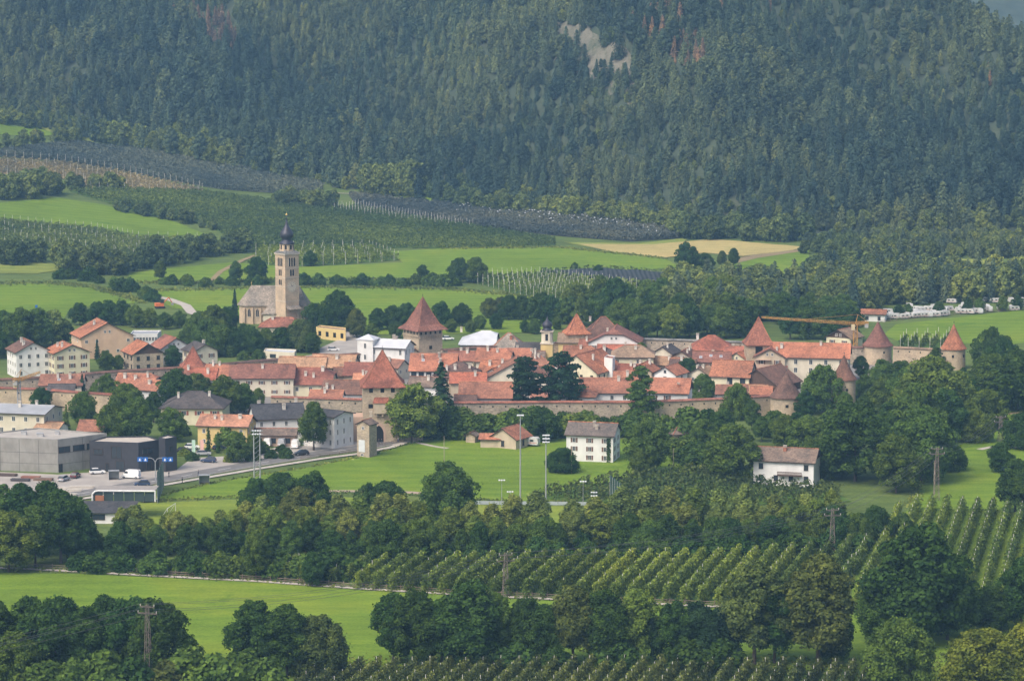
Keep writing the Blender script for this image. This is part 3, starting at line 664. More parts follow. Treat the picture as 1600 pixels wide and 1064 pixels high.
def town_wall(label, tops, hh=6.5, thick=1.3, loop=3.6, name='town_wall', cap='oldred', wall='rubble', zslot=1.6):
    """a stretch of the town wall from the pixels of its crest; tile coping and loopholes"""
    P = [U(x, y, hh) for x, y in tops]; c = P[0]; base = H(c.x, c.y); o = empty(name, (c.x, c.y, base), label=label, cat='wall'); mb = MB(); cb = MB()
    Q = [Vector((p.x-c.x, p.y-c.y)) for p in P]
    for a, b in zip(Q, Q[1:]):
        d = (b-a).normalized(); n = Vector((-d.y, d.x)); h = thick/2
        pts = [a-n*h-d*.02, b-n*h+d*.02, b+n*h+d*.02, a+n*h-d*.02]
        mb.prism([tuple(p) for p in pts], -1.5, hh-.5)
        A, B, C, D = [a-n*(h+.35), b-n*(h+.35), b+n*(h+.35), a+n*(h+.35)]
        vs = [(*p, hh-.52) for p in (A, B, C, D)]+[(*p, hh-.4) for p in (A, B, C, D)]+[(*a, hh+.05), (*b, hh+.05)]
        cb.mesh(vs, [(0, 1, 5, 4), (1, 2, 6, 5), (2, 3, 7, 6), (3, 0, 4, 7), (4, 5, 9, 8), (6, 7, 8, 9), (5, 6, 9), (7, 4, 8), (3, 2, 1, 0)])
        sgn = -1 if (n.y > 0) else 1; k = int((b-a).length/loop)
        for j in range(k):
            p = a+d*((j+.5)*(b-a).length/k)+n*sgn*(h+.012); window(o, p.x, p.y, hh-zslot, math.atan2(d.y, d.x), .42, .55, 'slot')
    mb.build('masonry', WALLS[wall], o); cb.build('coping', ROOFS[cap], o); return o
# ------------------------------------------------------------------ the church on the rise behind the town
def church():
    base = 0.0; P = U(451, 507, .0); base = H(P.x, P.y)
    cw = WALLS['church']; o = empty('church', (P.x, P.y, base), R(-3), label='pale stone church with a tall onion-domed bell tower and grey shingled nave roof', cat='church')
    # nave behind the tower, apse to the left
    hl, hw, ze, zr = 11.0, 5.6, 7.0, 14.0; cy = 6.5; nx = -5.0
    q = [(x_+nx, y_) for x_, y_ in ((-14.2, cy-2.6), (-11.4, cy-hw), (11.2, cy-hw), (11.2, cy+hw), (-11.4, cy+hw), (-14.2, cy+2.6))]
    mb = MB(); mb.prism(q, -2, ze); mb.build('nave_wall', cw, o)
    e = [(x_+nx, y_) for x_, y_ in ((-15.0, cy-2.9), (-11.7, cy-hw-.7), (11.9, cy-hw-.7), (11.9, cy+hw+.7), (-11.7, cy+hw+.7), (-15.0, cy+2.9))]
    rb = MB(); a, b = (-9.8+nx, cy, zr), (8.4+nx, cy, zr); E = [(*p, ze) for p in e]; F = [(p[0], p[1], ze-.25) for p in e]
    rb.poly([E[1], E[2], b, a]); rb.poly([E[3], E[4], a, b]); rb.poly([E[2], E[3], b]); rb.poly([E[0], E[1], a]); rb.poly([E[4], E[5], a]); rb.poly([E[5], E[0], a])
    for i in range(6): rb.poly([F[i], F[(i+1) % 6], E[(i+1) % 6], E[i]])
    rb.poly(F[::-1]); rf = rb.build('nave_roof', ROOFS['shingle'], o)
    xb = MB(); xb.lathe([(.06, zr-.1), (.05, zr+.7), (.2, zr+.9), (.05, zr+1.1), (.03, zr+1.7)], 8, c=(-9.8+nx, cy)); xb.build('finial', plain('gilded_metal', (.7, .5, .18), .4, .6), rf)
    for i in range(4):     # lancet windows in the nave
        x = -10.0+nx+i*3.1; wm = MB(); pts = [(-.55, -1.3), (.55, -1.3), (.55, .8), (.3, 1.35), (0, 1.65), (-.3, 1.35), (-.55, .8)]
        n = len(pts); vs = [(x_, -.0, z_) for x_, z_ in pts]+[(x_, .12, z_) for x_, z_ in pts]
        wm.mesh(vs, [tuple(range(n)), *[(k, k+n, (k+1) % n+n, (k+1) % n) for k in range(n)]]); wo = wm.build('lancet_window', glass('leaded_glass', (.05, .05, .055)), o, (x, cy-hw-.06, 4.1))
        tb = MB(); tb.box((0, -.03, 0), (.07, .06, 2.6)); tb.box((0, -.03, -1.36), (1.4, .14, .14)); tb.build('tracery', STONETRIM, wo)
    for i in range(5):
        x = -11.4+nx+i*3.1+.4; bb = MB(); bb.box((0, 0, 0), (.7, .8, 7.0)); bb.build('buttress', cw, o, (x-.9, cy-hw-.35, 2.6))
    # tower, a corner towards the camera
    tw = 6.3; T = R(45); tx, ty = 0.0, -3.2; tb = MB()
    tb.prism([(x*tw/2, y*tw/2) for x, y in ((-1, -1), (1, -1), (1, 1), (-1, 1))], -2, 27.3); t = tb.build('tower_wall', WALLS['church'], o, (tx, ty, 0), R(43))
    for z in (9.5, 15.0, 18.4, 22.0, 27.2):
        cb = MB(); d = tw+(.7 if z > 26 else .22); cb.box((0, 0, 0), (d, d, .4 if z > 26 else .2)); cb.build('cornice', STONETRIM, t, (0, 0, z))
    def arch(parent, x, y, z, rz, w_, h_, nm='belfry_opening'):
        wm = MB(); pts = [(-w_/2, -h_/2), (w_/2, -h_/2), (w_/2, h_/2-w_/2)]+[(math.cos(k*math.pi/6)*w_/2, h_/2-w_/2+math.sin(k*math.pi/6)*w_/2) for k in range(1, 6)]+[(-w_/2, h_/2-w_/2)]
        n = len(pts); vs = [(a_, -.02, b_) for a_, b_ in pts]+[(a_, .3, b_) for a_, b_ in pts]
        wm.mesh(vs, [tuple(range(n)), *[(k, k+n, (k+1) % n+n, (k+1) % n) for k in range(n)]]); return wm.build(nm, VOID, parent, (x, y, z), rz)
    for side in 'SA':
        for z, n_, hh in ((24.2, 3, 3.2), (20.2, 2, 2.4), (16.6, 2, 2.1)):
            if side == 'S' and z < 17: continue
            for j in range(n_):
                x, y, rz = side_xy(side, tw, tw, .5+(j-(n_-1)/2)*.17, .01); arch(t, x, y, z, rz, .72, hh)
        for j in range(n_+1):
            x, y, rz = side_xy(side, tw, tw, .5+(j-1.5)*.17, .06); pb = MB(); pb.tube((0, 0, -1.3), (0, 0, 1.3), .1, .1, 8); pb.build('colonnette', STONETRIM, t, (x, y, 24.0))
    x, y, rz = side_xy('S', tw, tw, .47, .0); ck = MB(); ck.lathe([(2.05, 0), (2.05, .05)], 32); c = ck.build('clock_face', plaster('clock_plaster', (.68, .58, .44), .3), t, (x, y, 15.0)); c.rotation_euler = (math.pi/2, 0, 0)
    hd = MB(); hd.box((.35, .3, .08), (.9, .12, .04), 0, .7); hd.box((-.2, .6, .08), (.1, 1.3, .04), 0, .3)  # both clock hands, in one mesh with the hour marks
    for k in range(12): hd.box((1.75*math.cos(k*math.pi/6), 1.75*math.sin(k*math.pi/6), .08), (.32, .14, .04), 0, k*math.pi/6)
    hd.build('clock_hands_and_numerals', WOODTRIM, c, kind='stuff')
    ob = MB(); ob.lathe([(2.75, 27.4), (2.75, 30.9)], 8, ph=math.pi/8); oc = ob.build('lantern', WALLS['church'], o, (tx, ty, 0), R(43))
    kb = MB(); kb.lathe([(4.75, 27.4), (4.7, 27.6), (2.9, 28.6), (2.7, 28.6)], 4, ph=math.pi/4); kb.build('lantern_skirt', ROOFS['shingle'], o, (tx, ty, 0), R(43))
    for k in range(8):
        a_ = math.pi/8+math.pi/8+k*math.pi/4; ap = 2.75*math.cos(math.pi/8); arch(oc, math.cos(a_)*ap, math.sin(a_)*ap, 29.7, a_+math.pi/2, .8, 1.7, 'lantern_opening')
    db = MB(); db.smooth = True
    db.lathe([(3.0, 30.8), (3.05, 31.0), (2.3, 31.6), (1.7, 32.2), (1.75, 32.6), (2.35, 33.2), (2.62, 34.0), (2.55, 34.7), (2.15, 35.5), (1.5, 36.4), (.95, 37.3), (.55, 38.3), (.3, 39.4), (.14, 40.6), (.06, 41.4)], 24)
    dm = plain('dark_metal_dome', (.045, .043, .055), .42, .3, .15, .5); d = db.build('onion_dome', dm, o, (tx, ty, 0)); d.data.polygons.foreach_set('use_smooth', [True]*len(d.data.polygons))
    fb = MB(); fb.lathe([(.05, 41.3), (.32, 41.5), (.38, 41.75), (.28, 42.0), (.05, 42.2), (.03, 42.8)], 12); fb.build('gilded_ball', plain('gilded_metal', (.7, .5, .18), .4, .6), d)
    # fresco under a little roof, sacristy and the low red roof before the tower
    x, y, rz = side_xy('S', tw, tw, .5, .02); fr = MB(); fr.box((0, 0, 0), (4.6, .05, 5.5)); m, nt, n, l, b = new_mat('faded_fresco'); v = obj_co(n); tt = noise(n, l, v, .9, 4, .6, 1.2); r = ramp(n, [(.35, (.45, .26, .18)), (.5, (.52, .37, .27)), (.65, (.36, .17, .12))]); l.new(tt.outputs[0], r.inputs[0]); l.new(r.outputs[0], b.inputs['Base Color']); b.inputs['Roughness'].default_value = .95
    fr.build('fresco', m, t, (x, y, 3.6), rz)
    pr = MB(); pr.mesh([(-3.1, -1.7, 6.6), (3.1, -1.7, 6.6), (3.1, .1, 7.9), (-3.1, .1, 7.9), (-3.1, -1.7, 6.4), (3.1, -1.7, 6.4), (3.1, .1, 7.7), (-3.1, .1, 7.7)], [(0, 1, 2, 3), (7, 6, 5, 4), (0, 4, 5, 1), (1, 5, 6, 2), (3, 7, 4, 0)]); pr.build('fresco_canopy', ROOFS['shingle'], t, (x, y, 0), rz)
    sb = MB(); sb.prism([(-9.2, -3.0), (-3.0, -3.0), (-3.0, 2.0), (-9.2, 2.0)], -2, 4.4); sb.build('sacristy_wall', WALLS['cream'], o)
    sr = MB(); sr.poly([(-9.8, -3.6, 4.3), (-2.6, -3.6, 4.3), (-4.2, 1.2, 8.4), (-6.6, 1.2, 8.4)]); sr.poly([(-9.8, -3.6, 4.3), (-6.6, 1.2, 8.4), (-9.8, 2.4, 4.3)]); sr.poly([(-2.6, -3.6, 4.3), (-2.6, 2.4, 4.3), (-4.2, 1.2, 8.4)]); sr.poly([(-9.8, -3.6, 4.2), (-9.8, 2.4, 4.2), (-2.6, 2.4, 4.2), (-2.6, -3.6, 4.2)]); sr.build('sacristy_roof', ROOFS['shingle'], o)
church()
house('low cream sacristan house with rusty red hipped roof below the church tower', (425, 496), 0, 16, 9, 3.2, .6, 'oldred', 'cream', (1, 1), chim=1, z0=H(*G(450, 515)[:2])-1)
# ------------------------------------------------------------------ gate towers and wall towers
t = tower('square stone gate tower with steep red pyramid roof at the rear of town', (660.5, 464), 9.6, 12.5, 23.3, 35, 'oldred', 'tower', 1.3, 'gate_tower', frieze=True,
      openings=(('S', .5, 6.5, 1.2, 1.2), ('S', .2, 4.5, .5, .7), ('B', .4, 6.2, .6, .9), ('B', .75, 6.0, .6, .9), ('A', .5, 6.2, 1.4, 1.4)))
def front_gate():
    o = tower('big front gate tower with red pyramid roof, oriel and pointed archway', (597.4, 546.6), 11.6, 16.2, 26.2, 4, 'red', 'tower', .75, 'gate_tower',
              openings=[('S', f, 15.2, 1.1, 1.3) for f in (.2, .48, .74)]+[('S', .19, 10.6, 1.3, 1.2), ('S', .19, 6.3, 1.3, 1.2)])
    y = -5.8
    ob = MB(); ob.box((-.5, y-.7, 10.2), (4.4, 1.4, 3.2)); ob.build('oriel', WALLS['beige'], o)
    for k in range(3): cb = MB(); cb.box((-1.5+k*1.8-.5, y-.55, 8.2), (.5, 1.1, .9)); cb.build('corbel', WALLS['tower'], o)
    rb = MB(); rb.mesh([(-3.0, y-1.7, 11.7), (2.0, y-1.7, 11.7), (1.5, y, 13.2), (-2.5, y, 13.2), (-3.0, y, 11.7), (2.0, y, 11.7)], [(0, 1, 2, 3), (0, 3, 4), (1, 5, 2), (0, 4, 5, 1)]); rb.build('oriel_roof', ROOFS['red'], o)
    for nm, w_, h_, m_, yy in (('archway_surround', 4.0, 6.0, WALLS['rose'], y-.16), ('archway', 2.7, 5.0, VOID, y-.2)):
        pts = [(-w_/2, -1.5), (w_/2, -1.5), (w_/2, h_*.6), (w_*.4, h_*.78), (w_*.2, h_*.93), (0, h_), (-w_*.2, h_*.93), (-w_*.4, h_*.78), (-w_/2, h_*.6)]; n = len(pts); mb = MB()
        mb.mesh([(a-1.3, yy, b) for a, b in pts]+[(a-1.3, y+.3, b) for a, b in pts], [tuple(range(n)), *[(k, k+n, (k+1) % n+n, (k+1) % n) for k in range(n)]]); mb.build(nm, m_, o)
    qb = MB()
    for k in range(14):
        qb.box((-3.6, y-.05, 1+k*.62), (.9 if k % 2 else .6, .12, .5))
    qb.build('quoin', STONETRIM, o); o.children[-1]['kind'] = 'stuff'
    bb = MB(); bb.prism([(5.8, -5.2), (11.5, -5.2), (11.5, 2), (5.8, 2)], -2, 4.6); bb.build('barbican_wall', WALLS['rubble'], o)
    cb = MB(); cb.prism([(-9.4, -4.6), (-5.8, -4.6), (-5.8, 3), (-9.4, 3)], -2, 7.4); cb.build('side_wall', WALLS['rose'], o)
front_gate()
tower('small square wall tower with red pyramid roof beside the white farmhouses', (301.5, 541), 7.0, 6.5, 13.0, 8, 'red', 'tower', .8, openings=(('S', .8, 4.8, 1.6, 2.2),))
tower('squat wall tower with orange tiled pyramid roof behind the onion-domed chapel', (901, 490), 7.2, 9.2, 15.8, 10, 'rust', 'tower', .8)
tower('square castle keep with reddish pyramid roof and dark opening near the crane', (1185.5, 495), 8.3, 11.5, 20.3, 4, 'oldred', 'tower', .7, 'castle_keep', openings=(('S', .45, 9.2, 2.4, 3.4),))
tower('round wall tower with brown cone roof in front of the dark barn', (1229, 581), 9.4, 7.2, 14.6, 0, 'brown', 'tower', .5, round_=True, openings=(('S', -92, 4.8, .9, .9), ('S', -60, 4.8, .6, .7)))
tower('round corner tower with brown cone roof at the long castle wing', (1319, 554.5), 7.2, 11.0, 18.3, 0, 'brown', 'tower', .45, round_=True, openings=(('S', -80, 8, .6, .7),))
tower('round wall tower with faded red cone roof right behind the yellow crane', (1372, 502), 9.4, 6.5, 14.6, 0, 'oldred', 'tower', .6, round_=True, openings=(('S', -70, 4.4, .6, .7),))
tower('round tower with bright orange-red cone roof, last tower of the wall', (1490.5, 506), 8.0, 7.0, 15.2, 0, 'rust', 'tower', .5, round_=True, openings=(('S', -40, 4.6, .7, .9), ('S', -100, 4.6, .7, .9)))
town_wall('long grey front town wall with small loopholes, left of the gate tower', [(424, 618), (566, 622)], wall='rubble')
town_wall('beige front town wall behind the concrete hall at the picture edge', [(-40, 603), (60, 606), (122, 611), (200, 616)], wall='tower', cap='red')
town_wall('weathered front town wall below the orange roofs and dark pines', [(700, 627), (860, 626), (1000, 626)], wall='rubble')
town_wall('light front town wall between the leafy tree and the round tower', [(1000, 626), (1126, 621), (1207, 616)], wall='tower')
town_wall('brown town wall climbing from the picture edge to the small square tower', [(-40, 593), (60, 588), (171, 579), (286, 572)], wall='rubble', cap='brown', hh=6)
town_wall('rear town wall running behind the farm roofs to the rear gate tower', [(318, 570), (400, 562), (520, 554), (632, 545)], wall='rubble', cap='brown', hh=6)
town_wall('grey rear town wall between the orange-roofed tower and the castle keep', [(918, 531), (1010, 528), (1166, 533)], wall='rubble', cap='shingle', hh=7)
town_wall('rear town wall stretch between the rear gate tower and chapel roofs', [(690, 545), (790, 538), (885, 533)], wall='rubble', cap='brown', hh=6)
town_wall('low rear wall stretch under the tall yellow crane', [(1205, 536), (1300, 541), (1356, 541)], wall='rubble', cap='brown', hh=6)
town_wall('thick pale wall stretch between the two right-hand round towers', [(1396, 541), (1482, 545)], wall='tower', cap='tan', hh=7)
town_wall('short wall stretch hidden among trees below the castle wing', [(1252, 616), (1306, 592)], wall='tower', cap='brown', hh=6)
# ------------------------------------------------------------------ houses outside the wall on the left
house('white farmhouse with dark balconies, leftmost of the twin gabled houses', (52.6, 535.3), 114, 12, 11.6, 8.6, .5, 'brown', 'white', chim=[(.3, .4), (.7, .3)], wsp=2.6)
house('pale yellow twin house with red roof beside the white farmhouse', (113, 539), 114, 11, 12.0, 8.4, .42, 'rust', 'pale', chim=[(.3, .4), (.6, .5)], wsp=2.9)
house('large peach-coloured house with wide orange gable above the farmhouses', (168, 504.5), 112, 14, 18.5, 7.5, .5, 'rust', 'peach', chim=[(.5, .3)], wsp=3.0, wh=1.0)
o, q = block('long flat-roofed white annexe with a window band beside the peach house', [(203, 522), (246, 521), (252, 516), (208, 516)], 6.5, 'white', ROOFS['zinc'])
for k in range(9): x, y, rz = wall_point(q, 0, (k+.5)/9, .01); window(o, x, y, 4.6, rz, .8, 1.3, 'plain')
house('stone barn with dark wooden gable and red-brown roof below the peach house', (232, 537), 114, 12, 10.5, 6.0, .62, 'rust', 'stone', gable='wood', chim=0, win='dark', att=False)
house('white-gabled house with red roof and skylight behind a leafy tree', (276, 528), 118, 10, 10.5, 6.0, .6, 'oldred', 'white', chim=0, sky=0)
house('white house with grey roof rising behind the small wall tower', (322, 538), 120, 9, 8.8, 6.5, .5, 'slate', 'cream', chim=1)
o, q = block('small white flat-roofed pavilion near the road below the church', [(412, 548), (460, 551), (463, 546), (415, 544)], 3.6, 'cream', ROOFS['metal'])
x, y, rz = wall_point(q, 0, .3, .01); window(o, x, y, 2.0, rz, 2.2, 1.2, 'dark')
o, q = block('low yellow cemetery building with arcaded niches beside the church', [(494, 511), (540, 516), (540, 512), (500, 508)], 4.2, 'yellow', ROOFS['tan'])
for k in range(4): x, y, rz = wall_point(q, 0, (k+.5)/4, .01); window(o, x, y, 2.0, rz, 1.4, 1.8, 'slot')
# ------------------------------------------------------------------ houses of the walled town
T = 'old_town'
house('long tan-roofed barn behind the big red farmhouse roof', (436, 557), -4, 15, 11, 4.2, .55, 'tan', 'beige', chim=0, win=None)
house('tan-brown tiled house beside the white villa, second of the tan barns', (488, 553), -8, 14, 12, 4.5, .55, 'tan', 'beige', chim=1, win='plain')
o = house('white villa with pale metal roof and stair turret in front of the rear gate', (583, 529), -18, 12.5, 9.5, 8.0, .42, 'metal', 'white', chim=[(.55, .05), (.62, .05)], ck='g', win='plain', wsp=2.6, ww=.8, wh=1.7, floors=2)
tb = MB(); tb.box((-7.6, -2.6, 4.4), (5.6, 6.0, 11.8)); tb.build('turret', WALLS['white'], o); tr = MB(); tr.lathe([(4.6, 10.3), (4.6, 10.5), (.1, 12.0)], 4, ph=math.pi/4); tr.build('turret_roof', ROOFS['metal'], o, (-7.6, -2.6, 0))
for z in (8.4, 4.6): window(o, -7.6, -5.61, z, 0, .8, 1.7)
house('big farmhouse with long red-brown hipped roof above a cream wall with windows', (372, 569), 0, 20, 11, 6.2, .62, 'oldred', 'cream', (.5, 0), chim=[(.5, -.3)], wsp=3.2, ww=.9, wh=1.1)
house('orange-red roofed house with white chimneys beside the long farmhouse', (455, 574), -3, 13, 15, 4.0, .55, 'red', 'pale', (0, .5), chim=[(.35, -.5), (.55, -.6), (.75, -.2)], wsp=3)
house('brown-roofed house with a white gable next to the front gate', (506, 593), -9, 12.5, 10.5, 4.3, .62, 'brown', 'white', chim=[(.1, -.7), (.25, -.7)], win=None)
house('low orange-roofed shed with two white chimneys behind the front wall', (484, 609), -5, 9.5, 7.0, 5.8, .5, 'orange', 'white', chim=[(.45, -.4)], win=None)
house('red-roofed townhouse just left of the front gate roof', (538, 566), -4, 11, 11, 5.0, .58, 'red', 'beige', chim=[(.1, .3)], win='plain')
house('wide orange-roofed townhouse with dark shop windows right of the gate roof', (641, 552), -3, 14.5, 15, 6.3, .58, 'orange', 'white', (0, 0), chim=[(.25, -.3), (.62, -.2), (.66, -.55)], ck='g', sky=2, win='dark', wsp=2.2, ww=1.6, wh=1.9, floors=2)
house('grey-roofed lean house squeezed beside the wide orange townhouse', (640, 588), -10, 9, 9, 4.2, .5, 'greybrown', 'white', chim=1, win='plain')
house('brown hipped townhouse with white chimneys left of the pines', (713, 565), -6, 12, 13, 5.6, .6, 'brown', 'beige', (.9, .9), chim=[(.2, -.6), (.42, -.5), (.8, -.4)], win='plain')
house('red gabled house squeezed under the brown hipped townhouse', (702, 582), 0, 11, 9, 4.5, .55, 'red', 'beige', chim=1, win='plain')
house('long bright orange roof directly behind the front wall, left of the pines', (717, 596.5), -2, 15.5, 12, 7.0, .62, 'orange', 'white', chim=0, win='plain')
house('small brown lean-to roof against the front wall near the dark cedar', (709, 616), 0, 6, 5, 6.6, .5, 'brown', 'beige', chim=0, win=None)
house('broad cream-gabled barn half hidden behind the left pine', (806, 566), 88, 16, 19, 5.2, .55, 'rust', 'cream', chim=0, win='plain')
house('white-walled house with orange roof seen between the two pines', (826, 606), 4, 12, 9, 3.2, .5, 'orange', 'white', chim=0, win=None)
o = house('modern white-roofed school hall with a tall chimney behind the orange roofs', (752, 517), -4, 12, 17, 5.2, .42, 'metal', 'white', (.9, .3), chim=[(-.02, 0)], win='dark')
house('grey pyramid-roofed wing standing before the white-roofed hall', (795, 520), -4, 12.5, 12.5, 4.2, .85, 'shingle', 'grey', (1, 1), mid=True, chim=1, ck='b', win='plain')
house('orange-roofed house with white dormer between hall and brown townhouse', (745, 544), -7, 11, 12, 5.5, .55, 'orange', 'cream', (0, .4), chim=[(.3, -.2), (.6, -.3)], win='plain')
house('narrow orange roof beside the chapel nave', (790, 544), -6, 8, 9, 5.5, .5, 'orange', 'cream', chim=1, win='plain')
house('patched red-orange house below the narrow orange roof', (752, 562), -14, 10, 10, 5.0, .55, 'rust', 'white', chim=[(.3, -.5), (.7, -.3)], win='plain')
house('tan-roofed yellow house right behind the onion-domed chapel tower', (872, 520), -6, 11, 9, 6.5, .55, 'tan', 'yellow', chim=2, win='plain', wsp=2.4)
house('brown-roofed manor with steep hipped roof beside the rear orange tower', (943, 495), 4, 13, 12, 8.2, 1.0, 'brown', 'beige', (1, 1), mid=True, chim=[(.15, .2)], win='plain')
house('wide white-gabled house with red half-hipped roof near the rear wall', (960, 514), 84, 15, 17.5, 7.2, .5, 'oldred', 'white', (.35, 0), chim=1, win='plain')
house('small orange roof tucked in front of the wide white gable', (933, 538), -4, 12, 8, 5.0, .5, 'red', 'beige', chim=1, win='plain')
house('dark grey-roofed cottage between red roofs in the old town', (944, 544), -10, 6, 7.5, 4.5, .55, 'slate', 'white', (.8, .8), chim=1, win='plain')
house('large brown-orange roof with cream gable just right of the pines', (899, 555), 62, 18, 15, 5.4, .7, 'rust', 'pale', chim=[(.35, -.4)], win='slot')
house('brown-roofed townhouse behind the onion chapel, facing the square', (880, 540), -8, 10, 12, 6.4, .62, 'rust', 'beige', (0, .3), chim=1, win='plain')
house('long orange roof behind the front wall, right of the right pine', (905, 590), -3, 15.5, 12.5, 6.5, .55, 'orange', 'white', chim=[(.75, -.2)], win='plain')
house('low orange hipped roof just above the front wall beside the pine', (898, 607), -6, 10, 8, 6.6, .42, 'orange', 'white', (1, 1), chim=0, win=None)
house('tall orange-roofed cross wing behind the leafy tree at the wall', (958, 580), -5, 8, 13, 7.2, .6, 'orange', 'white', chim=[(.5, -.3)], win='plain')
house('orange roof with dark boarded gable at the front wall', (1012, 590), -10, 12.5, 11.5, 7.0, .6, 'orange', 'white', gable='wood', chim=[(.75, -.6)], ck='b', win='plain')
house('small white house with orange roof and single gable window', (1038, 573), 62, 9, 7.6, 5.4, .6, 'orange', 'white', chim=0, win='dark', wsp=5)
house('cream townhouse with wide tan hipped roof and upper windows', (977, 539), -3, 13.5, 11, 7.4, .55, 'tan', 'pale', (.9, .9), chim=1, win='plain', wsp=2.5)
o, q = block('tall white chimney-like stair block beside the brown-orange gable', [(944, 558), (957, 560), (961, 556), (949, 554)], 9.5, 'white', ROOFS['oldred'], 'stair_tower')
house('little cream house with grey gable roof behind the tan hipped roof', (1034, 542), 66, 8, 6.6, 6.4, .6, 'slate', 'cream', chim=[(.3, -.3)], win='plain', wsp=2.2)
house('low tan-roofed house below the little cream gable', (1012, 556), -22, 12, 8, 4.2, .5, 'tan', 'beige', chim=1, win='plain')
house('brown gabled townhouse with tall chimneys in the right half of town', (1064, 549), 72, 10, 9.5, 5.2, .62, 'brown', 'beige', chim=[(.25, -.3), (.7, -.2)], win='plain')
house('red-brown roof with skylights beside the brown gabled townhouse', (1082, 549), -6, 12, 9.5, 5.4, .55, 'oldred', 'beige', chim=1, sky=3, win='plain')
house('white house under red pyramid-like hipped roof at the rear wall', (1112, 524), -2, 12.5, 12, 6.2, .65, 'red', 'white', (.95, .95), mid=True, chim=[(.12, .3)], win='plain', wsp=2.6)
house('small orange roofs cluster house beside the castle keep', (1140, 541), -8, 8, 8, 5.5, .5, 'red', 'cream', (.5, .5), chim=1, win='plain')
house('orange-roofed house with bright skylights below the castle keep', (1150, 551), 58, 9, 8.5, 5.4, .62, 'orange', 'pale', chim=1, sky=2, win='plain')
house('big brown and orange barn with cream gable and dark doorways', (1114, 562), -15, 12.5, 12.5, 4.8, .66, 'rust', 'pale', chim=0, win='dark', wsp=3.2, ww=1.6, wh=2.2)
house('dark boarded barn gable with brown roof behind the round tower', (1181.6, 577), 55, 15, 15, 2.6, .62, 'brown', 'wood', gable='wood', chim=0, win=None)
house('tan sloping shed roof beside the dark barn gable', (1150, 600), -12, 9, 7, 4.8, .5, 'tan', 'beige', chim=0, win=None)
o = house('cream manor gable with wooden balcony at the castle wing', (1202.6, 545), 80, 12, 10, 8.4, .55, 'oldred', 'beige', chim=[(.3, -.4)], win='plain', wsp=3.5)
bb = MB(); bb.box((-6.6, 2.2, 5.0), (1.3, 5.0, .2)); bb.box((-7.2, 2.2, 5.7), (.1, 5.0, 1.2)); bb.box((-6.6, 2.2, 7.7), (1.5, 5.2, .15)); bb.build('balcony', WALLS['rose'], o)
house('long castle wing with big salmon-orange roof and cream walls', (1208, 534.5), -9, 24.5, 12.5, 8.6, .6, 'orange', 'cream', chim=[(.62, -.15), (.1, -.4)], win='plain', wsp=4.2, ww=1.1, wh=1.6)
house('cream house with dark gable and tan roof beneath the crane jib', (1309, 515.5), 56, 9, 9.5, 6.6, .55, 'tan', 'pale', gable='wood', chim=0, win='plain')
house('small orange roof behind the front wall near the leafy tree', (1118, 601), -6, 9, 8, 6.2, .5, 'orange', 'white', chim=1, win=None)
house('short orange roof end showing beside the round tower', (1172, 603), -8, 6, 7, 6.4, .5, 'orange', 'white', chim=0, win=None)
house('orange-roofed farmstead behind the beige front wall, far left', (63, 585), 0, 13, 10, 5.5, .5, 'orange', 'cream', chim=[(.4, -.3), (.7, -.4)], sky=1, win=None)
house('dark-roofed shed before the orange farmstead at the beige wall', (75, 600), 2, 7.5, 6, 6.0, .5, 'slate', 'beige', chim=0, win=None)
house('orange roof with white dormers between trees, left half of town', (184, 583), -8, 12, 11, 5.0, .52, 'orange', 'white', (0, .4), chim=[(.2, -.4), (.5, -.5), (.8, -.3)], win=None)
house('steep orange roof sloping to the trees, left half of town', (212, 592), -22, 9, 9, 5.2, .52, 'orange', 'white', chim=[(.6, -.4)], win=None)
house('orange-red roof with two white chimneys below the small square tower', (278, 574), -4, 12, 10.5, 5.0, .55, 'red', 'white', chim=[(.25, -.2), (.8, -.5)], win='plain')
house('bright orange roof with tall white chimneys beside the long farmhouse', (322, 569), -14, 10.5, 11.5, 5.4, .55, 'orange', 'white', chim=[(.2, -.1), (.4, -.05)], win='plain')
house('timber-gabled orange house among trees below the square tower', (262, 582), 60, 8, 8, 5.4, .6, 'orange', 'wood', chim=0, win=None)
field('town_ground', [(-40, 628), (170, 608), (300, 600), (640, 572), (880, 560), (1010, 556), (1340, 570), (1480, 574), (1320, 620), (1220, 644), (1000, 654), (700, 655), (560, 652), (420, 648), (100, 640)], plain('old_town_paving', (.20, .185, .165), .9, var=.2, sc=.15), .13)
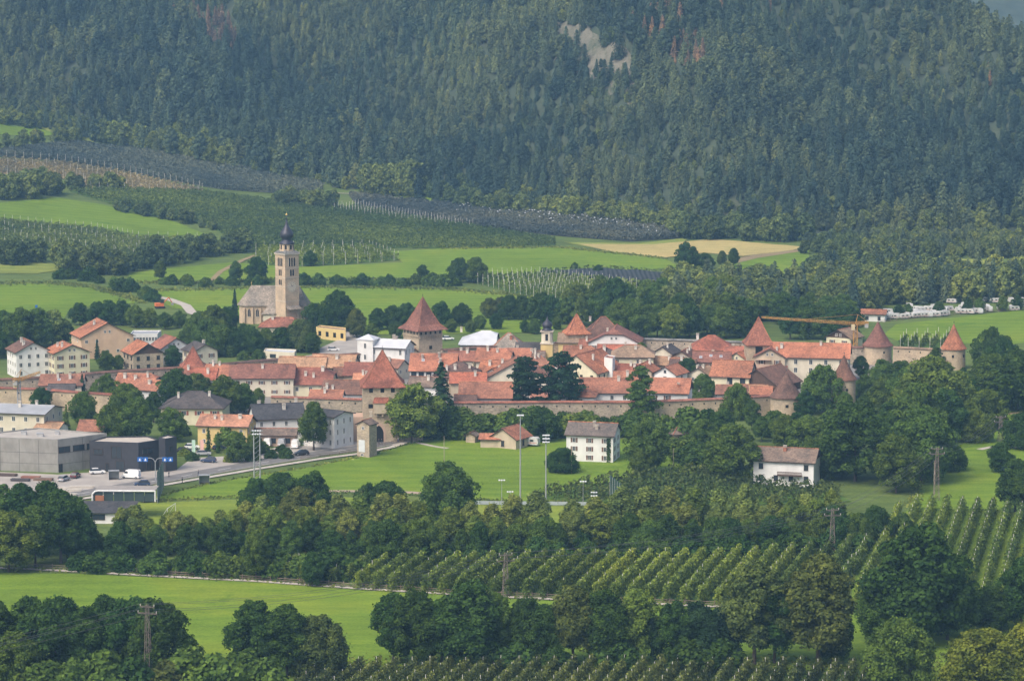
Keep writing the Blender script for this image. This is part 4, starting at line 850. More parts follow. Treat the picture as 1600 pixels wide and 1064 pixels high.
# small roofs filling the lanes between
for lab, A, yaw, L, W, ze, ro, wa in (('tiny orange roof wedged behind the red townhouse left of the gate roof', (600, 560), -30, 7, 7, 4.2, 'orange', 'cream'), ('narrow brown roof below the tan barns', (520, 574), 10, 8, 7, 4.6, 'brown', 'beige'), ('small tan-roofed annex right of the white villa', (648, 545), 60, 7, 6.5, 4.2, 'tan', 'beige'),
    ('short red-roofed house between rear gate tower and white hall', (700, 548), -12, 9, 8, 4.6, 'oldred', 'cream'), ('narrow salmon roof left of the chapel tower', (826, 560), 65, 8, 7, 5.0, 'salmon', 'white'), ('brown lean roof below the chapel tower', (842, 572), -6, 9, 8, 4.8, 'brown', 'beige'), ('small red roof right of the white stair block', (966, 568), -14, 8, 7, 4.4, 'red', 'cream'),
    ('weathered rust roof left of the small white gable', (1000, 569), 70, 8, 7.5, 4.6, 'rust', 'beige'), ('brown cottage roof above the small white gable', (1046, 560), -8, 8, 7, 4.8, 'brown', 'beige'), ('faded tan roof beside the big brown and orange barn', (1090, 575), 64, 8, 7, 4.4, 'tan', 'cream'), ('low old-red roof under the cream manor gable', (1188, 566), -10, 8, 7, 4.2, 'oldred', 'beige'), ('small rust roof between brown hipped townhouse and pines', (768, 576), 60, 8, 7.5, 4.8, 'rust', 'white'),
    ('old-red cottage roof behind the tan-roofed yellow house', (905, 530), -10, 8, 7, 5.4, 'oldred', 'cream'), ('grey-brown roof between the white hall and narrow orange roof', (815, 548), -4, 7, 7, 5.0, 'greybrown', 'cream'), ('tiny salmon roof below the long farmhouse, right end', (552, 583), -4, 7, 6.5, 4.4, 'salmon', 'cream'), ('small brown roof right of the wide orange townhouse', (682, 572), -20, 8, 7, 5.0, 'brown', 'cream')):
    house(lab, A, yaw, L, W, ze, .58, ro, wa, chim=2, win='plain', wsp=2.6, ww=.8, wh=1.1, name='cottage')
# in-town chapel with onion dome
def chapel():
    P = U(855, 499, 17.5); o = empty('chapel', (P.x, P.y, H(P.x, P.y)), R(-6), label='slim yellow chapel tower with small dark onion dome in the old town', cat='chapel'); mb = MB()
    mb.prism([(-2, -2), (2, -2), (2, 2), (-2, 2)], -1.5, 9.4); mb.build('shaft', WALLS['yellow'], o)
    c = MB(); c.box((0, 0, 9.5), (4.5, 4.5, .3)); c.box((0, 0, 13.6), (4.4, 4.4, .3)); c.build('cornice', STONETRIM, o)
    b = MB(); b.prism([(-1.85, -1.1), (-1.1, -1.85), (1.1, -1.85), (1.85, -1.1), (1.85, 1.1), (1.1, 1.85), (-1.1, 1.85), (-1.85, 1.1)], 9.6, 13.5); bl = b.build('belfry', WALLS['cream'], o)
    for s in 'SAB':
        x, y, rz = side_xy(s, 3.7, 3.7, .5, .01); window(bl, x, y, 11.6, rz, .9, 2.2, 'slot')
    d = MB(); d.lathe([(2.1, 13.7), (1.5, 14.3), (1.35, 14.7), (1.75, 15.2), (1.8, 15.7), (1.4, 16.4), (.7, 17.0), (.25, 17.6), (.06, 18.6)], 18); d.smooth = True; d.build('onion_dome', plain('dark_metal_dome', (.045, .043, .055)), o)
    n = MB(); n.prism([(-10.5, -1.0), (-2, -1.0), (-2, 7), (-10.5, 7)], -1.5, 5.5); n.build('nave_wall', WALLS['cream'], o)
    r = MB(); r.mesh([(-11, -1.6, 5.4), (-1.9, -1.6, 5.4), (-1.9, 3, 9.4), (-11, 3, 9.4), (-11, 7.6, 5.4), (-1.9, 7.6, 5.4)], [(0, 1, 2, 3), (3, 2, 5, 4), (0, 3, 4), (1, 5, 2), (0, 4, 5, 1)]); r.build('nave_roof', ROOFS['slate'], o)
chapel()
# ------------------------------------------------------------------ trees and shrubs
TI = {'d': (.046, .092, .023), 'm': (.084, .140, .030), 'l': (.130, .190, .038), 'o': (.180, .230, .060), 'b': (.092, .124, .036), 'y': (.130, .170, .030), 'r': (.16, .085, .04), 'n': (.028, .060, .030)}
def T(kind, x, base, top, label, tint='m', wid=1.0, group=None, cat='tree', name=None, v=None):
    p = G(x, base); s = scale_at(p.y); return tree(kind, (p.x, p.y, p.z-.1), max(1.2, (base-top)/(s*.985)), label, group, TI[tint], wid, name, cat, v)
def belt(px, n, kinds, hm, tints, label, group, jy=5, jx=10, wid=(.9, 1.15), cat='tree'):
    """n plants along a line of pixels on the ground, heights in metres"""
    P = [Vector(p) for p in px]; seg = [(b-a).length for a, b in zip(P, P[1:])]; tot = sum(seg)
    for i in range(n):
        d = (i+.5)/n*tot+random.uniform(-jx, jx); d = min(max(d, 0), tot-.01); k = 0
        while d > seg[k]: d -= seg[k]; k += 1
        q = P[k].lerp(P[k+1], d/seg[k]); p = G(q.x, q.y+random.uniform(-jy, jy))
        tree(random.choice(kinds), (p.x, p.y, p.z-.1), random.uniform(*hm), label, group, TI[random.choice(tints)], random.uniform(*wid), cat=cat)
# foreground
g = 'dark broadleaf trees in the lower left corner'
for x, b, t, ti in ((-8, 1066, 946, 'd'), (48, 1058, 938, 'd'), (92, 1064, 934, 'd'), (135, 1066, 948, 'd'), (172, 1052, 938, 'd'), (206, 1058, 934, 'd'), (245, 1062, 936, 'd'), (22, 1080, 985, 'm')):
    T('round' if x % 3 else 'tall', x, b, t+random.uniform(-8, 10), 'dark broadleaf tree in the clump around the ivy-wrapped pylon', ti, 1.05, g)
for x, b, t, ti in ((20, 1085, 1040, 'm'), (70, 1090, 1035, 'm'), (120, 1085, 1030, 'm'), (165, 1085, 1018, 'm'), (205, 1088, 1030, 'd'), (260, 1085, 1035, 'b'), (300, 1080, 1014, 'm'), (340, 1085, 1025, 'm'), (385, 1080, 1018, 'm'), (415, 1085, 1030, 'm')):
    T('shrub', x, b, t, 'leafy shrub along the bottom edge beside the near orchard', ti, 1.1, 'shrubs along the bottom edge', 'shrub')
T('round', 396, 1050, 940, 'dark tree with ragged outline, first of three on the bright meadow', 'd', 1.0)
T('tall', 448, 1056, 944, 'dark slim tree, middle one of three on the bright meadow', 'd', 1.2)
T('broad', 498, 1054, 962, 'brown-tinged rounded tree, last of three on the bright meadow', 'b', .85)
g = 'row of dark trees behind the near orchard'
for x, b, t, k, ti, w_ in ((615, 1036, 926, 'tall', 'd', 1.1), (652, 1040, 924, 'round', 'd', .95), (690, 1040, 935, 'tall', 'd', 1.1), (732, 1040, 912, 'round', 'd', 1.1), (772, 1036, 925, 'tall', 'm', 1.0), (822, 1036, 934, 'round', 'd', .9),
                          (850, 1040, 944, 'tall', 'd', 1.0), (944, 1040, 921, 'tall', 'd', 1.15), (1050, 1036, 940, 'round', 'd', .9), (1090, 1036, 942, 'round', 'n', 1.0), (1122, 1036, 952, 'broad', 'n', .8)):
    T(k, x, b, t, 'dark green tree in the row behind the near orchard', ti, w_, g)
T('tall', 895, 1038, 914, 'tall tree with brown-green crown in the dark row behind the near orchard', 'b', 1.1)
T('tall', 996, 1036, 920, 'lighter green tree in the dark row behind the near orchard', 'l', 1.15)
for x, b, t in ((805, 1046, 1005), (870, 1046, 1010), (968, 1046, 1002), (1075, 1046, 1000), (1130, 1046, 1000)):
    T('shrub', x, b, t, 'dark shrub under the tree row behind the near orchard', 'd', 1.2, 'shrubs under the near tree row', 'shrub')
T('tall', 1178, 1038, 876, 'tall slender-trunked tree with brownish crown, left of the near pair', 'b', 1.1, v=0)
T('tall', 1210, 1036, 905, 'dark slender tree squeezed behind the brownish near tree', 'd', 1.0, v=1)
T('tall', 1278, 1040, 866, 'tall slender-trunked tree with yellow-brown crown, right of the near pair', 'b', 1.15, v=2)
T('round', 1300, 1034, 950, 'dark low tree beside the yellow-brown slender tree', 'd', .9)
T('round', 1432, 1002, 826, 'very large dark round tree, biggest of the right-hand foreground', 'd', 1.12, v=1)
T('round', 1480, 1000, 880, 'dark tree leaning against the right side of the biggest tree', 'd', 1.0)
T('round', 1372, 1004, 914, 'lighter green conical tree at the foot of the biggest dark tree', 'm', .95)
T('broad', 1405, 1070, 968, 'layered green tree on the bright grass at bottom right', 'm', .95)
T('broad', 1535, 1085, 984, 'broad yellow-green tree in the bottom right corner', 'y', 1.15)
T('broad', 1605, 1070, 975, 'dark yellow-green tree cut by the bottom right edge', 'y', 1.0)
T('round', 1545, 985, 915, 'dark bushy tree between the biggest tree and the right edge', 'd', 1.3)
T('tall', 1596, 985, 872, 'dark tree cut by the right edge below the trellis orchard', 'd', 1.2)
# riverside belt across the middle
gw = 'pale willows of the middle belt'; gd = 'dark broadleaf trees of the middle belt'; gs = 'shrubs along the foot of the middle belt'
lw = 'pale olive willow in the long belt between pitch and trellis orchard'; ld = 'dark broadleaf tree in the long belt between pitch and trellis orchard'; ls = 'green shrub along the front of the long middle tree belt'
for x, t in ((190, 800), (215, 796), (262, 808), (298, 812), (345, 805), (385, 792), (412, 784), (475, 800), (505, 790), (530, 782), (560, 786), (598, 780), (625, 782), (650, 790), (735, 792), (770, 796), (800, 780), (838, 776), (895, 790), (930, 785), (970, 770), (1010, 768), (1045, 768), (1085, 772), (1125, 770), (1165, 766), (1210, 782), (1260, 780), (1300, 776)):
    b = 858-max(0, x-900)*.035; T('plume', x, b, t-6, lw, random.choice('oool'), random.uniform(1.35, 1.95), gw)
for x in range(205, 1330, 38):
    T('tall', x+random.uniform(-10, 10), 862-max(0, x-900)*.04, 862-max(0, x-900)*.04-random.uniform(52, 72), 'light green bushy tree among the willows of the middle belt', random.choice('lol'), random.uniform(1.0, 1.3), 'light bushy trees of the middle belt')
for x in range(120, 1420, 33):
    b = 876-max(0, x-560)*.018-max(0, x-1150)*.06; t = b-random.uniform(42, 66); T(random.choice(('round', 'tall', 'broad')), x+random.uniform(-8, 8), b+random.uniform(-9, 3), t, ld, random.choice('dddmm'), random.uniform(.85, 1.05), gd)
for x in range(130, 545, 24): T('shrub', x+random.uniform(-6, 6), 893+(x-130)*.03+random.uniform(-3, 0), 893-random.uniform(20, 38), ls, random.choice('dmm'), random.uniform(1, 1.3), gs, 'shrub')
for x in range(560, 1380, 46): T('shrub', x+random.uniform(-8, 8), 876-max(0, x-900)*.03, 845-max(0, x-900)*.03+random.uniform(-6, 6), ls, random.choice('dd'), random.uniform(1, 1.4), gs, 'shrub')
T('round', 488, 916, 862, 'small dark tree with bare stem standing before the middle belt near the fence', 'd', .8)
T('tall', 400, 905, 828, 'feathery dark tree at the front of the middle belt beside the fence', 'm', 1.0)
T('round', 14, 893, 800, 'bright green rounded tree at the picture edge before the middle belt', 'l', 1.15)
for x, b, t, ti in ((55, 885, 790, 'm'), (95, 880, 765, 'd'), (35, 870, 755, 'd'), (75, 868, 752, 'd'), (5, 865, 758, 'm'), (130, 878, 800, 'd'), (118, 870, 775, 'm')): T('tall', x, b, t, 'dark tall tree in the middle belt near the clubhouse', ti, 1.1, 'left end of the middle belt')
for x, b, t, k, ti in ((402, 808, 748, 'round', 'd'), (440, 806, 740, 'broad', 'd'), (490, 808, 738, 'round', 'd'), (470, 812, 760, 'broad', 'b'), (575, 806, 756, 'round', 'd'), (605, 804, 752, 'broad', 'd')):
    T(k, x, b, t, 'dark rounded tree on the meadow edge behind the middle willows', ti, 1.05, 'dark trees behind the middle willows')
T('round', 700, 826, 724, 'large round olive-green tree standing above the middle belt near the floodlights', 'm', 1.05, v=3)
# around the gate, the meadow and the houses before the wall
T('round', 643, 690, 602, 'big round bright tree right beside the front gate', 'l', 1.25, v=2)
T('spruce', 690, 662, 566, 'tall dark cedar between gate and long orange roof', 'n', 1.45)
T('pine', 818, 652, 556, 'left one of two tall dark pines rising over the front wall', 'n', 1.0, v=0)
T('pine', 876, 652, 547, 'right one of two tall dark pines rising over the front wall', 'n', .95, v=1)
T('pine', 1000, 660, 570, 'tall leafy dark tree before the front wall, right of the pines', 'm', .85, v=1, name='broadleaf_tree')
g = 'bushes at the foot of the front wall'; lb = 'green bush in the row along the foot of the front town wall'
for x in range(655, 1110, 16): T(random.choice(('shrub', 'fruit', 'shrub')), x+random.uniform(-5, 5), 684+random.uniform(-14, 4), 643+random.uniform(-8, 10), lb, random.choice('mmlmd'), random.uniform(.9, 1.25), g, 'shrub', name='bush')
T('round', 846, 690, 637, 'dark round tree behind the white caravan on the meadow', 'd', 1.1)
T('broad', 800, 682, 650, 'small tree turning orange and yellow beside the little barn', 'y', .9)
T('broad', 880, 738, 700, 'lone wide apple tree on the meadow below the white house', 'd', 1.15, name='fruit_tree')
T('round', 1010, 738, 655, 'large drab green tree right of the white house with brown shutters', 'm', 1.0)
T('round', 1000, 745, 700, 'lower green tree before the drab tree beside the white house', 'm', .9)
T('fruit', 1068, 722, 682, 'round fruit tree on open grass right of the drab tree', 'm', 1.2)
T('round', 1143, 752, 664, 'large dark tree directly left of the white balcony house', 'm', 1.2)
T('broad', 1150, 655, 600, 'leafy tree hiding the front wall left of the round tower', 'm', .72)
T('round', 1285, 648, 572, 'tall green tree between the two round towers of the castle', 'm', 1.0)
T('tall', 1258, 662, 610, 'dark narrow tree just right of the front round tower', 'd', 1.1)
T('round', 1336, 752, 632, 'huge dark tree behind the white balcony house', 'd', 1.15, v=0)
T('round', 1400, 770, 680, 'large olive tree right of the huge dark tree', 'm', 1.0)
T('round', 1440, 752, 640, 'dark green tree at the edge of the right-hand meadow', 'm', 1.1)
T('round', 1564, 738, 692, 'lone small round tree on the right-hand meadow', 'd', 1.15)
T('tall', 1586, 800, 716, 'dark tree at the right edge above the trellis orchard', 'd', 1.1)
T('tall', 1605, 805, 730, 'second dark tree cut by the right edge above the trellis orchard', 'd', 1.1)
g = 'leafy trees below the castle on the right'; l_ = 'green tree in the grove between castle towers and right meadow'
for x, b, t, k, ti in ((1378, 606, 562, 'round', 'm'), (1345, 594, 556, 'tall', 'd'), (1405, 620, 565, 'round', 'd'), (1440, 612, 570, 'broad', 'd'), (1462, 580, 542, 'tall', 'd'), (1380, 650, 590, 'round', 'm'), (1420, 655, 575, 'round', 'm'), (1455, 660, 560, 'broad', 'l'), (1500, 645, 584, 'round', 'd'),
                      (1350, 640, 585, 'tall', 'm'), (1548, 580, 514, 'round', 'd'), (1570, 600, 530, 'round', 'd'), (1545, 640, 555, 'round', 'm'), (1590, 640, 550, 'broad', 'd'), (1480, 690, 610, 'round', 'd'), (1520, 690, 640, 'broad', 'y'), (1540, 670, 610, 'broad', 'm'), (1435, 700, 600, 'round', 'm'),
                      (1390, 700, 630, 'round', 'd'), (1300, 700, 640, 'round', 'm'), (1265, 705, 650, 'broad', 'm'), (1225, 700, 648, 'round', 'm'), (1190, 690, 650, 'tall', 'm'), (1130, 690, 640, 'round', 'd'), (1100, 700, 655, 'round', 'm'), (1350, 690, 620, 'tall', 'd'), (1410, 740, 660, 'round', 'd'), (1480, 735, 690, 'broad', 'd'), (1320, 660, 612, 'tall', 'm'),
                      (1245, 682, 645, 'round', 'd'), (1210, 682, 642, 'broad', 'm'), (1175, 672, 625, 'tall', 'm'), (1095, 650, 612, 'tall', 'm'), (1085, 735, 690, 'fruit', 'm'), (1120, 740, 695, 'round', 'm'), (1290, 745, 690, 'broad', 'd'), (1505, 610, 574, 'tall', 'd'), (1600, 700, 645, 'broad', 'd')):
    T(k, x, b, t, l_, ti, random.uniform(1.0, 1.2), g)
T('broad', 1100, 625, 585, 'tree growing inside the wall by the orange boarded gable', 'm', .9)
T('broad', 1075, 600, 560, 'small tree between roofs in the right half of town', 'd', .8)
T('tall', 1002, 575, 535, 'olive tree rising between roofs behind the tan hipped roof', 'l', 1.0)
# left of the gate
for x, b, t, k, ti, lab in ((129, 628, 584, 'spruce', 'n', 'dark spruce above the beige front wall, left half of town'), (64, 645, 606, 'round', 'd', 'dark tree before the beige front wall near the thin crane'), (490, 704, 628, 'tall', 'm', 'tall green tree covering the white cube house'),
                            (436, 676, 650, 'cypress', 'd', 'small dark cypress in front of the white house with slate roof'), (326, 708, 668, 'cypress', 'd', 'slim cypress left of pair before the yellow house'), (341, 708, 674, 'cypress', 'd', 'slim cypress right of pair before the yellow house'),
                            (355, 700, 666, 'fruit', 'l', 'small bright tree before the yellow house corner'), (372, 722, 676, 'round', 'm', 'rounded tree on the car park beside the main road'), (398, 712, 672, 'tall', 'm', 'slender tree between yellow house and brown garage'),
                            (104, 676, 632, 'spruce', 'm', 'egg-shaped dark tree behind the concrete hall'), (178, 690, 628, 'round', 'm', 'dark oval tree behind the dark modern building, left one'), (213, 690, 622, 'round', 'm', 'large oval tree behind the dark modern building, middle one'), (268, 690, 638, 'round', 'm', 'broad tree behind the dark modern building, right one'),
                            (130, 662, 612, 'round', 'm', 'green tree between beige wall and orange shed'), (165, 640, 586, 'round', 'm', 'tall rounded tree among the roofs left of town'), (200, 650, 600, 'broad', 'm', 'broad tree among the roofs left of town'), (240, 660, 612, 'tall', 'd', 'dark narrow tree left of the dark hipped house'),
                            (275, 640, 577, 'round', 'd', 'dark tree below the small square wall tower'), (308, 628, 584, 'broad', 'b', 'reddish brown tree below the small square wall tower'), (318, 630, 592, 'tall', 'd', 'dark pointed tree right of the reddish tree'), (352, 648, 588, 'round', 'm', 'pale green tree left of the long farmhouse'), (382, 645, 600, 'round', 'm', 'green tree before the long farmhouse wall'),
                            (404, 640, 606, 'tall', 'l', 'slim tree at the corner of the long farmhouse'), (404, 573, 546, 'round', 'm', 'round tree beside the small white pavilion'), (475, 574, 556, 'broad', 'm', 'small tree among tan roofs below the church'), (380, 562, 548, 'shrub', 'm', 'bush beside the road below the church'),
                            (270, 572, 540, 'round', 'd', 'round tree before the white-gabled house'), (152, 562, 530, 'spruce', 'n', 'small dark spruce before the peach house'), (165, 580, 548, 'round', 'm', 'tree beside the stone barn'), (185, 578, 555, 'round', 'm', 'low tree left of the stone barn')):
    T(k, x, b, t, lab, ti, 1.05)
for x, b, t in ((288, 712, 700), (300, 720, 706), (410, 708, 690), (425, 716, 702), (448, 716, 700), (440, 706, 694), (395, 720, 705), (360, 722, 708), (283, 680, 660), (560, 664, 645), (550, 668, 652)): T('shrub', x, b, t, 'garden shrub near the car park beside the main road', random.choice('mdbl'), 1.1, 'garden shrubs by the car park', 'shrub')
# below and around the church
g = 'park trees below the church'; l_ = 'green tree in the park grove below the church'
for x, b, t, k, ti in ((300, 548, 506, 'round', 'm'), (322, 552, 500, 'round', 'm'), (345, 556, 508, 'broad', 'm'), (368, 556, 512, 'round', 'd'), (392, 556, 510, 'round', 'd'), (415, 552, 514, 'round', 'm'), (440, 550, 512, 'broad', 'd'), (470, 548, 500, 'broad', 'b'), (488, 552, 520, 'round', 'd'), (335, 530, 478, 'round', 'm'), (355, 520, 480, 'round', 'd'), (310, 525, 488, 'broad', 'm'), (425, 545, 520, 'broad', 'm'), (380, 540, 505, 'tall', 'd')):
    T(k, x, b, t, l_, ti, 1.05, g)
g = 'tree row behind the farmhouses on the left'; l_ = 'dark tree in the row behind the peach house and farmhouses'
for x, b, t, ti in ((8, 540, 486, 'd'), (35, 545, 482, 'm'), (60, 542, 484, 'm'), (82, 540, 486, 'o'), (98, 538, 500, 'd'), (125, 508, 474, 'd'), (152, 508, 472, 'd'), (170, 508, 470, 'd'), (190, 508, 470, 'd'), (212, 512, 478, 'm'), (235, 512, 482, 'm'), (-5, 560, 515, 'd'), (18, 528, 492, 'd'), (45, 520, 490, 'm'), (258, 515, 488, 'm'), (280, 512, 486, 'm')):
    T('round', x, b, t, l_, ti, 1.1, g)
T('spruce', 367, 500, 452, 'dark pointed spruce at the left end of the church', 'n', .9)
g = 'tree row behind the rear gate tower'; l_ = 'dark green tree in the row between church and rear gate'
for x, b, t, ti in ((492, 518, 474, 'd'), (530, 518, 456, 'd'), (512, 520, 480, 'd'), (590, 516, 482, 'd'), (612, 514, 478, 'd'), (635, 514, 474, 'd'), (690, 512, 472, 'd'), (722, 510, 474, 'd'), (618, 528, 502, 'm'), (580, 530, 505, 'm'), (735, 520, 500, 'm'), (705, 520, 498, 'm')): T('round', x, b, t, l_, ti, 1.05, g)
T('round', 557, 528, 484, 'tree with orange autumn crown right of the church', 'b', .95)
g = 'orchard trees behind the chapel roofs'; l_ = 'green tree in the row behind the onion-domed chapel'
for x, b, t, ti in ((765, 498, 466, 'b'), (782, 496, 464, 'b'), (795, 500, 462, 'd'), (815, 500, 462, 'd'), (845, 505, 458, 'd'), (858, 506, 462, 'd'), (750, 515, 492, 'm'), (775, 515, 490, 'd'), (820, 520, 500, 'd'), (835, 522, 498, 'm'), (880, 500, 470, 'd'), (870, 515, 495, 'm')): T('round', x, b, t, l_, ti, 1.05, g)
g = 'park trees behind the rear town wall'; l_ = 'green tree in the dense park behind the rear town wall'
for x in range(890, 1345, 24):
    for b, h in ((506, 38), (528, 40), (482, 36)):
        if b == 528 and (x < 960 or 1165 < x < 1205): continue
        T(random.choice(('round', 'round', 'tall')), x+random.uniform(-9, 9), b+random.uniform(-7, 7), b-h-random.uniform(0, 16), l_, random.choice('mmmdl'), random.uniform(1.0, 1.25), g)
for x in (1404, 1418, 1466, 1512, 1530, 1566, 1590): T('round', x, 498-(x-1376)*.06, 478-(x-1376)*.075, 'small tree shading the motorhomes on the campsite', random.choice('dm'), 1.0, 'small campsite trees')
# single trees and hedges in the fields behind
for x, b, t, k, ti, lab in ((717, 442, 404, 'round', 'd', 'left tree of the round pair on the upper meadow'), (742, 442, 403, 'round', 'm', 'right tree of the round pair on the upper meadow'), (661, 436, 414, 'round', 'd', 'lone small tree on the upper meadow edge'), (1072, 420, 380, 'round', 'd', 'large dark tree below the golden corn field'), (1100, 420, 396, 'broad', 'd', 'low tree beside the large dark tree by the corn'),
                             (1128, 418, 392, 'tall', 'b', 'brownish tree right of the corn field copse'), (1146, 418, 388, 'tall', 'd', 'dark upright tree right of the corn field copse'), (820, 437, 422, 'cypress', 'd', 'small dark conifer on the upper meadow, left one'), (836, 436, 420, 'cypress', 'd', 'small dark conifer on the upper meadow, right one'), (934, 430, 414, 'round', 'd', 'small round tree above the dark net field'), (898, 422, 410, 'round', 'd', 'tiny round shrub tree out on the upper meadow'),
                             (400, 442, 402, 'round', 'd', 'dark tree directly left of the church tower'), (485, 416, 392, 'round', 'd', 'dark tree right of the church dome in the orchard'), (368, 442, 408, 'tall', 'm', 'thin tree left of the dark tree by the church'), (250, 440, 408, 'tall', 'm', 'slim tree at the end of the left hedgerow'), (1268, 430, 402, 'round', 'd', 'dark tree at the right end of the corn field track'), (1290, 432, 402, 'round', 'm', 'second tree at the right end of the corn field track')):
    T(k, x, b, t, lab, ti, 1.1)
def far_belts(name, label, lines):
    r = np.random.default_rng(21); P = []; S = []; K = []
    for px, n, (h0, h1), j in lines:
        A = np.array(px, float); sg = np.hypot(*np.diff(A, axis=0).T); cum = np.concatenate([[0], np.cumsum(sg)]); d = np.clip((np.arange(n)+.5)/n*cum[-1]+r.uniform(-6, 6, n), 0, cum[-1])
        for x, y in zip(np.interp(d, cum, A[:, 0]), np.interp(d, cum, A[:, 1])):
            p = G(x, y+r.uniform(-j, j)); P.append((p.x, p.y, p.z-.2)); S.append(r.uniform(h0, h1)/12); K.append(int(r.integers(6, 8)))
    instancer(name, P, S, K, r.uniform(0, 6.28, len(P)), label=label, cat='trees', kind='stuff')
far_belts('slope_hedgerow', 'bushy green hedgerow trees dividing the fields on the slope', [([(-10, 412), (60, 412)], 6, (10, 13), 4), ([(90, 424), (165, 426)], 8, (10, 14), 5), ([(165, 432), (235, 415), (330, 400), (390, 388)], 22, (7, 12), 5), ([(-10, 312), (95, 303)], 12, (11, 14), 4), ([(112, 297), (195, 297)], 7, (7, 10), 2), ([(170, 325), (200, 335), (290, 348), (345, 360)], 10, (5, 9), 3), ([(425, 322), (530, 326)], 12, (8, 11), 4), ([(-10, 238), (60, 228), (130, 222)], 10, (7, 10), 4)])
far_belts('forest_fringe', 'light green broadleaf fringe along the foot of the mountain forest', [([(140, 218), (260, 238), (400, 262), (480, 282)], 40, (9, 14), 4), ([(565, 302), (650, 308)], 9, (16, 20), 2), ([(690, 318), (760, 330), (900, 340), (1000, 352), (1060, 366)], 34, (8, 12), 3), ([(1050, 372), (1150, 374), (1260, 378)], 20, (9, 14), 3)])
g = 'low hedge shrubs between the meadows'; l_ = 'low hedge shrub on the bank between the meadows behind the church'
belt([(80, 432), (150, 440), (215, 462), (250, 472)], 14, ['shrub'], (3, 6), 'md', l_, g, 3, cat='shrub'); belt([(255, 446), (360, 446), (430, 444)], 14, ['shrub'], (2.5, 4.5), 'md', l_, g, 2, cat='shrub'); belt([(470, 445), (600, 446), (720, 446)], 26, ['shrub'], (2.5, 5.5), 'md', l_, g, 2, cat='shrub')
# far woods on the valley floor at the right: one mass
def woods():
    r = np.random.default_rng(9); P = []; K = []; S = []
    for poly, st, ks, sc in (([(1040, 472), (1060, 458), (1130, 460), (1180, 462), (1262, 455), (1290, 434), (1380, 430), (1460, 444), (1560, 448), (1590, 436), (1640, 430), (1640, 470), (1380, 478), (1340, 500), (1040, 500)], 5.5, (6, 7, 6, 7, 0, 3), (.75, 1.15)),
                             ([(1255, 398), (1262, 380), (1330, 374), (1640, 372), (1640, 402), (1560, 405), (1468, 403), (1400, 400), (1300, 402)], 5.0, (6, 7, 7, 6, 5, 1), (.4, .66)),
                             ([(-60, 183), (-60, 174), (40, 182), (150, 205), (150, 210)], 5, (6, 7), (.6, .8))):
        W_ = world_poly(poly); A = np.array(W_); gx, gy = np.meshgrid(np.arange(A[:, 0].min(), A[:, 0].max(), st), np.arange(A[:, 1].min(), A[:, 1].max(), st))
        x = (gx+r.uniform(-2, 2, gx.shape)).ravel(); y = (gy+r.uniform(-2, 2, gy.shape)).ravel(); ins = inside(W_, x, y) & (r.random(len(x)) < .85); x, y = x[ins], y[ins]
        P.append(np.stack([x, y, hgt(x, y)-.1], -1)); k = r.choice(ks, len(x)); K.append(k); S.append(r.uniform(*sc, len(x))*np.where(k < 6, .85, 1.0))
    P = np.concatenate(P); instancer('valley_woodland', P, np.concatenate(S), np.concatenate(K), r.uniform(0, 6.28, len(P)), label='mixed green woodland filling the valley floor between campsite and mountain', cat='woodland', kind='stuff')
woods()
# ------------------------------------------------------------------ orchards
POSTM = plain('pale_posts', (.60, .58, .53), .8)
def clip_rows(poly, d, spacing):
    """segments of parallel rows inside a world polygon"""
    d = Vector(d).normalized(); n = Vector((-d.y, d.x)); P = [Vector(p) for p in poly]; a = [p.dot(n) for p in P]; out = []
    s = min(a)+spacing*.5
    while s < max(a):
        hit = []
        for i in range(len(P)):
            u, v_ = a[i]-s, a[(i+1) % len(P)]-s
            if u*v_ < 0: hit.append(P[i].lerp(P[(i+1) % len(P)], u/(u-v_)).dot(d))
        hit.sort()
        for k in range(0, len(hit)-1, 2):
            if hit[k+1]-hit[k] > 5: out.append((n*s+d*hit[k], n*s+d*hit[k+1]))
        s += spacing
    return out
ORL = leaf_mat('orchard_leaves', (.165, .240, .080), .75, 1.25, .3); ORL2 = leaf_mat('orchard_leaves_grey', (.150, .205, .085), .75, 1.25, .3); ORL3 = leaf_mat('dry_rows', (.30, .27, .175), .8, 1.2, .2); ORL4 = leaf_mat('orchard_leaves_bright', (.180, .250, .060), .7, 1.3, .3)
def hedge_quads(a, b, hgt_, wd, per, size):
    L = (b-a).length; n = int(L*per); t = rng.random(n); z = rng.random(n)**.8*hgt_; w_ = rng.normal(size=n)*wd*.42*(1.05-.55*z/hgt_)
    d = (b-a)/L; nn = Vector((-d.y, d.x)); x = a.x+d.x*t*L+nn.x*w_; y = a.y+d.y*t*L+nn.y*w_
    lump = 1+.05*np.sin(t*L/1.1+a.x); C = np.stack([x, y, z*lump], -1); N = rng.normal(size=(n, 3))*.6+np.stack([nn.x*np.sign(w_), nn.y*np.sign(w_), np.full(n, .7)], -1)
    return C, N, rng.uniform(.65, 1.3, n)*size
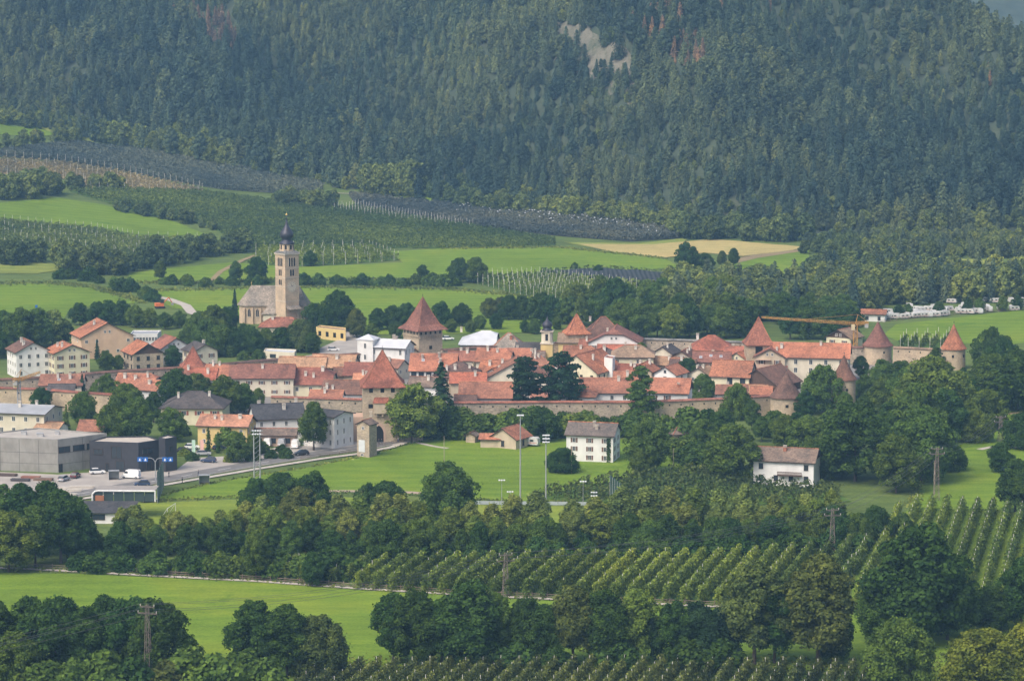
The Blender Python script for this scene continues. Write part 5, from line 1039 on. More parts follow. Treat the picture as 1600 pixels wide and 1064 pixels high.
def far_orchard(label, px, d, spacing=3.6, mat=ORL, h_=2.8, per=14, size=.58, posts=.12, ground=ORCHG, ph=4.2):
    W_ = world_poly(px); sheet('orchard_ground', W_, ground, .22)
    C = []; N = []; S = []; mb = MB()
    for a, b in clip_rows(W_, d, spacing):
        c, n, s = hedge_quads(a, b, h_, 1.5, per, size); c[:, 2] += hgt(c[:, 0], c[:, 1])+.1; C.append(c); N.append(n); S.append(s)
        L = (b-a).length; k = max(1, int(L*posts))
        for j in range(k+1):
            q = a.lerp(b, j/k); z = H(q.x, q.y); mb.box((q.x, q.y, z+ph/2), (.12, .12, ph))
    o = link_mesh('orchard', leaf_mesh('orchard', np.concatenate(C), np.concatenate(N), np.concatenate(S), mat), kind='stuff', label=label, cat='orchard')
    if posts > 0: mb.build('post', POSTM, o, kind='stuff')
    return o
far_orchard('broad dark green orchard rows across the slope left of the church dome', [(105, 298), (316, 303), (400, 314), (516, 331), (744, 359), (866, 378), (869, 385), (697, 389), (600, 388), (400, 391), (385, 386), (345, 364), (322, 352), (290, 347), (215, 333), (160, 315)], (1, .32), posts=.0)
far_orchard('slope orchard with rows of white posts below the dark net field', [(516, 331), (560, 326), (744, 358), (866, 378), (744, 360), (640, 350)], (.25, 1), posts=.2, spacing=4, ph=5)
far_orchard('small orchard patch with pale posts right of the church dome', [(400, 391), (575, 388), (625, 407), (525, 414), (469, 416), (400, 414)], (.35, 1), posts=.09, mat=ORL4)
far_orchard('dull green orchard with thin posts under the left slope meadow', [(-30, 345), (148, 361), (214, 375), (312, 377), (262, 401), (150, 406), (-30, 378)], (.5, 1), posts=.06, mat=ORL2)
far_orchard('tan dried-out trellis field with white end posts on the left slope', [(-30, 247), (100, 255), (200, 272), (316, 297), (316, 303), (210, 300), (110, 297), (100, 280), (-30, 270)], (.12, 1), posts=.045, mat=ORL3, ground=SOIL, h_=2.0, ph=4.8)
far_orchard('young orchard with slanting white posts below the upper meadow', [(722, 437), (837, 433), (900, 438), (1000, 452), (900, 472), (820, 463)], (.3, 1), posts=.16, mat=ORL4, ph=4.6)
far_orchard('orchard with white posts behind the wall beside the campsite meadow', [(1400, 534), (1490, 530), (1495, 545), (1410, 548)], (.25, 1), posts=.14, mat=ORL4, ph=4.6)
far_orchard('dense dull green orchard between the pitch and the white balcony house', [(828, 778), (960, 752), (1100, 738), (1170, 748), (1200, 762), (1300, 768), (1330, 784), (1100, 792), (960, 792)], (.5, 1), spacing=3.4, mat=leaf_mat('orchard_leaves_dull', (.085, .125, .052), .7, 1.3, .25), posts=.0, per=12, size=.6, h_=3.2, ph=3.8)
def net_mat(name, c):
    m, nt, n, l, b = new_mat(name); v = geo_pos(n); wv = n.new('ShaderNodeTexWave'); wv.bands_direction = 'X'; wv.inputs['Scale'].default_value = .16; wv.inputs['Distortion'].default_value = 1.5; wv.inputs['Detail'].default_value = 3; l.new(scaled(n, l, v, (1, .25, 1)), wv.inputs[0])
    t = noise(n, l, v, .35, 4, .7); x = mixc(n, l, .55, wv.outputs[0], t.outputs[0]); r = ramp(n, [(.25, tuple(k*.55 for k in c)), (.75, tuple(k*1.4 for k in c))]); l.new(x, r.inputs[0]); l.new(r.outputs[0], b.inputs['Base Color']); b.inputs['Roughness'].default_value = 1; b.inputs['Specular IOR Level'].default_value = .03; return m
def net_field(label, px, hh=3.2, c=(.068, .086, .082)):
    W_ = world_poly(px); rr = random.Random(3)
    o = sheet('hail_net', W_, net_mat('hail_net_weave', c), step=4, wob=2.0, zf=lambda x, y: H(x, y)+hh+.12*math.sin(x*.5+y*.2), kind='stuff', label=label, cat='net')
    sheet('orchard_ground', W_, ORCHG, .2); C = []; N = []; S = []; mb = MB()
    P = densify(W_, 6.0)
    for x, y in P: mb.box((x, y, H(x, y)+hh/2), (.14, .14, hh+.3))
    mb.build('post', POSTM, o, kind='stuff')
    for a, b in zip(P, P[1:]+P[:1]):
        c, n, s = hedge_quads(Vector(a), Vector(b), 3.3, 1.2, 6, .9); c[:, 2] += hgt(c[:, 0], c[:, 1]); C.append(c); N.append(n); S.append(s)
    m = leaf_mesh('net_edge_foliage', np.concatenate(C), np.concatenate(N), np.concatenate(S), ORL); q = link_mesh('foliage', m, o); q['kind'] = 'stuff'
NL1 = leaf_mat('netted_rows', (.160, .195, .175), .8, 1.2, .15); NL2 = leaf_mat('netted_rows_dark', (.078, .092, .090), .75, 1.25, .1)
far_orchard('grey-green netted orchard, highest field on the left slope', [(-30, 243), (59, 232), (122, 226), (230, 239), (411, 268), (500, 286), (505, 298), (440, 303), (349, 297), (200, 270), (100, 253)], (1, .25), 2.2, NL1, 2.9, 16, .62, 0, plain('netted_ground', (.10, .115, .10), .95))
oo = far_orchard('dark netted orchard with pale rolled strips below the mountain forest', [(545, 306), (712, 322), (800, 324), (1019, 357), (1078, 364), (1060, 373), (985, 378), (880, 370), (744, 355), (560, 323)], (1, -.35), 2.2, NL2, 2.9, 16, .62, 0, plain('netted_ground_dark', (.05, .055, .05), .95))
rr_ = random.Random(3); C = []
for k in range(170):
    t = rr_.random(); p = G(712+t*350, 322+t*36+abs(rr_.gauss(0, 8))); C.append((p.x, p.y, p.z+3.3))
q = link_mesh('rolled_net', leaf_mesh('rolled_net', np.array(C), np.tile([0, -.6, 1.], (len(C), 1)), rng.uniform(.25, .8, len(C)), plain('white_net', (.34, .36, .38), .8)), oo); q['kind'] = 'stuff'
net_field('small dark net field on the valley floor behind the park trees', [(844, 431), (940, 426), (1056, 434), (1050, 450), (1003, 450), (894, 438)], 2.2, c=(.045, .052, .056))
# near trellis orchards, row by row
def near_rows(px, d, spacing, label, group, mat, per=110, size=.38, hh=3.75, post=7.0, ph=4.15, shade=None, ground=ORCHG):
    W_ = world_poly(px); sheet('orchard_ground', W_, ground, .2)
    pm = MB(); pm.box((0, 0, ph/2), (.10, .10, ph)); pme = pm.me('post', POSTM)
    for a, b in clip_rows(W_, d, spacing):
        o = empty('orchard_row', (a.x, a.y, H(a.x, a.y)), label=label, cat='orchard row', group=group); v0 = Vector((0, 0)); e = b-a
        c, n, s = hedge_quads(v0, e, hh*random.uniform(.94, 1.05), 1.45, per, size); c[:, 2] += hgt(c[:, 0]+a.x, c[:, 1]+a.y)-H(a.x, a.y)+.15
        q = link_mesh('foliage', leaf_mesh('foliage', c, n, s, mat), o); k = max(1, round(e.length/post))
        for j in range(k):
            t = (j+.5)/k; p = e*t; z = H(a.x+p.x, a.y+p.y)-H(a.x, a.y); po = link_mesh('post', pme, o, (p.x, p.y, z)); po.rotation_euler = (random.uniform(-.02, .02), random.uniform(-.02, .02), 0)
            po.scale = (1, 1, random.uniform(.93, 1.06))
near_rows([(548, 890), (700, 884), (900, 882), (1130, 878), (1290, 868), (1330, 850), (1335, 900), (1300, 962), (1100, 946), (800, 934), (545, 921)], (G(976, 871.6)-G(926, 919))[:2], 3.9, 'trellis apple row in the mid orchard, slanting between belt and fence', 'rows of the mid trellis orchard', ORL4)
near_rows([(1335, 868), (1385, 815), (1425, 795), (1620, 800), (1650, 1000), (1500, 945), (1400, 950), (1330, 940)], (G(1578, 801.6)-G(1545, 918))[:2], 3.8, 'long trellis apple row with white posts in the right-hand orchard', 'rows of the right trellis orchard', ORL4, per=75, size=.4, post=5.0, ground=GR2)
near_rows([(470, 1050), (900, 1046), (1352, 1050), (1370, 1120), (450, 1120)], (G(976, 871.6)-G(926, 919))[:2], 3.4, 'brownish trellis row with white posts along the bottom edge', 'rows of the bottom edge orchard', leaf_mat('orchard_leaves_brown', (.115, .150, .055), .6, 1.4, .25), per=90, size=.34, post=5.5, hh=3.1, ph=3.6)
near_rows([(385, 885), (540, 890), (530, 916), (400, 905)], (G(976, 871.6)-G(926, 919))[:2], 3.9, 'short untrimmed trellis row left of the mid orchard', 'short rows left of the mid orchard', ORL4, per=60)

def rough_grass():
    C = []; N = []; S = []
    for px, n, wd in (([(-60, 884), (130, 893), (400, 907), (560, 919), (800, 934), (1060, 946), (1330, 957)], 1600, 1.2), ([(225, 781), (340, 753), (480, 731), (575, 712), (645, 693), (690, 684), (760, 683), (1010, 688), (1100, 712)], 1100, 1.0), ([(1120, 765), (830, 786), (660, 774), (520, 770), (225, 783)], 1300, 1.4), ([(1425, 795), (1445, 715), (1475, 690), (1540, 655), (1570, 622)], 1800, 2.5), ([(-40, 1052), (300, 1050), (600, 1046), (1000, 1044), (1350, 1048), (1500, 1030), (1600, 1000)], 6000, 6.0),
                      ([(200, 442), (330, 441), (470, 437), (712, 437), (837, 431), (950, 427)], 2500, 3.0), ([(225, 455), (470, 449), (700, 452), (842, 466)], 2200, 3.0), ([(-30, 444), (82, 443), (145, 449), (228, 473)], 1500, 3.0), ([(-30, 342), (148, 360), (214, 374), (312, 375)], 1500, 2.5), ([(690, 389), (870, 387), (960, 396), (1040, 405)], 1500, 2.0)):
        P = np.array([G(*p)[:2] for p in px]); sg = np.hypot(*np.diff(P, axis=0).T); cum = np.concatenate([[0], np.cumsum(sg)]); d = rng.random(n)*cum[-1]
        x = np.interp(d, cum, P[:, 0])+rng.normal(0, wd*.35, n); y = np.interp(d, cum, P[:, 1])+rng.normal(0, wd, n); s = rng.uniform(.25, .7, n)*(1 if P[:, 1].mean() < 1100 else 1.5)
        C.append(np.stack([x, y, hgt(x, y)+s*.35], -1)); N.append(rng.normal(size=(n, 3))*[1, 1, .35]+[0, -.5, .3]); S.append(s)
    link_mesh('rough_grass', leaf_mesh('rough_grass', np.concatenate(C), np.concatenate(N), np.concatenate(S), leaf_mat('rough_grass_blades', (.150, .190, .055), .7, 1.3, .3)), label='tall rough grass and weeds along the field margins', cat='grass', kind='stuff')
rough_grass()
# ------------------------------------------------------------------ modern buildings, houses before the wall
o, q = block('long raw concrete workshop hall with three dark windows at the left edge', [(-60, 681), (90, 686.5), (167, 677), (60, 668)], 9.2, 'concrete', plain('hall_roof', (.36, .33, .29), .9, sc=.3), 'workshop_hall')
def edge_with(q, o, target):      # index of the wall edge whose middle is nearest a pixel's ground point
    best = min(range(len(q)), key=lambda i: ((Vector(q[i])+Vector(q[(i+1) % len(q)]))/2+Vector(o.location[:2])-Vector(target[:2])).length); return best
e = edge_with(q, o, U(128, 682, 9.2)); 
for k, t in enumerate((.13, .42, .70)): x, y, rz = wall_point(q, e, t, .02); window(o, x, y, 6.2, rz, 3.6, 1.6, 'dark')
x, y, rz = wall_point(q, e, .05, .02); window(o, x, y, 1.2, rz, 1.1, 2.3, 'dark')
e2 = edge_with(q, o, U(15, 684, 9.2))
for fx, fy, d_ in ((-.35, .1, 1.4), (0.0, -.2, 1.8), (.3, .15, 1.2)):
    cx_ = sum(p[0] for p in q)/len(q); cy_ = sum(p[1] for p in q)/len(q); vb = MB(); vb.box((0, 0, .45), (d_, d_*.8, .9)); vb.box((0, 0, .95), (d_*1.1, d_*.9, .1)); vb.build('roof_vent', plain('vent_metal', (.42, .42, .42), .5, .2), o, (cx_+fx*14, cy_+fy*10, 8.85))
for ee in (e, e2):  # dark joints between the concrete panels, upright and level
    a, b = Vector(q[ee]), Vector(q[(ee+1) % len(q)]); L = (b-a).length; n = int(L/5.5)
    for j in range(1, n):
        x, y, rz = wall_point(q, ee, j/n, .004); mb = MB(); mb.box((0, 0, 0), (.15, .03, 9.0)); mb.build('panel_joint', plain('dark_joint', (.13, .125, .12), .9), o, (x, y, 4.4), rz)
    for z in (3.2, 6.2):
        x, y, rz = wall_point(q, ee, .5, .004); mb = MB(); mb.box((0, 0, 0), (L-.4, .02, .13)); mb.build('panel_joint', plain('dark_joint', (.13, .125, .12), .9), o, (x, y, z-.9), rz)
o, q = block('dark grey modern office block with slanted glass entrance beside the hall', [(139.5, 689), (216, 691.5), (248, 687), (232, 681), (165, 682)], 8.3, 'dark', plain('office_roof', (.42, .37, .31), .9, sc=.4), 'office_building')
e = edge_with(q, o, U(178, 690, 8.3)); e3 = edge_with(q, o, U(232, 689, 8.3))
for t, z, w_, h_ in ((.18, 5.4, 2.6, 1.5), (.55, 5.4, 2.8, 3.4), (.62, 1.8, 2.4, 2.6), (.36, 1.2, .9, 2.2)): x, y, rz = wall_point(q, e, t, .02); window(o, x, y, z, rz, w_, h_, 'dark')
for t, z, w_, h_ in ((.45, 5.6, 3.6, 1.6), (.5, 1.4, 1.6, 2.2)): x, y, rz = wall_point(q, e3, t, .02); window(o, x, y, z, rz, w_, h_, 'dark')
o2, q2 = block('projecting dark upper block of the modern office, leaning over the street', [(248, 683), (258, 685), (276, 682), (262, 679)], 9.4, 'dark', None, 'office_wing')
e = edge_with(q2, o2, U(268, 683, 9.4)); x, y, rz = wall_point(q2, e, .5, .02); window(o2, x, y, 6.2, rz, 1.2, 1.6, 'dark')
house('wide white house with low grey roof behind the concrete hall', (-14, 630), -14, 19, 14, 7.0, .2, 'zinc', 'cream', chim=[(.5, -.3), (.7, .2)], win='plain', wsp=3.4)
house('cream house with big dark hipped roof left of the slate-roofed house', (294, 611), -3, 18.5, 15, 5.2, .5, 'slate', 'pale', (1, 1), chim=[(.25, -.4), (.75, -.3)], win='red', wsp=3.8, ww=1.3, wh=1.3)
house('yellow house with salmon roof and round chimneys beside the car park', (313, 647), -9, 14.5, 10.5, 6.4, .42, 'salmon', 'yellow', chim=[(.3, -.4), (.45, -.5), (.8, -.3)], win='plain', ww=.8, wh=1.2)
house('white house with dark slate roof and three white chimneys', (391, 632), 14, 14.5, 11, 6.2, .6, 'slate', 'white', chim=[(.15, .2), (.62, -.4), (.9, .1)], win='plain', ww=.8)
house('tall white cube house with narrow windows beside the gate car park', (487, 637), -34, 11, 9, 9.2, .22, 'slate', 'white', chim=0, win='plain', ww=.7, wh=1.5, wsp=2.2)
house('low brown garage with flat tiled roof below the slate-roofed house', (392, 669), -2, 12.5, 8, 3.2, .3, 'greybrown', 'rose', chim=0, win='dark', ww=1.6, wsp=3)
house('small red brick-tiled shed roof behind the concrete hall', (124, 656), -4, 7, 9, 3.6, .5, 'orange', 'white', chim=0, win=None)
house('pale salmon-roofed outbuilding behind the concrete hall', (60, 658), -14, 7, 8, 3.2, .35, 'tan', 'white', chim=0, win=None)
o = house('slim transformer tower of brownish stone with tiny gable roof by the road', (566, 657), 62, 4.2, 4.0, 9.3, .5, 'greybrown', 'stone', chim=0, win=None, name='transformer_tower', cat='tower', oh=.4, og=.4)
window(o, -2.11, 0, 8.3, -math.pi/2, .7, .8, 'plain'); pb = MB(); pb.box((0, -.06, 3.2), (2.0, .12, 3.4)); pb.build('metal_panel', plain('pale_panel', (.55, .57, .58), .5), o, (-2.1, .4, 0), -math.pi/2); window(o, -2.11, .3, .7, -math.pi/2, .9, .7, 'plain')
house('little field barn with orange roof and grey plaster gable on the meadow', (784, 669.5), 60, 8.5, 8.6, 3.0, .62, 'orange', 'beige', chim=0, win='dark', ww=.9, wh=1.6, wsp=6, att=False)
house('lower orange lean-to on the left of the little field barn', (749, 677), -6, 5.5, 4.5, 2.6, .45, 'orange', 'beige', chim=0, win=None, name='lean_to')
house('tiny stone hut with arched door beside the little barn', (734, 676), 70, 3, 2.8, 2.2, .5, 'greybrown', 'stone', chim=0, win='dark', ww=.9, wh=1.5, att=False, name='hut')
o = house('white three-storey house with grey-brown roof and brown shutters on the meadow', (888, 658.5), -13, 13.2, 10.2, 7.6, .5, 'greybrown', 'white', chim=[(.55, -.35), (.62, -.55)], ck='g', win='brown', wsp=3.6, ww=.9, wh=1.3, floors=3)
c_, n_, s_ = hedge_quads(Vector((4.9, -5.2)), Vector((5.9, -5.15)), 7.2, .35, 520, .3)
ivy = link_mesh('ivy', leaf_mesh('ivy', c_, n_, s_, LEAF), o); ivy.color = (.05, .09, .025, 1); ivy['kind'] = 'stuff'
o = house('white farmhouse with tan roof and long dark balcony at the orchard', (1180, 697), -15, 16.2, 10.5, 6.6, .5, 'greybrown', 'white', chim=[(.48, -.25)], ck='b', win='dark', wsp=3.6, ww=1.1, wh=1.5, skip='B', gable='wood')
bb = MB(); bb.box((1.8, -5.9, 2.9), (6.6, 1.3, .18)); bb.build('balcony_floor', WALLS['wood'], o); bb = MB(); bb.box((1.8, -6.5, 3.9), (6.6, .08, .14)); bb.build('balcony_rail', WALLS['wood'], o)
for k in range(22): bb = MB(); bb.box((-1.4+k*.305, -6.5, 3.4), (.16, .05, .95)); bb.build('baluster', WALLS['wood'], o)
for s in (-1,): db = MB(); db.box((7.95, 0, 3.0), (.14, 9.6, 6.8)); db.build('board_cladding', plain('red_brown_boards', (.16, .05, .035), .85), o)
house('low shed with brown roof at the right end of the white farmhouse', (1268, 713), -8, 5.5, 5, 3.4, .4, 'brown', 'wood', chim=0, win=None, name='shed')
house('small grey stone hut with steep roof among bushes below the wall', (1058, 667), 20, 3.6, 3.4, 2.4, .8, 'greybrown', 'stone', (1, 1), chim=0, win=None, name='hut')
house('red-roofed reception hut at the campsite entrance', (1345, 483), -12, 9, 7, 2.8, .35, 'rust', 'white', chim=0, win='dark')
# clubhouse at the pitch
def clubhouse():
    P = U(190, 775, 6.0); o = empty('clubhouse', (P.x, P.y, H(P.x, P.y)), R(-2), label='sports clubhouse with white-framed glass terrace over a dark roof', cat='clubhouse')
    mb = MB(); mb.prism([(-8, -6), (3.5, -6), (3.5, 3), (-8, 3)], -1, 2.8); mb.build('wall', WALLS['white'], o)
    rb = MB(); rb.mesh([(-14, -6.6, 2.8), (4.2, -6.6, 2.8), (4.2, 0, 4.6), (-14, 0, 4.6), (-14, -6.6, 2.6), (4.2, -6.6, 2.6), (4.2, 0, 4.4), (-14, 0, 4.4)], [(0, 1, 2, 3), (7, 6, 5, 4), (0, 4, 5, 1), (1, 5, 6, 2), (3, 7, 4, 0)]); rb.build('roof', ROOFS['slate'], o)
    fb = MB(); pr = [(-7.4, 4.4), (-7.4, 6.2), (-6.8, 6.9), (-5.9, 7.1), (8.4, 7.1)]
    for (a, za), (b, zb) in zip(pr, pr[1:]): fb.tube((a, .2, za), (b, .2, zb), .2, .2, 8)
    fb.tube((8.4, .2, 7.1), (8.4, .2, 4.4), .2, .2, 8); fb.build('white_frame', plain('white_metal', (.72, .72, .70), .4), o)
    cb = MB(); cb.box((.8, 3.6, 7.15), (15.2, 6.6, .25)); cb.build('canopy', plain('canopy_felt', (.27, .245, .22), .9), o)
    for k in range(6): gb = MB(); gb.box((-6.0+k*2.6, .5, 5.6), (2.4, .05, 2.4)); gb.build('glass_pane', glass('terrace_glass', (.05, .07, .07)), o)
    wd = MB(); wd.box((-5.6, .3, 5.2), (2.2, .06, 1.4)); wd.build('wood_panel', plain('terrace_wood', (.32, .13, .06), .7), o)
    window(o, -5, -6.01, 1.6, 0, 3.4, 1.4, 'dark')
clubhouse()
# ------------------------------------------------------------------ roads, yards and paths
ASPH = plain('asphalt', (.155, .148, .14), .9, var=.15, sc=.25); YARD = plain('yard_concrete', (.33, .30, .265), .9, var=.15, sc=.2); PATHM = plain('gravel_path', (.40, .36, .31), .95, var=.12, sc=.4)
def ribbon(name, px, wd, mat, off, kind='structure', world=None):
    P = [Vector(G(*p)[:2]) for p in px] if world is None else world; P = [Vector(p) for p in densify(P, 6, closed=False)]; vs = []; fs = []
    for i, p in enumerate(P):
        d = (P[min(i+1, len(P)-1)]-P[max(i-1, 0)]).normalized(); n = Vector((-d.y, d.x))*wd/2
        for q in (p+n, p-n): vs.append((q.x, q.y, H(q.x, q.y)+off))
    for i in range(len(P)-1): fs.append((2*i, 2*i+1, 2*i+3, 2*i+2))
    mb = MB(); mb.mesh(vs, fs); return mb.build(name, mat, kind=kind)
field('yard', [(-60, 772), (-60, 735), (90, 742), (150, 738), (215, 738), (278, 733), (300, 716), (380, 712), (420, 716), (300, 738), (180, 760), (90, 776)], YARD, .14)
field('plaza', [(560, 693), (548, 683), (585, 672), (612, 672), (640, 683), (640, 692), (600, 698)], ASPH, .15)
field('car_park', [(395, 708), (440, 698), (520, 696), (560, 690), (560, 697), (470, 709), (400, 716)], YARD, .145)
road_px = [(-60, 800), (60, 783), (180, 763), (300, 742), (400, 725), (500, 709), (560, 701), (610, 691)]
ribbon('road', road_px, 7.2, ASPH, .17)
ribbon('pavement', [(x, y+9) for x, y in road_px[1:]]+[(640, 690)], 2.2, PATHM, .27)
W0 = [Vector(G(*p)[:2]) for p in road_px]
mk = plain('road_paint', (.7, .7, .68), .7)
Wd = [Vector(p) for p in densify(W0, 4.0, closed=False)]
for s in range(2, len(Wd)-4, 3): ribbon('road_marking', None, .18, mk, .18, world=[Wd[s], Wd[s+1]])
ribbon('path', [(640, 690), (660, 694), (684, 699), (700, 701)], 1.6, PATHM, .16)
ribbon('path', [(500, 768), (580, 768), (640, 770), (690, 774)], 3.0, plain('track_soil', (.34, .26, .20), .95), .17)
ribbon('path', [(-60, 886), (30, 889), (130, 894), (400, 908.5), (560, 920), (760, 932), (1000, 943), (1330, 958)], 1.8, PATHM, .22)
ribbon('road', [(430, 566), (500, 556), (540, 545), (560, 530), (535, 515), (500, 506)], 5, YARD, .3)
field('plaza', [(500, 556), (560, 556), (570, 530), (545, 524), (520, 536), (500, 545)], YARD, .28)
ribbon('farm_track', [(225, 462), (262, 468), (290, 478), (300, 490), (330, 500)], 4, PATHM, .35)
ribbon('farm_track', [(330, 440), (345, 425), (380, 407), (400, 400)], 2.5, SOIL, .33)
ribbon('farm_track', [(385, 290), (480, 300), (560, 304), (700, 318)], 1.6, PATHM, .5)
ribbon('farm_track', [(1530, 703), (1560, 697), (1620, 703)], 2.2, PATHM, .2)
ribbon('farm_track', [(1560, 648), (1600, 645), (1640, 650)], 3, SOIL, .2)
# kerb of the road as a real step
kb = []
for s in (1,):
    vs = []
    for i in range(len(Wd)-1):
        d = (Wd[i+1]-Wd[i]).normalized(); n = Vector((d.y, -d.x))*3.75; kb.append((Wd[i]+n, Wd[i+1]+n))
mb = MB()
for a, b in kb: c = (a+b)/2; mb.box((c.x, c.y, H(c.x, c.y)+.2), ((b-a).length, .2, .26), 0, math.atan2((b-a).y, (b-a).x))
mb.build('kerb', STONETRIM, kind='structure')
# ------------------------------------------------------------------ fence along the meadow path
def fence(label, px, post=3.0, h=1.05, off=0.0, rails=(.45, .9)):
    P = [Vector(G(*p)[:2]) for p in px]; Pd = [Vector(p) for p in densify(P, post, closed=False)]; a = Pd[0]; o = empty('rail_fence', (a.x, a.y, H(a.x, a.y)), label=label, cat='fence'); z0 = H(a.x, a.y); wm = plain('weathered_wood', (.20, .155, .12), .9, sc=3)
    pm = MB(); pm.box((0, 0, h/2-.1), (.13, .13, h+.2)); pme = pm.me('post', wm)
    for p in Pd: link_mesh('post', pme, o, (p.x-a.x, p.y-a.y, H(p.x, p.y)-z0))
    rm = MB(); rm.box((0, 0, 0), (1, .06, .13)); rme = rm.me('rail', wm)
    for p, q in zip(Pd, Pd[1:]):
        m = (p+q)/2-a; d = q-p
        for z in rails: r_ = link_mesh('rail', rme, o, (m.x, m.y, H(p.x, p.y)-z0+z), math.atan2(d.y, d.x)); r_.scale = (d.length, 1, 1)
fence('long weathered wooden rail fence between bright meadow and mid orchard', [(10, 885), (130, 891), (400, 906), (560, 918), (760, 930), (1000, 941), (1330, 956)], 3.2, 1.3)
fence('low wooden road railing beside the pavement leading to the gate', [(470, 718), (560, 706), (632, 690)], 3.0, .9)
# pitch barrier with pale banners
def barrier():
    P = [Vector(G(*p)[:2]) for p in ((735, 789), (930, 792))]; a, b = P; o = empty('pitch_barrier', (a.x, a.y, H(a.x, a.y)), math.atan2((b-a).y, (b-a).x), label='pale blue-grey board barrier along the far side of the pitch', cat='barrier'); L = (b-a).length; n = int(L/2.5); m = plain('pale_boards', (.34, .38, .40), .6)
    bm_ = MB(); bm_.box((0, 0, .6), (2.42, .05, .9)); me = bm_.me('board', m)
    for k in range(n): link_mesh('board', me, o, ((k+.5)*2.5, 0, .1))
barrier()
# ------------------------------------------------------------------ vehicles
RUB = plain('rubber', (.02, .02, .02), .9); RIM = plain('rim', (.4, .4, .42), .35, .7); CARGL = glass('car_glass', (.02, .025, .03))
def car(label, p, yaw, col, L=4.3, h=1.5, group=None, name='parked_car', van=False):
    o = empty(name, (p[0], p[1], H(p[0], p[1])+.2), R(yaw), label=label, cat='van' if van else 'car', group=group); w_ = 1.78 if not van else 2.0
    if van: h = 2.3
    zb = .28; zw = .95 if not van else 1.25
    pm = _mats.get('paint_%s' % (col,)) or plain('paint_%s' % (col,), col, .25, .0, .03, spec=.6)
    body = [(-L/2, .35), (-L/2+.05, .8), (-L/2+.25, zw), (L/2-1.15 if not van else L/2-.8, zw), (L/2-.2, .78), (L/2, .6), (L/2, .35), (L/2-.2, zb), (-L/2+.2, zb)]
    cab = [(-L/2+.12, zw), (-L/2+(.55 if not van else .15), h-.04), (-L/2+(.95 if not van else .4), h), (L/2-2.0 if not van else L/2-1.6, h), (L/2-1.75 if not van else L/2-1.4, h-.05), (L/2-1.0 if not van else L/2-.7, zw)]
    def extr(pr, ww, inset):
        mb = MB(); n = len(pr); sm = [(x, -(ww/2), z) for x, z in pr]; sn = [(x, ww/2, z) for x, z in pr]
        if inset: sm = [(x, -(ww/2-inset*(z-zw)/(h-zw)), z) for x, z in pr]; sn = [(x, ww/2-inset*(z-zw)/(h-zw), z) for x, z in pr]
        mb.mesh(sm+sn, [tuple(range(n))[::1], tuple(range(2*n-1, n-1, -1)), *[(i, i+n, (i+1) % n+n, (i+1) % n) for i in range(n)]]); return mb
    b = extr(body, w_, 0).build('body', pm, o); md = b.modifiers.new('bevel', 'BEVEL'); md.width = .07; md.segments = 2; md.limit_method = 'ANGLE'
    c = extr(cab, w_-.08, .16).build('cabin', pm if van else CARGL, o)
    rb = MB(); rb.box(((-L/2+.75+L/2-1.9)/2, 0, h+.01), (L-2.65, w_-.42, .05)); rb.build('roof_panel', pm, o)
    for s in (-1, 1):
        for x in (-L/2+.85, L/2-.85):
            wb = MB(); wb.tube((0, -.1, 0), (0, .1, 0), .32, .32, 14); t_ = wb.build('wheel', RUB, o, (x, s*(w_/2-.08), .32)); rb = MB(); rb.tube((0, -.115, 0), (0, .115, 0), .19, .19, 10); rb.build('rim', RIM, t_)
        hb = MB(); hb.box((0, 0, 0), (.08, .36, .16)); hb.build('headlight', plain('lamp_glass', (.7, .7, .68), .2), o, (L/2-.06, s*(w_/2-.3), .66)); hb = MB(); hb.box((0, 0, 0), (.06, .3, .16)); hb.build('tail_light', plain('tail_lamp', (.35, .02, .02), .3), o, (-L/2+.02, s*(w_/2-.28), .78))
        if van: gb = MB(); gb.box((0, 0, 0), (1.0, .04, .6)); gb.build('side_window', CARGL, o, (L/2-1.5, s*(w_/2-.07), 1.7))
    return o
W_, K_, B_, N_, S_ = (.78, .78, .76), (.02, .02, .022), (.03, .05, .11), (.10, .03, .03), (.4, .41, .42)
for lab, x, y, yaw, c, van in (('white hatchback parked in front of the dark office block', 152, 741, 15, W_, 0), ('dark blue saloon turning off the main road', 326, 723, 172, B_, 0), ('black car driving on the road towards the gate', 471, 712, 200, K_, 0), ('dark car parked beside the white cube house', 541, 681, 10, K_, 0), ('white car parked next to the transformer tower', 558, 684, 15, W_, 0), ('silver car standing before the gate archway', 577, 676, 60, S_, 0),
                               ('white van parked left of the brown garage', 420, 697, 80, W_, 1), ('white camper van parked by the brown garage shrubs', 462, 700, 85, W_, 1), ('silver van parked between the garden shrubs', 441, 698, 85, S_, 1), ('white car parked at the car park near the flags', 300, 702, 5, W_, 0), ('white car behind the rear gate tower', 700, 532, 10, W_, 0), ('white car on the square below the church road', 521, 549, 5, W_, 0), ('dark car parked under the trees by the yellow house', 343, 704, 40, K_, 0), ('black car at the terrace of the clubhouse', 232, 785, 10, K_, 0), ('silver estate car parked by the timber stacks', 100, 752, 70, S_, 0), ('dark red car parked at the hall wall', 118, 747, 80, N_, 0), ('white delivery van at the yard entrance', 205, 748, 165, W_, 1), ('dark car parked left of the banners', 288, 708, 8, K_, 0), ('silver car parked right of the banners', 318, 712, 6, S_, 0), ('blue car on the main road near the signs', 222, 760, 190, B_, 0)):
    car(lab, G(x, y), yaw, c, 5.2 if van else 4.3, van=bool(van), name='parked_van' if van else 'parked_car')
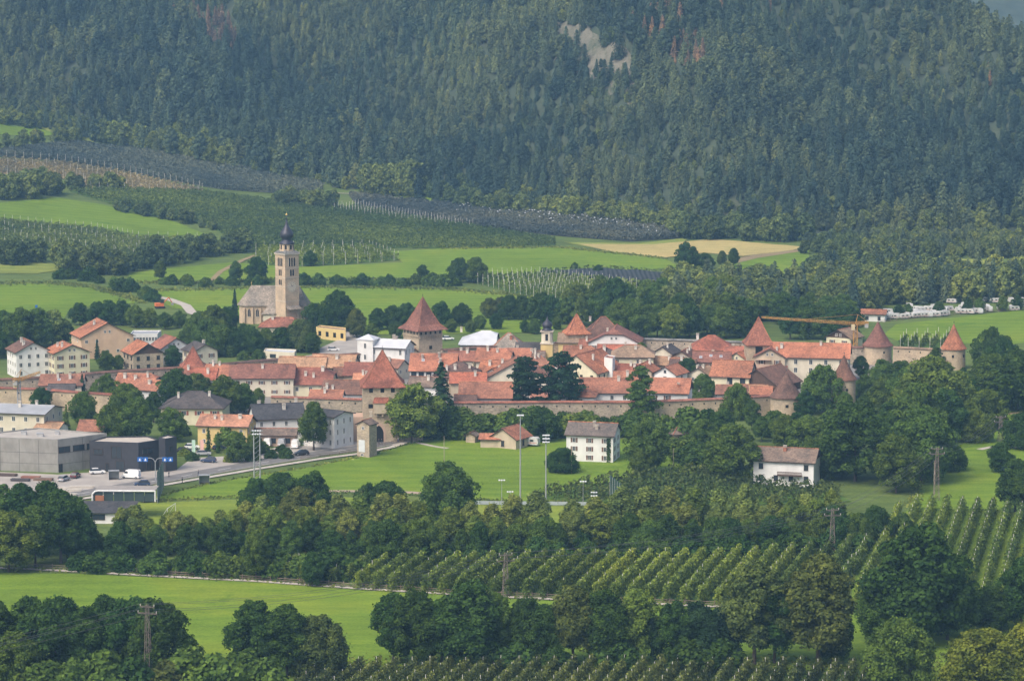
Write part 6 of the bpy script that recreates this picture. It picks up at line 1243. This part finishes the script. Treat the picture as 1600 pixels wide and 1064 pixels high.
def caravan_proto(kind):
    o = empty('caravan', (0, 0, 0)); w_ = plain('caravan_white', (.50, .495, .47), .5, var=.15); L, h = (5.4, 2.1) if kind == 0 else (6.2, 2.4)
    mb = MB(); pr = [(-L/2, .55), (-L/2-.1, 1.3), (-L/2+.25, h+.35), (-L/2+.6, h+.5), (L/2-.5, h+.5), (L/2-.1 if kind == 0 else L/2-.8, h+.2), (L/2+.1, 1.3), (L/2, .55)]; n = len(pr)
    mb.mesh([(x, -1.1, z) for x, z in pr]+[(x, 1.1, z) for x, z in pr], [tuple(range(n)), tuple(range(2*n-1, n-1, -1)), *[(i, i+n, (i+1) % n+n, (i+1) % n) for i in range(n)]]); mb.build('body', w_, o)
    sb = MB(); sb.box((0, -1.11, 1.1), (L*.9, .03, .22)); sb.build('stripe', plain('caravan_stripe', (.35, .30, .26) if kind else (.42, .2, .16), .5), o)
    for x in (-1.3, .9): gb = MB(); gb.box((x, -1.12, 1.75), (1.1, .04, .6)); gb.build('window', CARGL, o)
    for s in (-1, 1): wb = MB(); wb.tube((0, s*1.0-.1, .34), (0, s*1.0+.1, .34), .34, .34, 12); wb.build('wheel', RUB, o)
    return o
def copy_tree(o, parent=None):
    c = o.copy(); COL.objects.link(c); c.parent = parent
    for ch in o.children: copy_tree(ch, c)
    return c
pr0, pr1 = caravan_proto(0), caravan_proto(1)
p = G(828, 697); pr0.location = (p.x, p.y, p.z+.1); pr0.rotation_euler = (0, 0, R(-20)); tag(pr0, 'white caravan standing alone on the meadow beside the little barn', 'caravan'); first = True
rr = random.Random(4)
for k in range(84):
    t = rr.random(); x = 1376+t*262; y = 502-(x-1376)*.075-abs(rr.gauss(0, 1))*6.0; p = G(x, y)
    c = pr1 if first else copy_tree(rr.choice((pr0, pr1, pr1))); first = False; c.location = (p.x, p.y, p.z+.1); c.rotation_euler = (0, 0, R(rr.uniform(-30, 30)+rr.choice((0, 0, 90)))); c.name = 'motorhome'; c.scale = (.72, .72, .72)
    tag(c, 'white motorhome pitched in the crowded campsite at the woodland edge', 'motorhome', 'vehicles on the campsite')
fence('grey campsite boundary fence above the bright right meadow', [(1372, 505), (1420, 500), (1500, 492), (1600, 485)], 3.0, 1.6)
# ------------------------------------------------------------------ masts, pylons, cranes, nets, signs, people
STEEL = plain('galvanised_steel', (.36, .37, .38), .5, .3); RUST = plain('weathered_steel', (.22, .18, .155), .7, .2); YEL = plain('crane_yellow', (.46, .245, .06), .6); WIRE = plain('wire', (.10, .10, .10), .6)
def lattice(mb, p, q, w0, w1, n, r=.05, m=0, brace=True):
    p, q = Vector(p), Vector(q); d = (q-p).normalized(); a = d.orthogonal().normalized() if abs(d.z) < .9 else Vector((1, 0, 0)); b = d.cross(a).normalized(); cs = [(-1, -1), (1, -1), (1, 1), (-1, 1)]
    def pt(t, c): w_ = (w0+(w1-w0)*t)/2; return p.lerp(q, t)+a*c[0]*w_+b*c[1]*w_
    for c in cs: mb.tube(pt(0, c), pt(1, c), r*1.3, r*1.3, 4, m)
    for i in range(n):
        t0, t1 = i/n, (i+1)/n
        for j in range(4):
            c, e = cs[j], cs[(j+1) % 4]; mb.tube(pt(t0, c if i % 2 else e), pt(t1, e if i % 2 else c), r, r, 3, m); mb.tube(pt(t1, c), pt(t1, e), r*.8, r*.8, 3, m)
PYL = {}
def pylon(key, x, base, top, label, vine=False):
    p = G(x, base); h = (base-top)/scale_at(p.y)/.985; o = empty('lattice_pylon', p, R(random.uniform(-20, 20)), label=label, cat='pylon'); mb = MB(); lattice(mb, (0, 0, -.3), (0, 0, h), 1.4, .5, 12, .036); mb.build('mast', RUST, o); tips = []
    for z, w_ in ((h-.4, 1.5), (h-1.7, 2.0)):
        ab = MB(); lattice(ab, (-w_, 0, z), (w_, 0, z), .2, .2, 5, .02); arm = ab.build('cross_arm', RUST, o)
        for s in (-1, 1): ib = MB(); ib.lathe([(.05, 0), (.12, .1), (.06, .2), (.12, .3), (.05, .42)], 8); ib.build('insulator', plain('porcelain', (.45, .42, .38), .3), arm, (s*w_*.95, 0, z+.12)); tips.append(o.matrix_basis @ Vector((s*w_*.95, 0, z+.5)))
    rot = Matrix.Rotation(o.rotation_euler.z, 4, 'Z'); PYL[key] = [Vector(p)+rot.to_3x3() @ Vector((s*w_*.95, 0, z+.55)) for z, w_ in ((h-.4, 1.5), (h-1.7, 2.0)) for s in (-1, 1)]
    if vine:
        c_, n_, s_ = hedge_quads(Vector((-.7, 0)), Vector((.7, 0)), h*.45, .9, 700, .35); q = link_mesh('ivy', leaf_mesh('ivy', c_, n_, s_, LEAF), o); q.color = (.05, .09, .03, 1); q['kind'] = 'stuff'
pylon('a', 232, 1082, 944, 'rusty lattice pylon wrapped in ivy before the lower left trees', True)
pylon('b', 790, 932, 864, 'rusty lattice pylon standing in the middle of the mid orchard')
pylon('c', 1300, 868, 794, 'rusty lattice pylon at the edge of the middle belt and right orchard')
pylon('d', 1463, 782, 699, 'rusty lattice pylon at the left edge of the right-hand meadow')
pylon('e', 1563, 690, 650, 'small lattice pylon between trees at the far end of the right-hand meadow')
PYL['l'] = [v+Vector((-95, -60, -6)) for v in PYL['a']]
def span(a, b, label):
    for i in range(4):
        mb = MB(); p, q = PYL[a][i], PYL[b][i]; n = 14; L = (q-p).length; pts = [p.lerp(q, t/n)-Vector((0, 0, 4*(t/n)*(1-t/n)*L*.022)) for t in range(n+1)]
        for u_, v_ in zip(pts, pts[1:]): mb.tube(u_, v_, .035, .035, 4, caps=False)
        mb.build('power_line', WIRE, label=label+(' upper left', ' upper right', ' lower left', ' lower right')[i]+' conductor', cat='cable', group='wires '+label)
span('l', 'a', 'sagging wire leaving the ivy-wrapped pylon:'); span('a', 'b', 'sagging wire from ivy-wrapped pylon to orchard pylon:'); span('b', 'c', 'sagging wire from orchard pylon to belt pylon:'); span('c', 'd', 'sagging wire from belt pylon to meadow pylon:'); span('d', 'e', 'sagging wire from meadow pylon to far small pylon:')
def mast(x, base, top, label, lamps=4, rows=1, r=.16, twin=False, w_=1.8):
    p = G(x, base); h = (base-top)/scale_at(p.y)/.985; o = empty('floodlight_mast', p, label=label, cat='mast')
    for dx in ((-.8, .8) if twin else (0,)): mb = MB(); mb.tube((dx, 0, -.3), (dx, 0, h), r*1.25, r*.75, 10); mb.build('pole', STEEL, o)
    for k in range(rows):
        ab = MB(); ab.box((0, -.1, h-.15-k*.9), (w_+(.9 if twin else 0), .1, .1)); ab.build('cross_bar', STEEL, o)
        for j in range(lamps):
            lb = MB(); lb.box((0, 0, 0), (.42, .3, .36)); lo = lb.build('lamp', plain('lamp_housing', (.48, .5, .52), .4), o, (-w_/2+w_*(j+.5)/lamps, -.25, h-.15-k*.9)); lo.rotation_euler = (R(-35), 0, 0)
    if twin:
        for k in range(12): sb = MB(); sb.tube((-.8, 0, h*k/12), (.8, 0, h*(k+1)/12), .05, .05, 4); sb.build('strut', STEEL, o)
    return o
mast(813, 786, 648, 'tallest grey floodlight mast beside the sports pitch', 4, 1, .18); mast(853, 786, 679, 'floodlight mast with big lamp rack beside the tallest mast', 4, 3, .17, w_=1.9); mast(402, 762, 672, 'twin-legged grey floodlight mast by the road at the left end of the pitch', 4, 2, .17, True, 2.6)
for x, b, t, lab in ((784, 800, 749, 'thin low floodlight pole on the pitch, left of the tall mast'), (797, 795, 767, 'short floodlight pole beside the tallest mast'), (911, 800, 751, 'thin low floodlight pole near the green net'), (928, 800, 768, 'double floodlight pole right next to the green net')): mast(x, b, t, lab, 3, 2 if x > 920 else 1, .07)
def pole(x, base, top, label, name='wooden_pole', r=.1, m=None):
    p = G(x, base); h = (base-top)/scale_at(p.y)/.985; o = empty(name, p, label=label, cat='pole'); mb = MB(); mb.tube((0, 0, -.3), (0, 0, h), r, r*.7, 8); mb.build('pole', m or plain('pole_wood', (.34, .29, .22), .9), o); return o, h
pole(694, 726, 681, 'bare wooden pole on the middle of the meadow'); pole(893, 740, 697, 'wooden pole before the white shuttered house'); pole(1052, 728, 700, 'wooden wire pole right of the drab green tree'); pole(1459, 776, 720, 'wooden pole next to the meadow pylon')
def street_lamp(x, base, top, label):
    o, h = pole(x, base, top, label, 'street_lamp', .08, STEEL); o['category'] = 'street lamp'; mb = MB(); mb.tube((0, 0, h), (-.9, -.2, h+.25), .05, .04, 6); mb.build('arm', STEEL, o); lb = MB(); lb.box((-1.0, -.22, h+.22), (.6, .25, .14)); lb.build('lamp_head', STEEL, o)
for x, b, t, lab in ((641, 690, 658, 'street lamp where the path leaves the gate road'), (622, 690, 670, 'street lamp on the gate plaza'), (272, 690, 662, 'street lamp behind the dark office block'), (383, 706, 674, 'street lamp at the car park shrubs'), (480, 712, 694, 'short street lamp beside the black car')): street_lamp(x, b, t, lab)
# flag-like pole with red and white sock
o, h = pole(860, 690, 655, 'pole with red and white wind sock behind the caravan', 'windsock_pole', .07, STEEL); o['category'] = 'windsock'
for k in range(4): mb = MB(); mb.lathe([(.42-.06*k, h-.2-k*.75), (.36-.06*k, h-.95-k*.75)], 10); mb.build('sock_band', plain('sock_red', (.5, .04, .04), .8) if k % 2 == 0 else plain('sock_white', (.7, .7, .7), .8), o, (.3, 0, 0))
# banners by the car park
for x, c, lab in ((300, (.45, .62, .50), 'tall pale green advertising banner at the car park'), (313, (.72, .42, .36), 'tall salmon advertising banner at the car park')):
    o, h = pole(x, 712, 687, lab, 'banner', .05, STEEL); o['category'] = 'banner'; mb = MB(); mb.box((.5, 0, h/2+.4), (.95, .03, h-.9)); mb.build('cloth', plain('banner_%d' % x, c, .8), o)
# ball-catch nets at both ends of the pitch
def net(px, label, h0, h1, h_off=0):
    a, b = G(*px[0]), G(*px[1]); o = empty('ball_net', a, math.atan2(b.y-a.y, b.x-a.x), label=label, cat='net'); L = math.hypot(b.x-a.x, b.y-a.y); m, nt, n, l, bs = new_mat('green_net'); bs.inputs['Base Color'].default_value = (.012, .055, .045, 1); bs.inputs['Roughness'].default_value = .9
    k = 5
    for i in range(k+1): mb = MB(); hh = h0+(h1-h0)*i/k; mb.tube((L*i/k, 0, -.3), (L*i/k, 0, hh), .08, .07, 8); mb.build('pole', STEEL, o)
    nb = MB()
    for i in range(int(L/.33)+1): x_ = i*.33; hh = h0+(h1-h0)*x_/L; nb.box((x_, .03, hh/2), (.13, .02, hh))
    for j in range(26): nb.box((L/2, .03, j*.33+.1), (L, .02, .13)) if j*.33 < min(h0, h1) else None
    q = nb.build('netting', m, o); q['kind'] = 'stuff'
net([(246, 787), (256, 762)], 'tall dark green ball net behind the left goal of the pitch', 8.2, 7.2)
net([(953, 790), (972, 806)], 'tall dark green ball net behind the right goal of the pitch', 8.0, 8.0)
def goal(x, y, yaw, label):
    p = G(x, y); o = empty('football_goal', p, R(yaw), label=label, cat='goal'); mb = MB(); w_ = plain('white_metal', (.72, .72, .70), .4)
    for s in (-1, 1): mb = MB(); mb.tube((s*3.66, 0, 0), (s*3.66, 0, 2.44), .07, .07, 8); mb.build('goal_post', w_, o); mb = MB(); mb.tube((s*3.66, 0, 2.44), (s*3.66, 1.6, 0), .04, .04, 6); mb.build('back_stay', w_, o)
    mb = MB(); mb.tube((-3.66, 0, 2.44), (3.66, 0, 2.44), .07, .07, 8); mb.build('crossbar', w_, o)
goal(268, 805, 80, 'white football goal at the left end of the pitch'); goal(950, 812, -80, 'white football goal at the right end of the pitch')
# cranes
def crane(x, base, top, jib_px, label, m_mast, m_jib, w_=1.2, counter=4.5, z_ref=None):
    p = G(x, base); h = (base-top)/scale_at(p.y)/.985; o = empty('tower_crane', p, label=label, cat='crane'); mb = MB(); lattice(mb, (0, 0, -.5), (0, 0, h), w_, w_, int(h/1.6), .09); mb.build('mast', m_mast, o)
    e = U(jib_px[0], jib_px[1], p.z+h+1.5)-p; e = Vector(((jib_px[0]-x)/scale_at(p.y), 8.0, h+1.2)); j = MB(); lattice(j, (0, 0, h), e, .9, .45, 16, .04); j.build('jib', m_jib, o)
    d = Vector((e.x, e.y, 0)).normalized(); c = MB(); lattice(c, (0, 0, h), (-d.x*counter, -d.y*counter, h+.3), 1.0, .9, 4, .08); c.build('counter_jib', m_jib, o)
    a = MB(); a.tube((0, 0, h), (.8, 0, h+3.2), .14, .09, 6); a.tube((-d.x*counter, -d.y*counter, h+.4), (.8, 0, h+3.2), .05, .05, 4); a.tube(e*.6+Vector((0, 0, h*.4)), (.8, 0, h+3.2), .04, .04, 4); a.build('apex_frame', m_jib, o)
    wb = MB(); wb.box((-d.x*(counter-.7), -d.y*(counter-.7), h-.6), (1.2, 1.2, 1.4)); wb.build('counterweight', plain('ballast', (.4, .38, .35), .9), o)
    cb = MB(); cb.box((-.9, -.7, h-1.2), (1.1, 1.2, 1.8)); cb.build('cab', plain('cab_paint', (.6, .5, .3), .5), o)
crane(1336, 560, 506, (1192, 494), 'tall yellow-orange tower crane with long jib over the castle', YEL, YEL, 1.3)
crane(31, 676, 594, (58, 590), 'thin grey tower crane with orange jib at the left edge', STEEL, YEL, .9, 2.2)
# road signs on a double-arm mast
def sign_mast():
    p = G(243, 752); o = empty('sign_mast', p, label='double-arm mast carrying four blue direction signs over the road', cat='sign'); mb = MB(); mb.tube((0, 0, -.3), (0, 0, 5.6), .14, .1, 10); mb.build('pole', STEEL, o)
    for s in (-1, 1):
        pts = [(0, 0, 5.2), (s*.5, 0, 6.1), (s*1.3, 0, 6.4), (s*4.6, 0, 6.3)]; ab = MB()
        for a, b in zip(pts, pts[1:]): ab.tube(a, b, .08, .07, 8)
        ab.build('arm', STEEL, o)
        for k in range(2):
            x = s*(2.6+k*1.5); sb = MB(); sb.box((0, 0, 0), (1.35, .06, 1.25)); si = sb.build('sign_board', plain('sign_blue', (.02, .12, .42), .4), o, (x, -.12, 6.0)); w_ = plain('sign_white', (.75, .75, .75), .4)
            for lx in (0,): tb = MB(); tb.poly([(lx-.3, -.035, -.38), (lx+.3, -.035, -.38), (lx+.06, -.035, .3), (lx-.06, -.035, .3)]); tb.build('symbol', w_, si)
sign_mast()
for x, y, lab in ((356, 716, 'blue square parking sign beside the car park shrubs'), (374, 716, 'small blue sign right of the car park shrubs'), (57, 488, 'narrow blue sign board standing on the left meadow')):
    o, h = pole(x, y, y-11, lab, 'road_sign', .05, STEEL); o['category'] = 'sign'; mb = MB(); mb.box((0, -.05, h-.5), (.9, .05, 1.1)); mb.build('sign_board', plain('sign_blue', (.02, .12, .42), .4), o)
# bus shelters and information boards
for x, y, lab in ((178, 750, 'grey bus shelter at the yard corner beside the road'), (319, 757, 'glass bus shelter on the pavement below the dark office')):
    p = G(x, y); o = empty('bus_shelter', p, R(10), label=lab, cat='shelter'); mb = MB(); mb.box((0, 0, 2.6), (2.9, 1.6, .15)); mb.build('roof', STEEL, o)
    for s in (-1, 1): mb = MB(); mb.box((s*1.35, 0, 1.25), (.06, 1.4, 2.5)); mb.build('side_pane', glass('shelter_glass', (.22, .24, .24)), o)
    mb = MB(); mb.box((0, .7, 1.3), (2.7, .05, 2.3)); mb.build('back_pane', glass('shelter_glass', (.22, .24, .24)), o); mb = MB(); mb.box((0, .35, .45), (2.2, .4, .08)); mb.build('bench', WALLS['wood'], o)
# timber and kerb stacks of the building yard
def pile(x, y, yaw, label, n, L, m):
    p = G(x, y); o = empty('timber_stack', p, R(yaw), label=label, cat='stack'); k = 0; mb = MB(); mb.box((0, 0, 0), (L, .26, .2)); me = mb.me('beam', m)
    for r_ in range(3):
        for j in range(n): link_mesh('beam', me, o, (random.uniform(-.2, .2), j*.32-n*.16, .2+r_*.23))
for i, (x, y, lab) in enumerate(((12, 744, 'dark timber stack at the left edge of the hall yard'), (48, 748, 'reddish timber stack in the middle of the hall yard'), (32, 752, 'dark pallet stack before the concrete hall'), (68, 751, 'brown timber stack near the hall corner'))): pile(x, y, -8, lab, 6, 5.0, plain('stack_wood_%d' % i, ((.10, .07, .06), (.24, .11, .08), (.07, .06, .06), (.18, .12, .09))[i], .9))
for i, (x, y, lab) in enumerate(((88, 765, 'pale stone slabs in the yard row, first stack'), (108, 768, 'pale stone slabs in the yard row, second stack'), (128, 763, 'pale stone slabs in the yard row, third stack'), (100, 775, 'pale stone slabs lying lowest in the yard'))): pile(x, y, 4, lab, 3, 6.5, plain('slab_stone', (.5, .46, .40), .9))
for x, y, lab in ((212, 768, 'white crash barrier beam on the verge by the clubhouse, left one'), (187, 772, 'white crash barrier beam on the verge by the clubhouse, lower one')):
    p = G(x, y); o = empty('guard_rail', p, R(12), label=lab, cat='barrier'); mb = MB(); mb.box((0, 0, .65), (14, .08, .3)); mb.build('beam', STEEL, o)
    for k in range(6): mb = MB(); mb.box((-6.5+k*2.6, .08, .3), (.1, .1, .7)); mb.build('post', STEEL, o)
# orange machine on the track behind the houses
p = G(250, 482); o = empty('excavator', p, R(20), label='orange excavator parked on the gravel track left of the church', cat='excavator'); OR = plain('machine_orange', (.62, .16, .05), .5)
for s in (-1, 1): mb = MB(); mb.box((0, s*1.0, .45), (3.6, .55, .9)); mb.build('track', RUB, o)
mb = MB(); mb.prism([(-1.9, -1.3), (1.3, -1.3), (1.5, -.4), (1.5, .4), (1.3, 1.3), (-1.9, 1.3)], .95, 2.2); mb.build('body', OR, o); mb = MB(); mb.box((.7, -.6, 2.8), (1.3, 1.1, 1.4)); mb.build('cab', CARGL, o)
mb = MB(); mb.tube((1.2, .2, 1.9), (3.6, .2, 4.2), .25, .2, 6); mb.tube((3.6, .2, 4.2), (5.0, .2, 2.0), .2, .14, 6); mb.build('boom', OR, o); mb = MB(); mb.box((5.0, .2, 1.5), (.9, 1.0, .8)); mb.build('bucket', STEEL, o)
# people
def person(p, yaw, label, top, legs, hair=(.05, .03, .02), stride=.25):
    base = H(p[0], p[1])+.28; me = bpy.data.meshes.new('body')
    V = [(0, 0, .95), (0, .02, 1.15), (0, .02, 1.38), (0, .0, 1.5), (0, -.02, 1.63), (0, -.02, 1.74),
         (.10, 0, .9), (.11, -stride*.5, .5), (.11, -stride*.6, .09), (.11, -stride*.6-.16, .05), (-.10, 0, .9), (-.11, stride*.5-.06, .5), (-.11, stride*.9, .1), (-.11, stride*.9-.15, .05),
         (.19, .02, 1.40), (.26, .06, 1.14), (.24, -.06, .90), (.24, -.10, .80), (-.19, .02, 1.40), (-.26, -.04, 1.14), (-.24, -.14, .92), (-.24, -.18, .83)]
    E = [(0, 1), (1, 2), (2, 3), (3, 4), (4, 5), (0, 6), (6, 7), (7, 8), (8, 9), (0, 10), (10, 11), (11, 12), (12, 13), (2, 14), (14, 15), (15, 16), (16, 17), (2, 18), (18, 19), (19, 20), (20, 21)]
    RR = [.15, .14, .16, .055, .10, .08, .10, .07, .05, .045, .10, .07, .05, .045, .07, .05, .038, .035, .07, .05, .038, .035]
    me.from_pydata(V, E, []); o = bpy.data.objects.new('person', None); COL.objects.link(o); o.location = (p[0], p[1], base); o.rotation_euler = (0, 0, R(yaw)); tag(o, label, 'person')
    b = bpy.data.objects.new('body', me); COL.objects.link(b); b.parent = o
    md = b.modifiers.new('skin', 'SKIN'); b.modifiers.new('sub', 'SUBSURF').render_levels = 1
    for i, r_ in enumerate(RR): me.skin_vertices[0].data[i].radius = (r_, r_*.85)
    me.skin_vertices[0].data[0].use_root = True
    m, nt, n, l, bs = new_mat('clothes'); sx = n.new('ShaderNodeSeparateXYZ'); l.new(obj_co(n), sx.inputs[0]); r = ramp(n, [(0, (.03, .03, .03)), (.05, legs), (.50, top), (.82, (.45, .28, .2))]); r.color_ramp.interpolation = 'CONSTANT'
    dv = n.new('ShaderNodeMath'); dv.operation = 'DIVIDE'; dv.inputs[1].default_value = 1.84; l.new(sx.outputs[2], dv.inputs[0]); l.new(dv.outputs[0], r.inputs[0]); l.new(r.outputs[0], bs.inputs['Base Color']); bs.inputs['Roughness'].default_value = .9; me.materials.append(m)
    hb = MB(); hb.smooth = True; hb.lathe([(.06, 1.60), (.105, 1.66), (.11, 1.74), (.07, 1.81), (.01, 1.83)], 10); hb.build('hair', plain('hair_%s' % (hair,), hair, .8), o, (0, .02, 0))
for x, y, yw, lab, tp, lg in ((592, 696.5, 30, 'person in dark jacket walking the railing path, left of a pair', (.03, .03, .04), (.03, .03, .05)), (596.5, 696, 20, 'person in black walking the railing path, right of a pair', (.02, .02, .02), (.05, .05, .07)), (611, 678, 0, 'person in dark clothes standing by the gate tree', (.04, .03, .03), (.03, .03, .04)), (622, 693, 10, 'person in blue jeans at the plaza railing', (.25, .22, .2), (.05, .08, .2)), (285, 757, -60, 'person in black walking along the pavement past the signs', (.02, .02, .02), (.02, .02, .03)), (624, 688, 80, 'person in orange top at the plaza railing', (.5, .2, .08), (.06, .06, .08)), (264, 747, -60, 'person in dark coat on the far side of the road', (.04, .04, .05), (.03, .03, .04)), (310, 746, -70, 'person with dark jacket beside the bus shelter', (.05, .05, .08), (.04, .04, .05))):
    person(G(x, y), yw, lab, tp, lg)
haze()
# ------------------------------------------------------------------ labels of alike things: their order from left to right
def ordinal(k):
    return '%d%s' % (k, 'th' if 10 <= k % 100 <= 20 else {1: 'st', 2: 'nd', 3: 'rd'}.get(k % 10, 'th'))
bpy.context.view_layer.update(); groups = {}
for o in COL.objects:
    if o.parent is None and 'group' in o and o.get('category') not in ('cable',): groups.setdefault((o['group'], o.get('label')), []).append(o)
for (gname, lab), os_ in groups.items():
    if len(os_) > 1:
        os_.sort(key=lambda o: o.location.x/o.location.y)
        for k, o in enumerate(os_): o['label'] = lab+', %s from left' % ordinal(k+1)
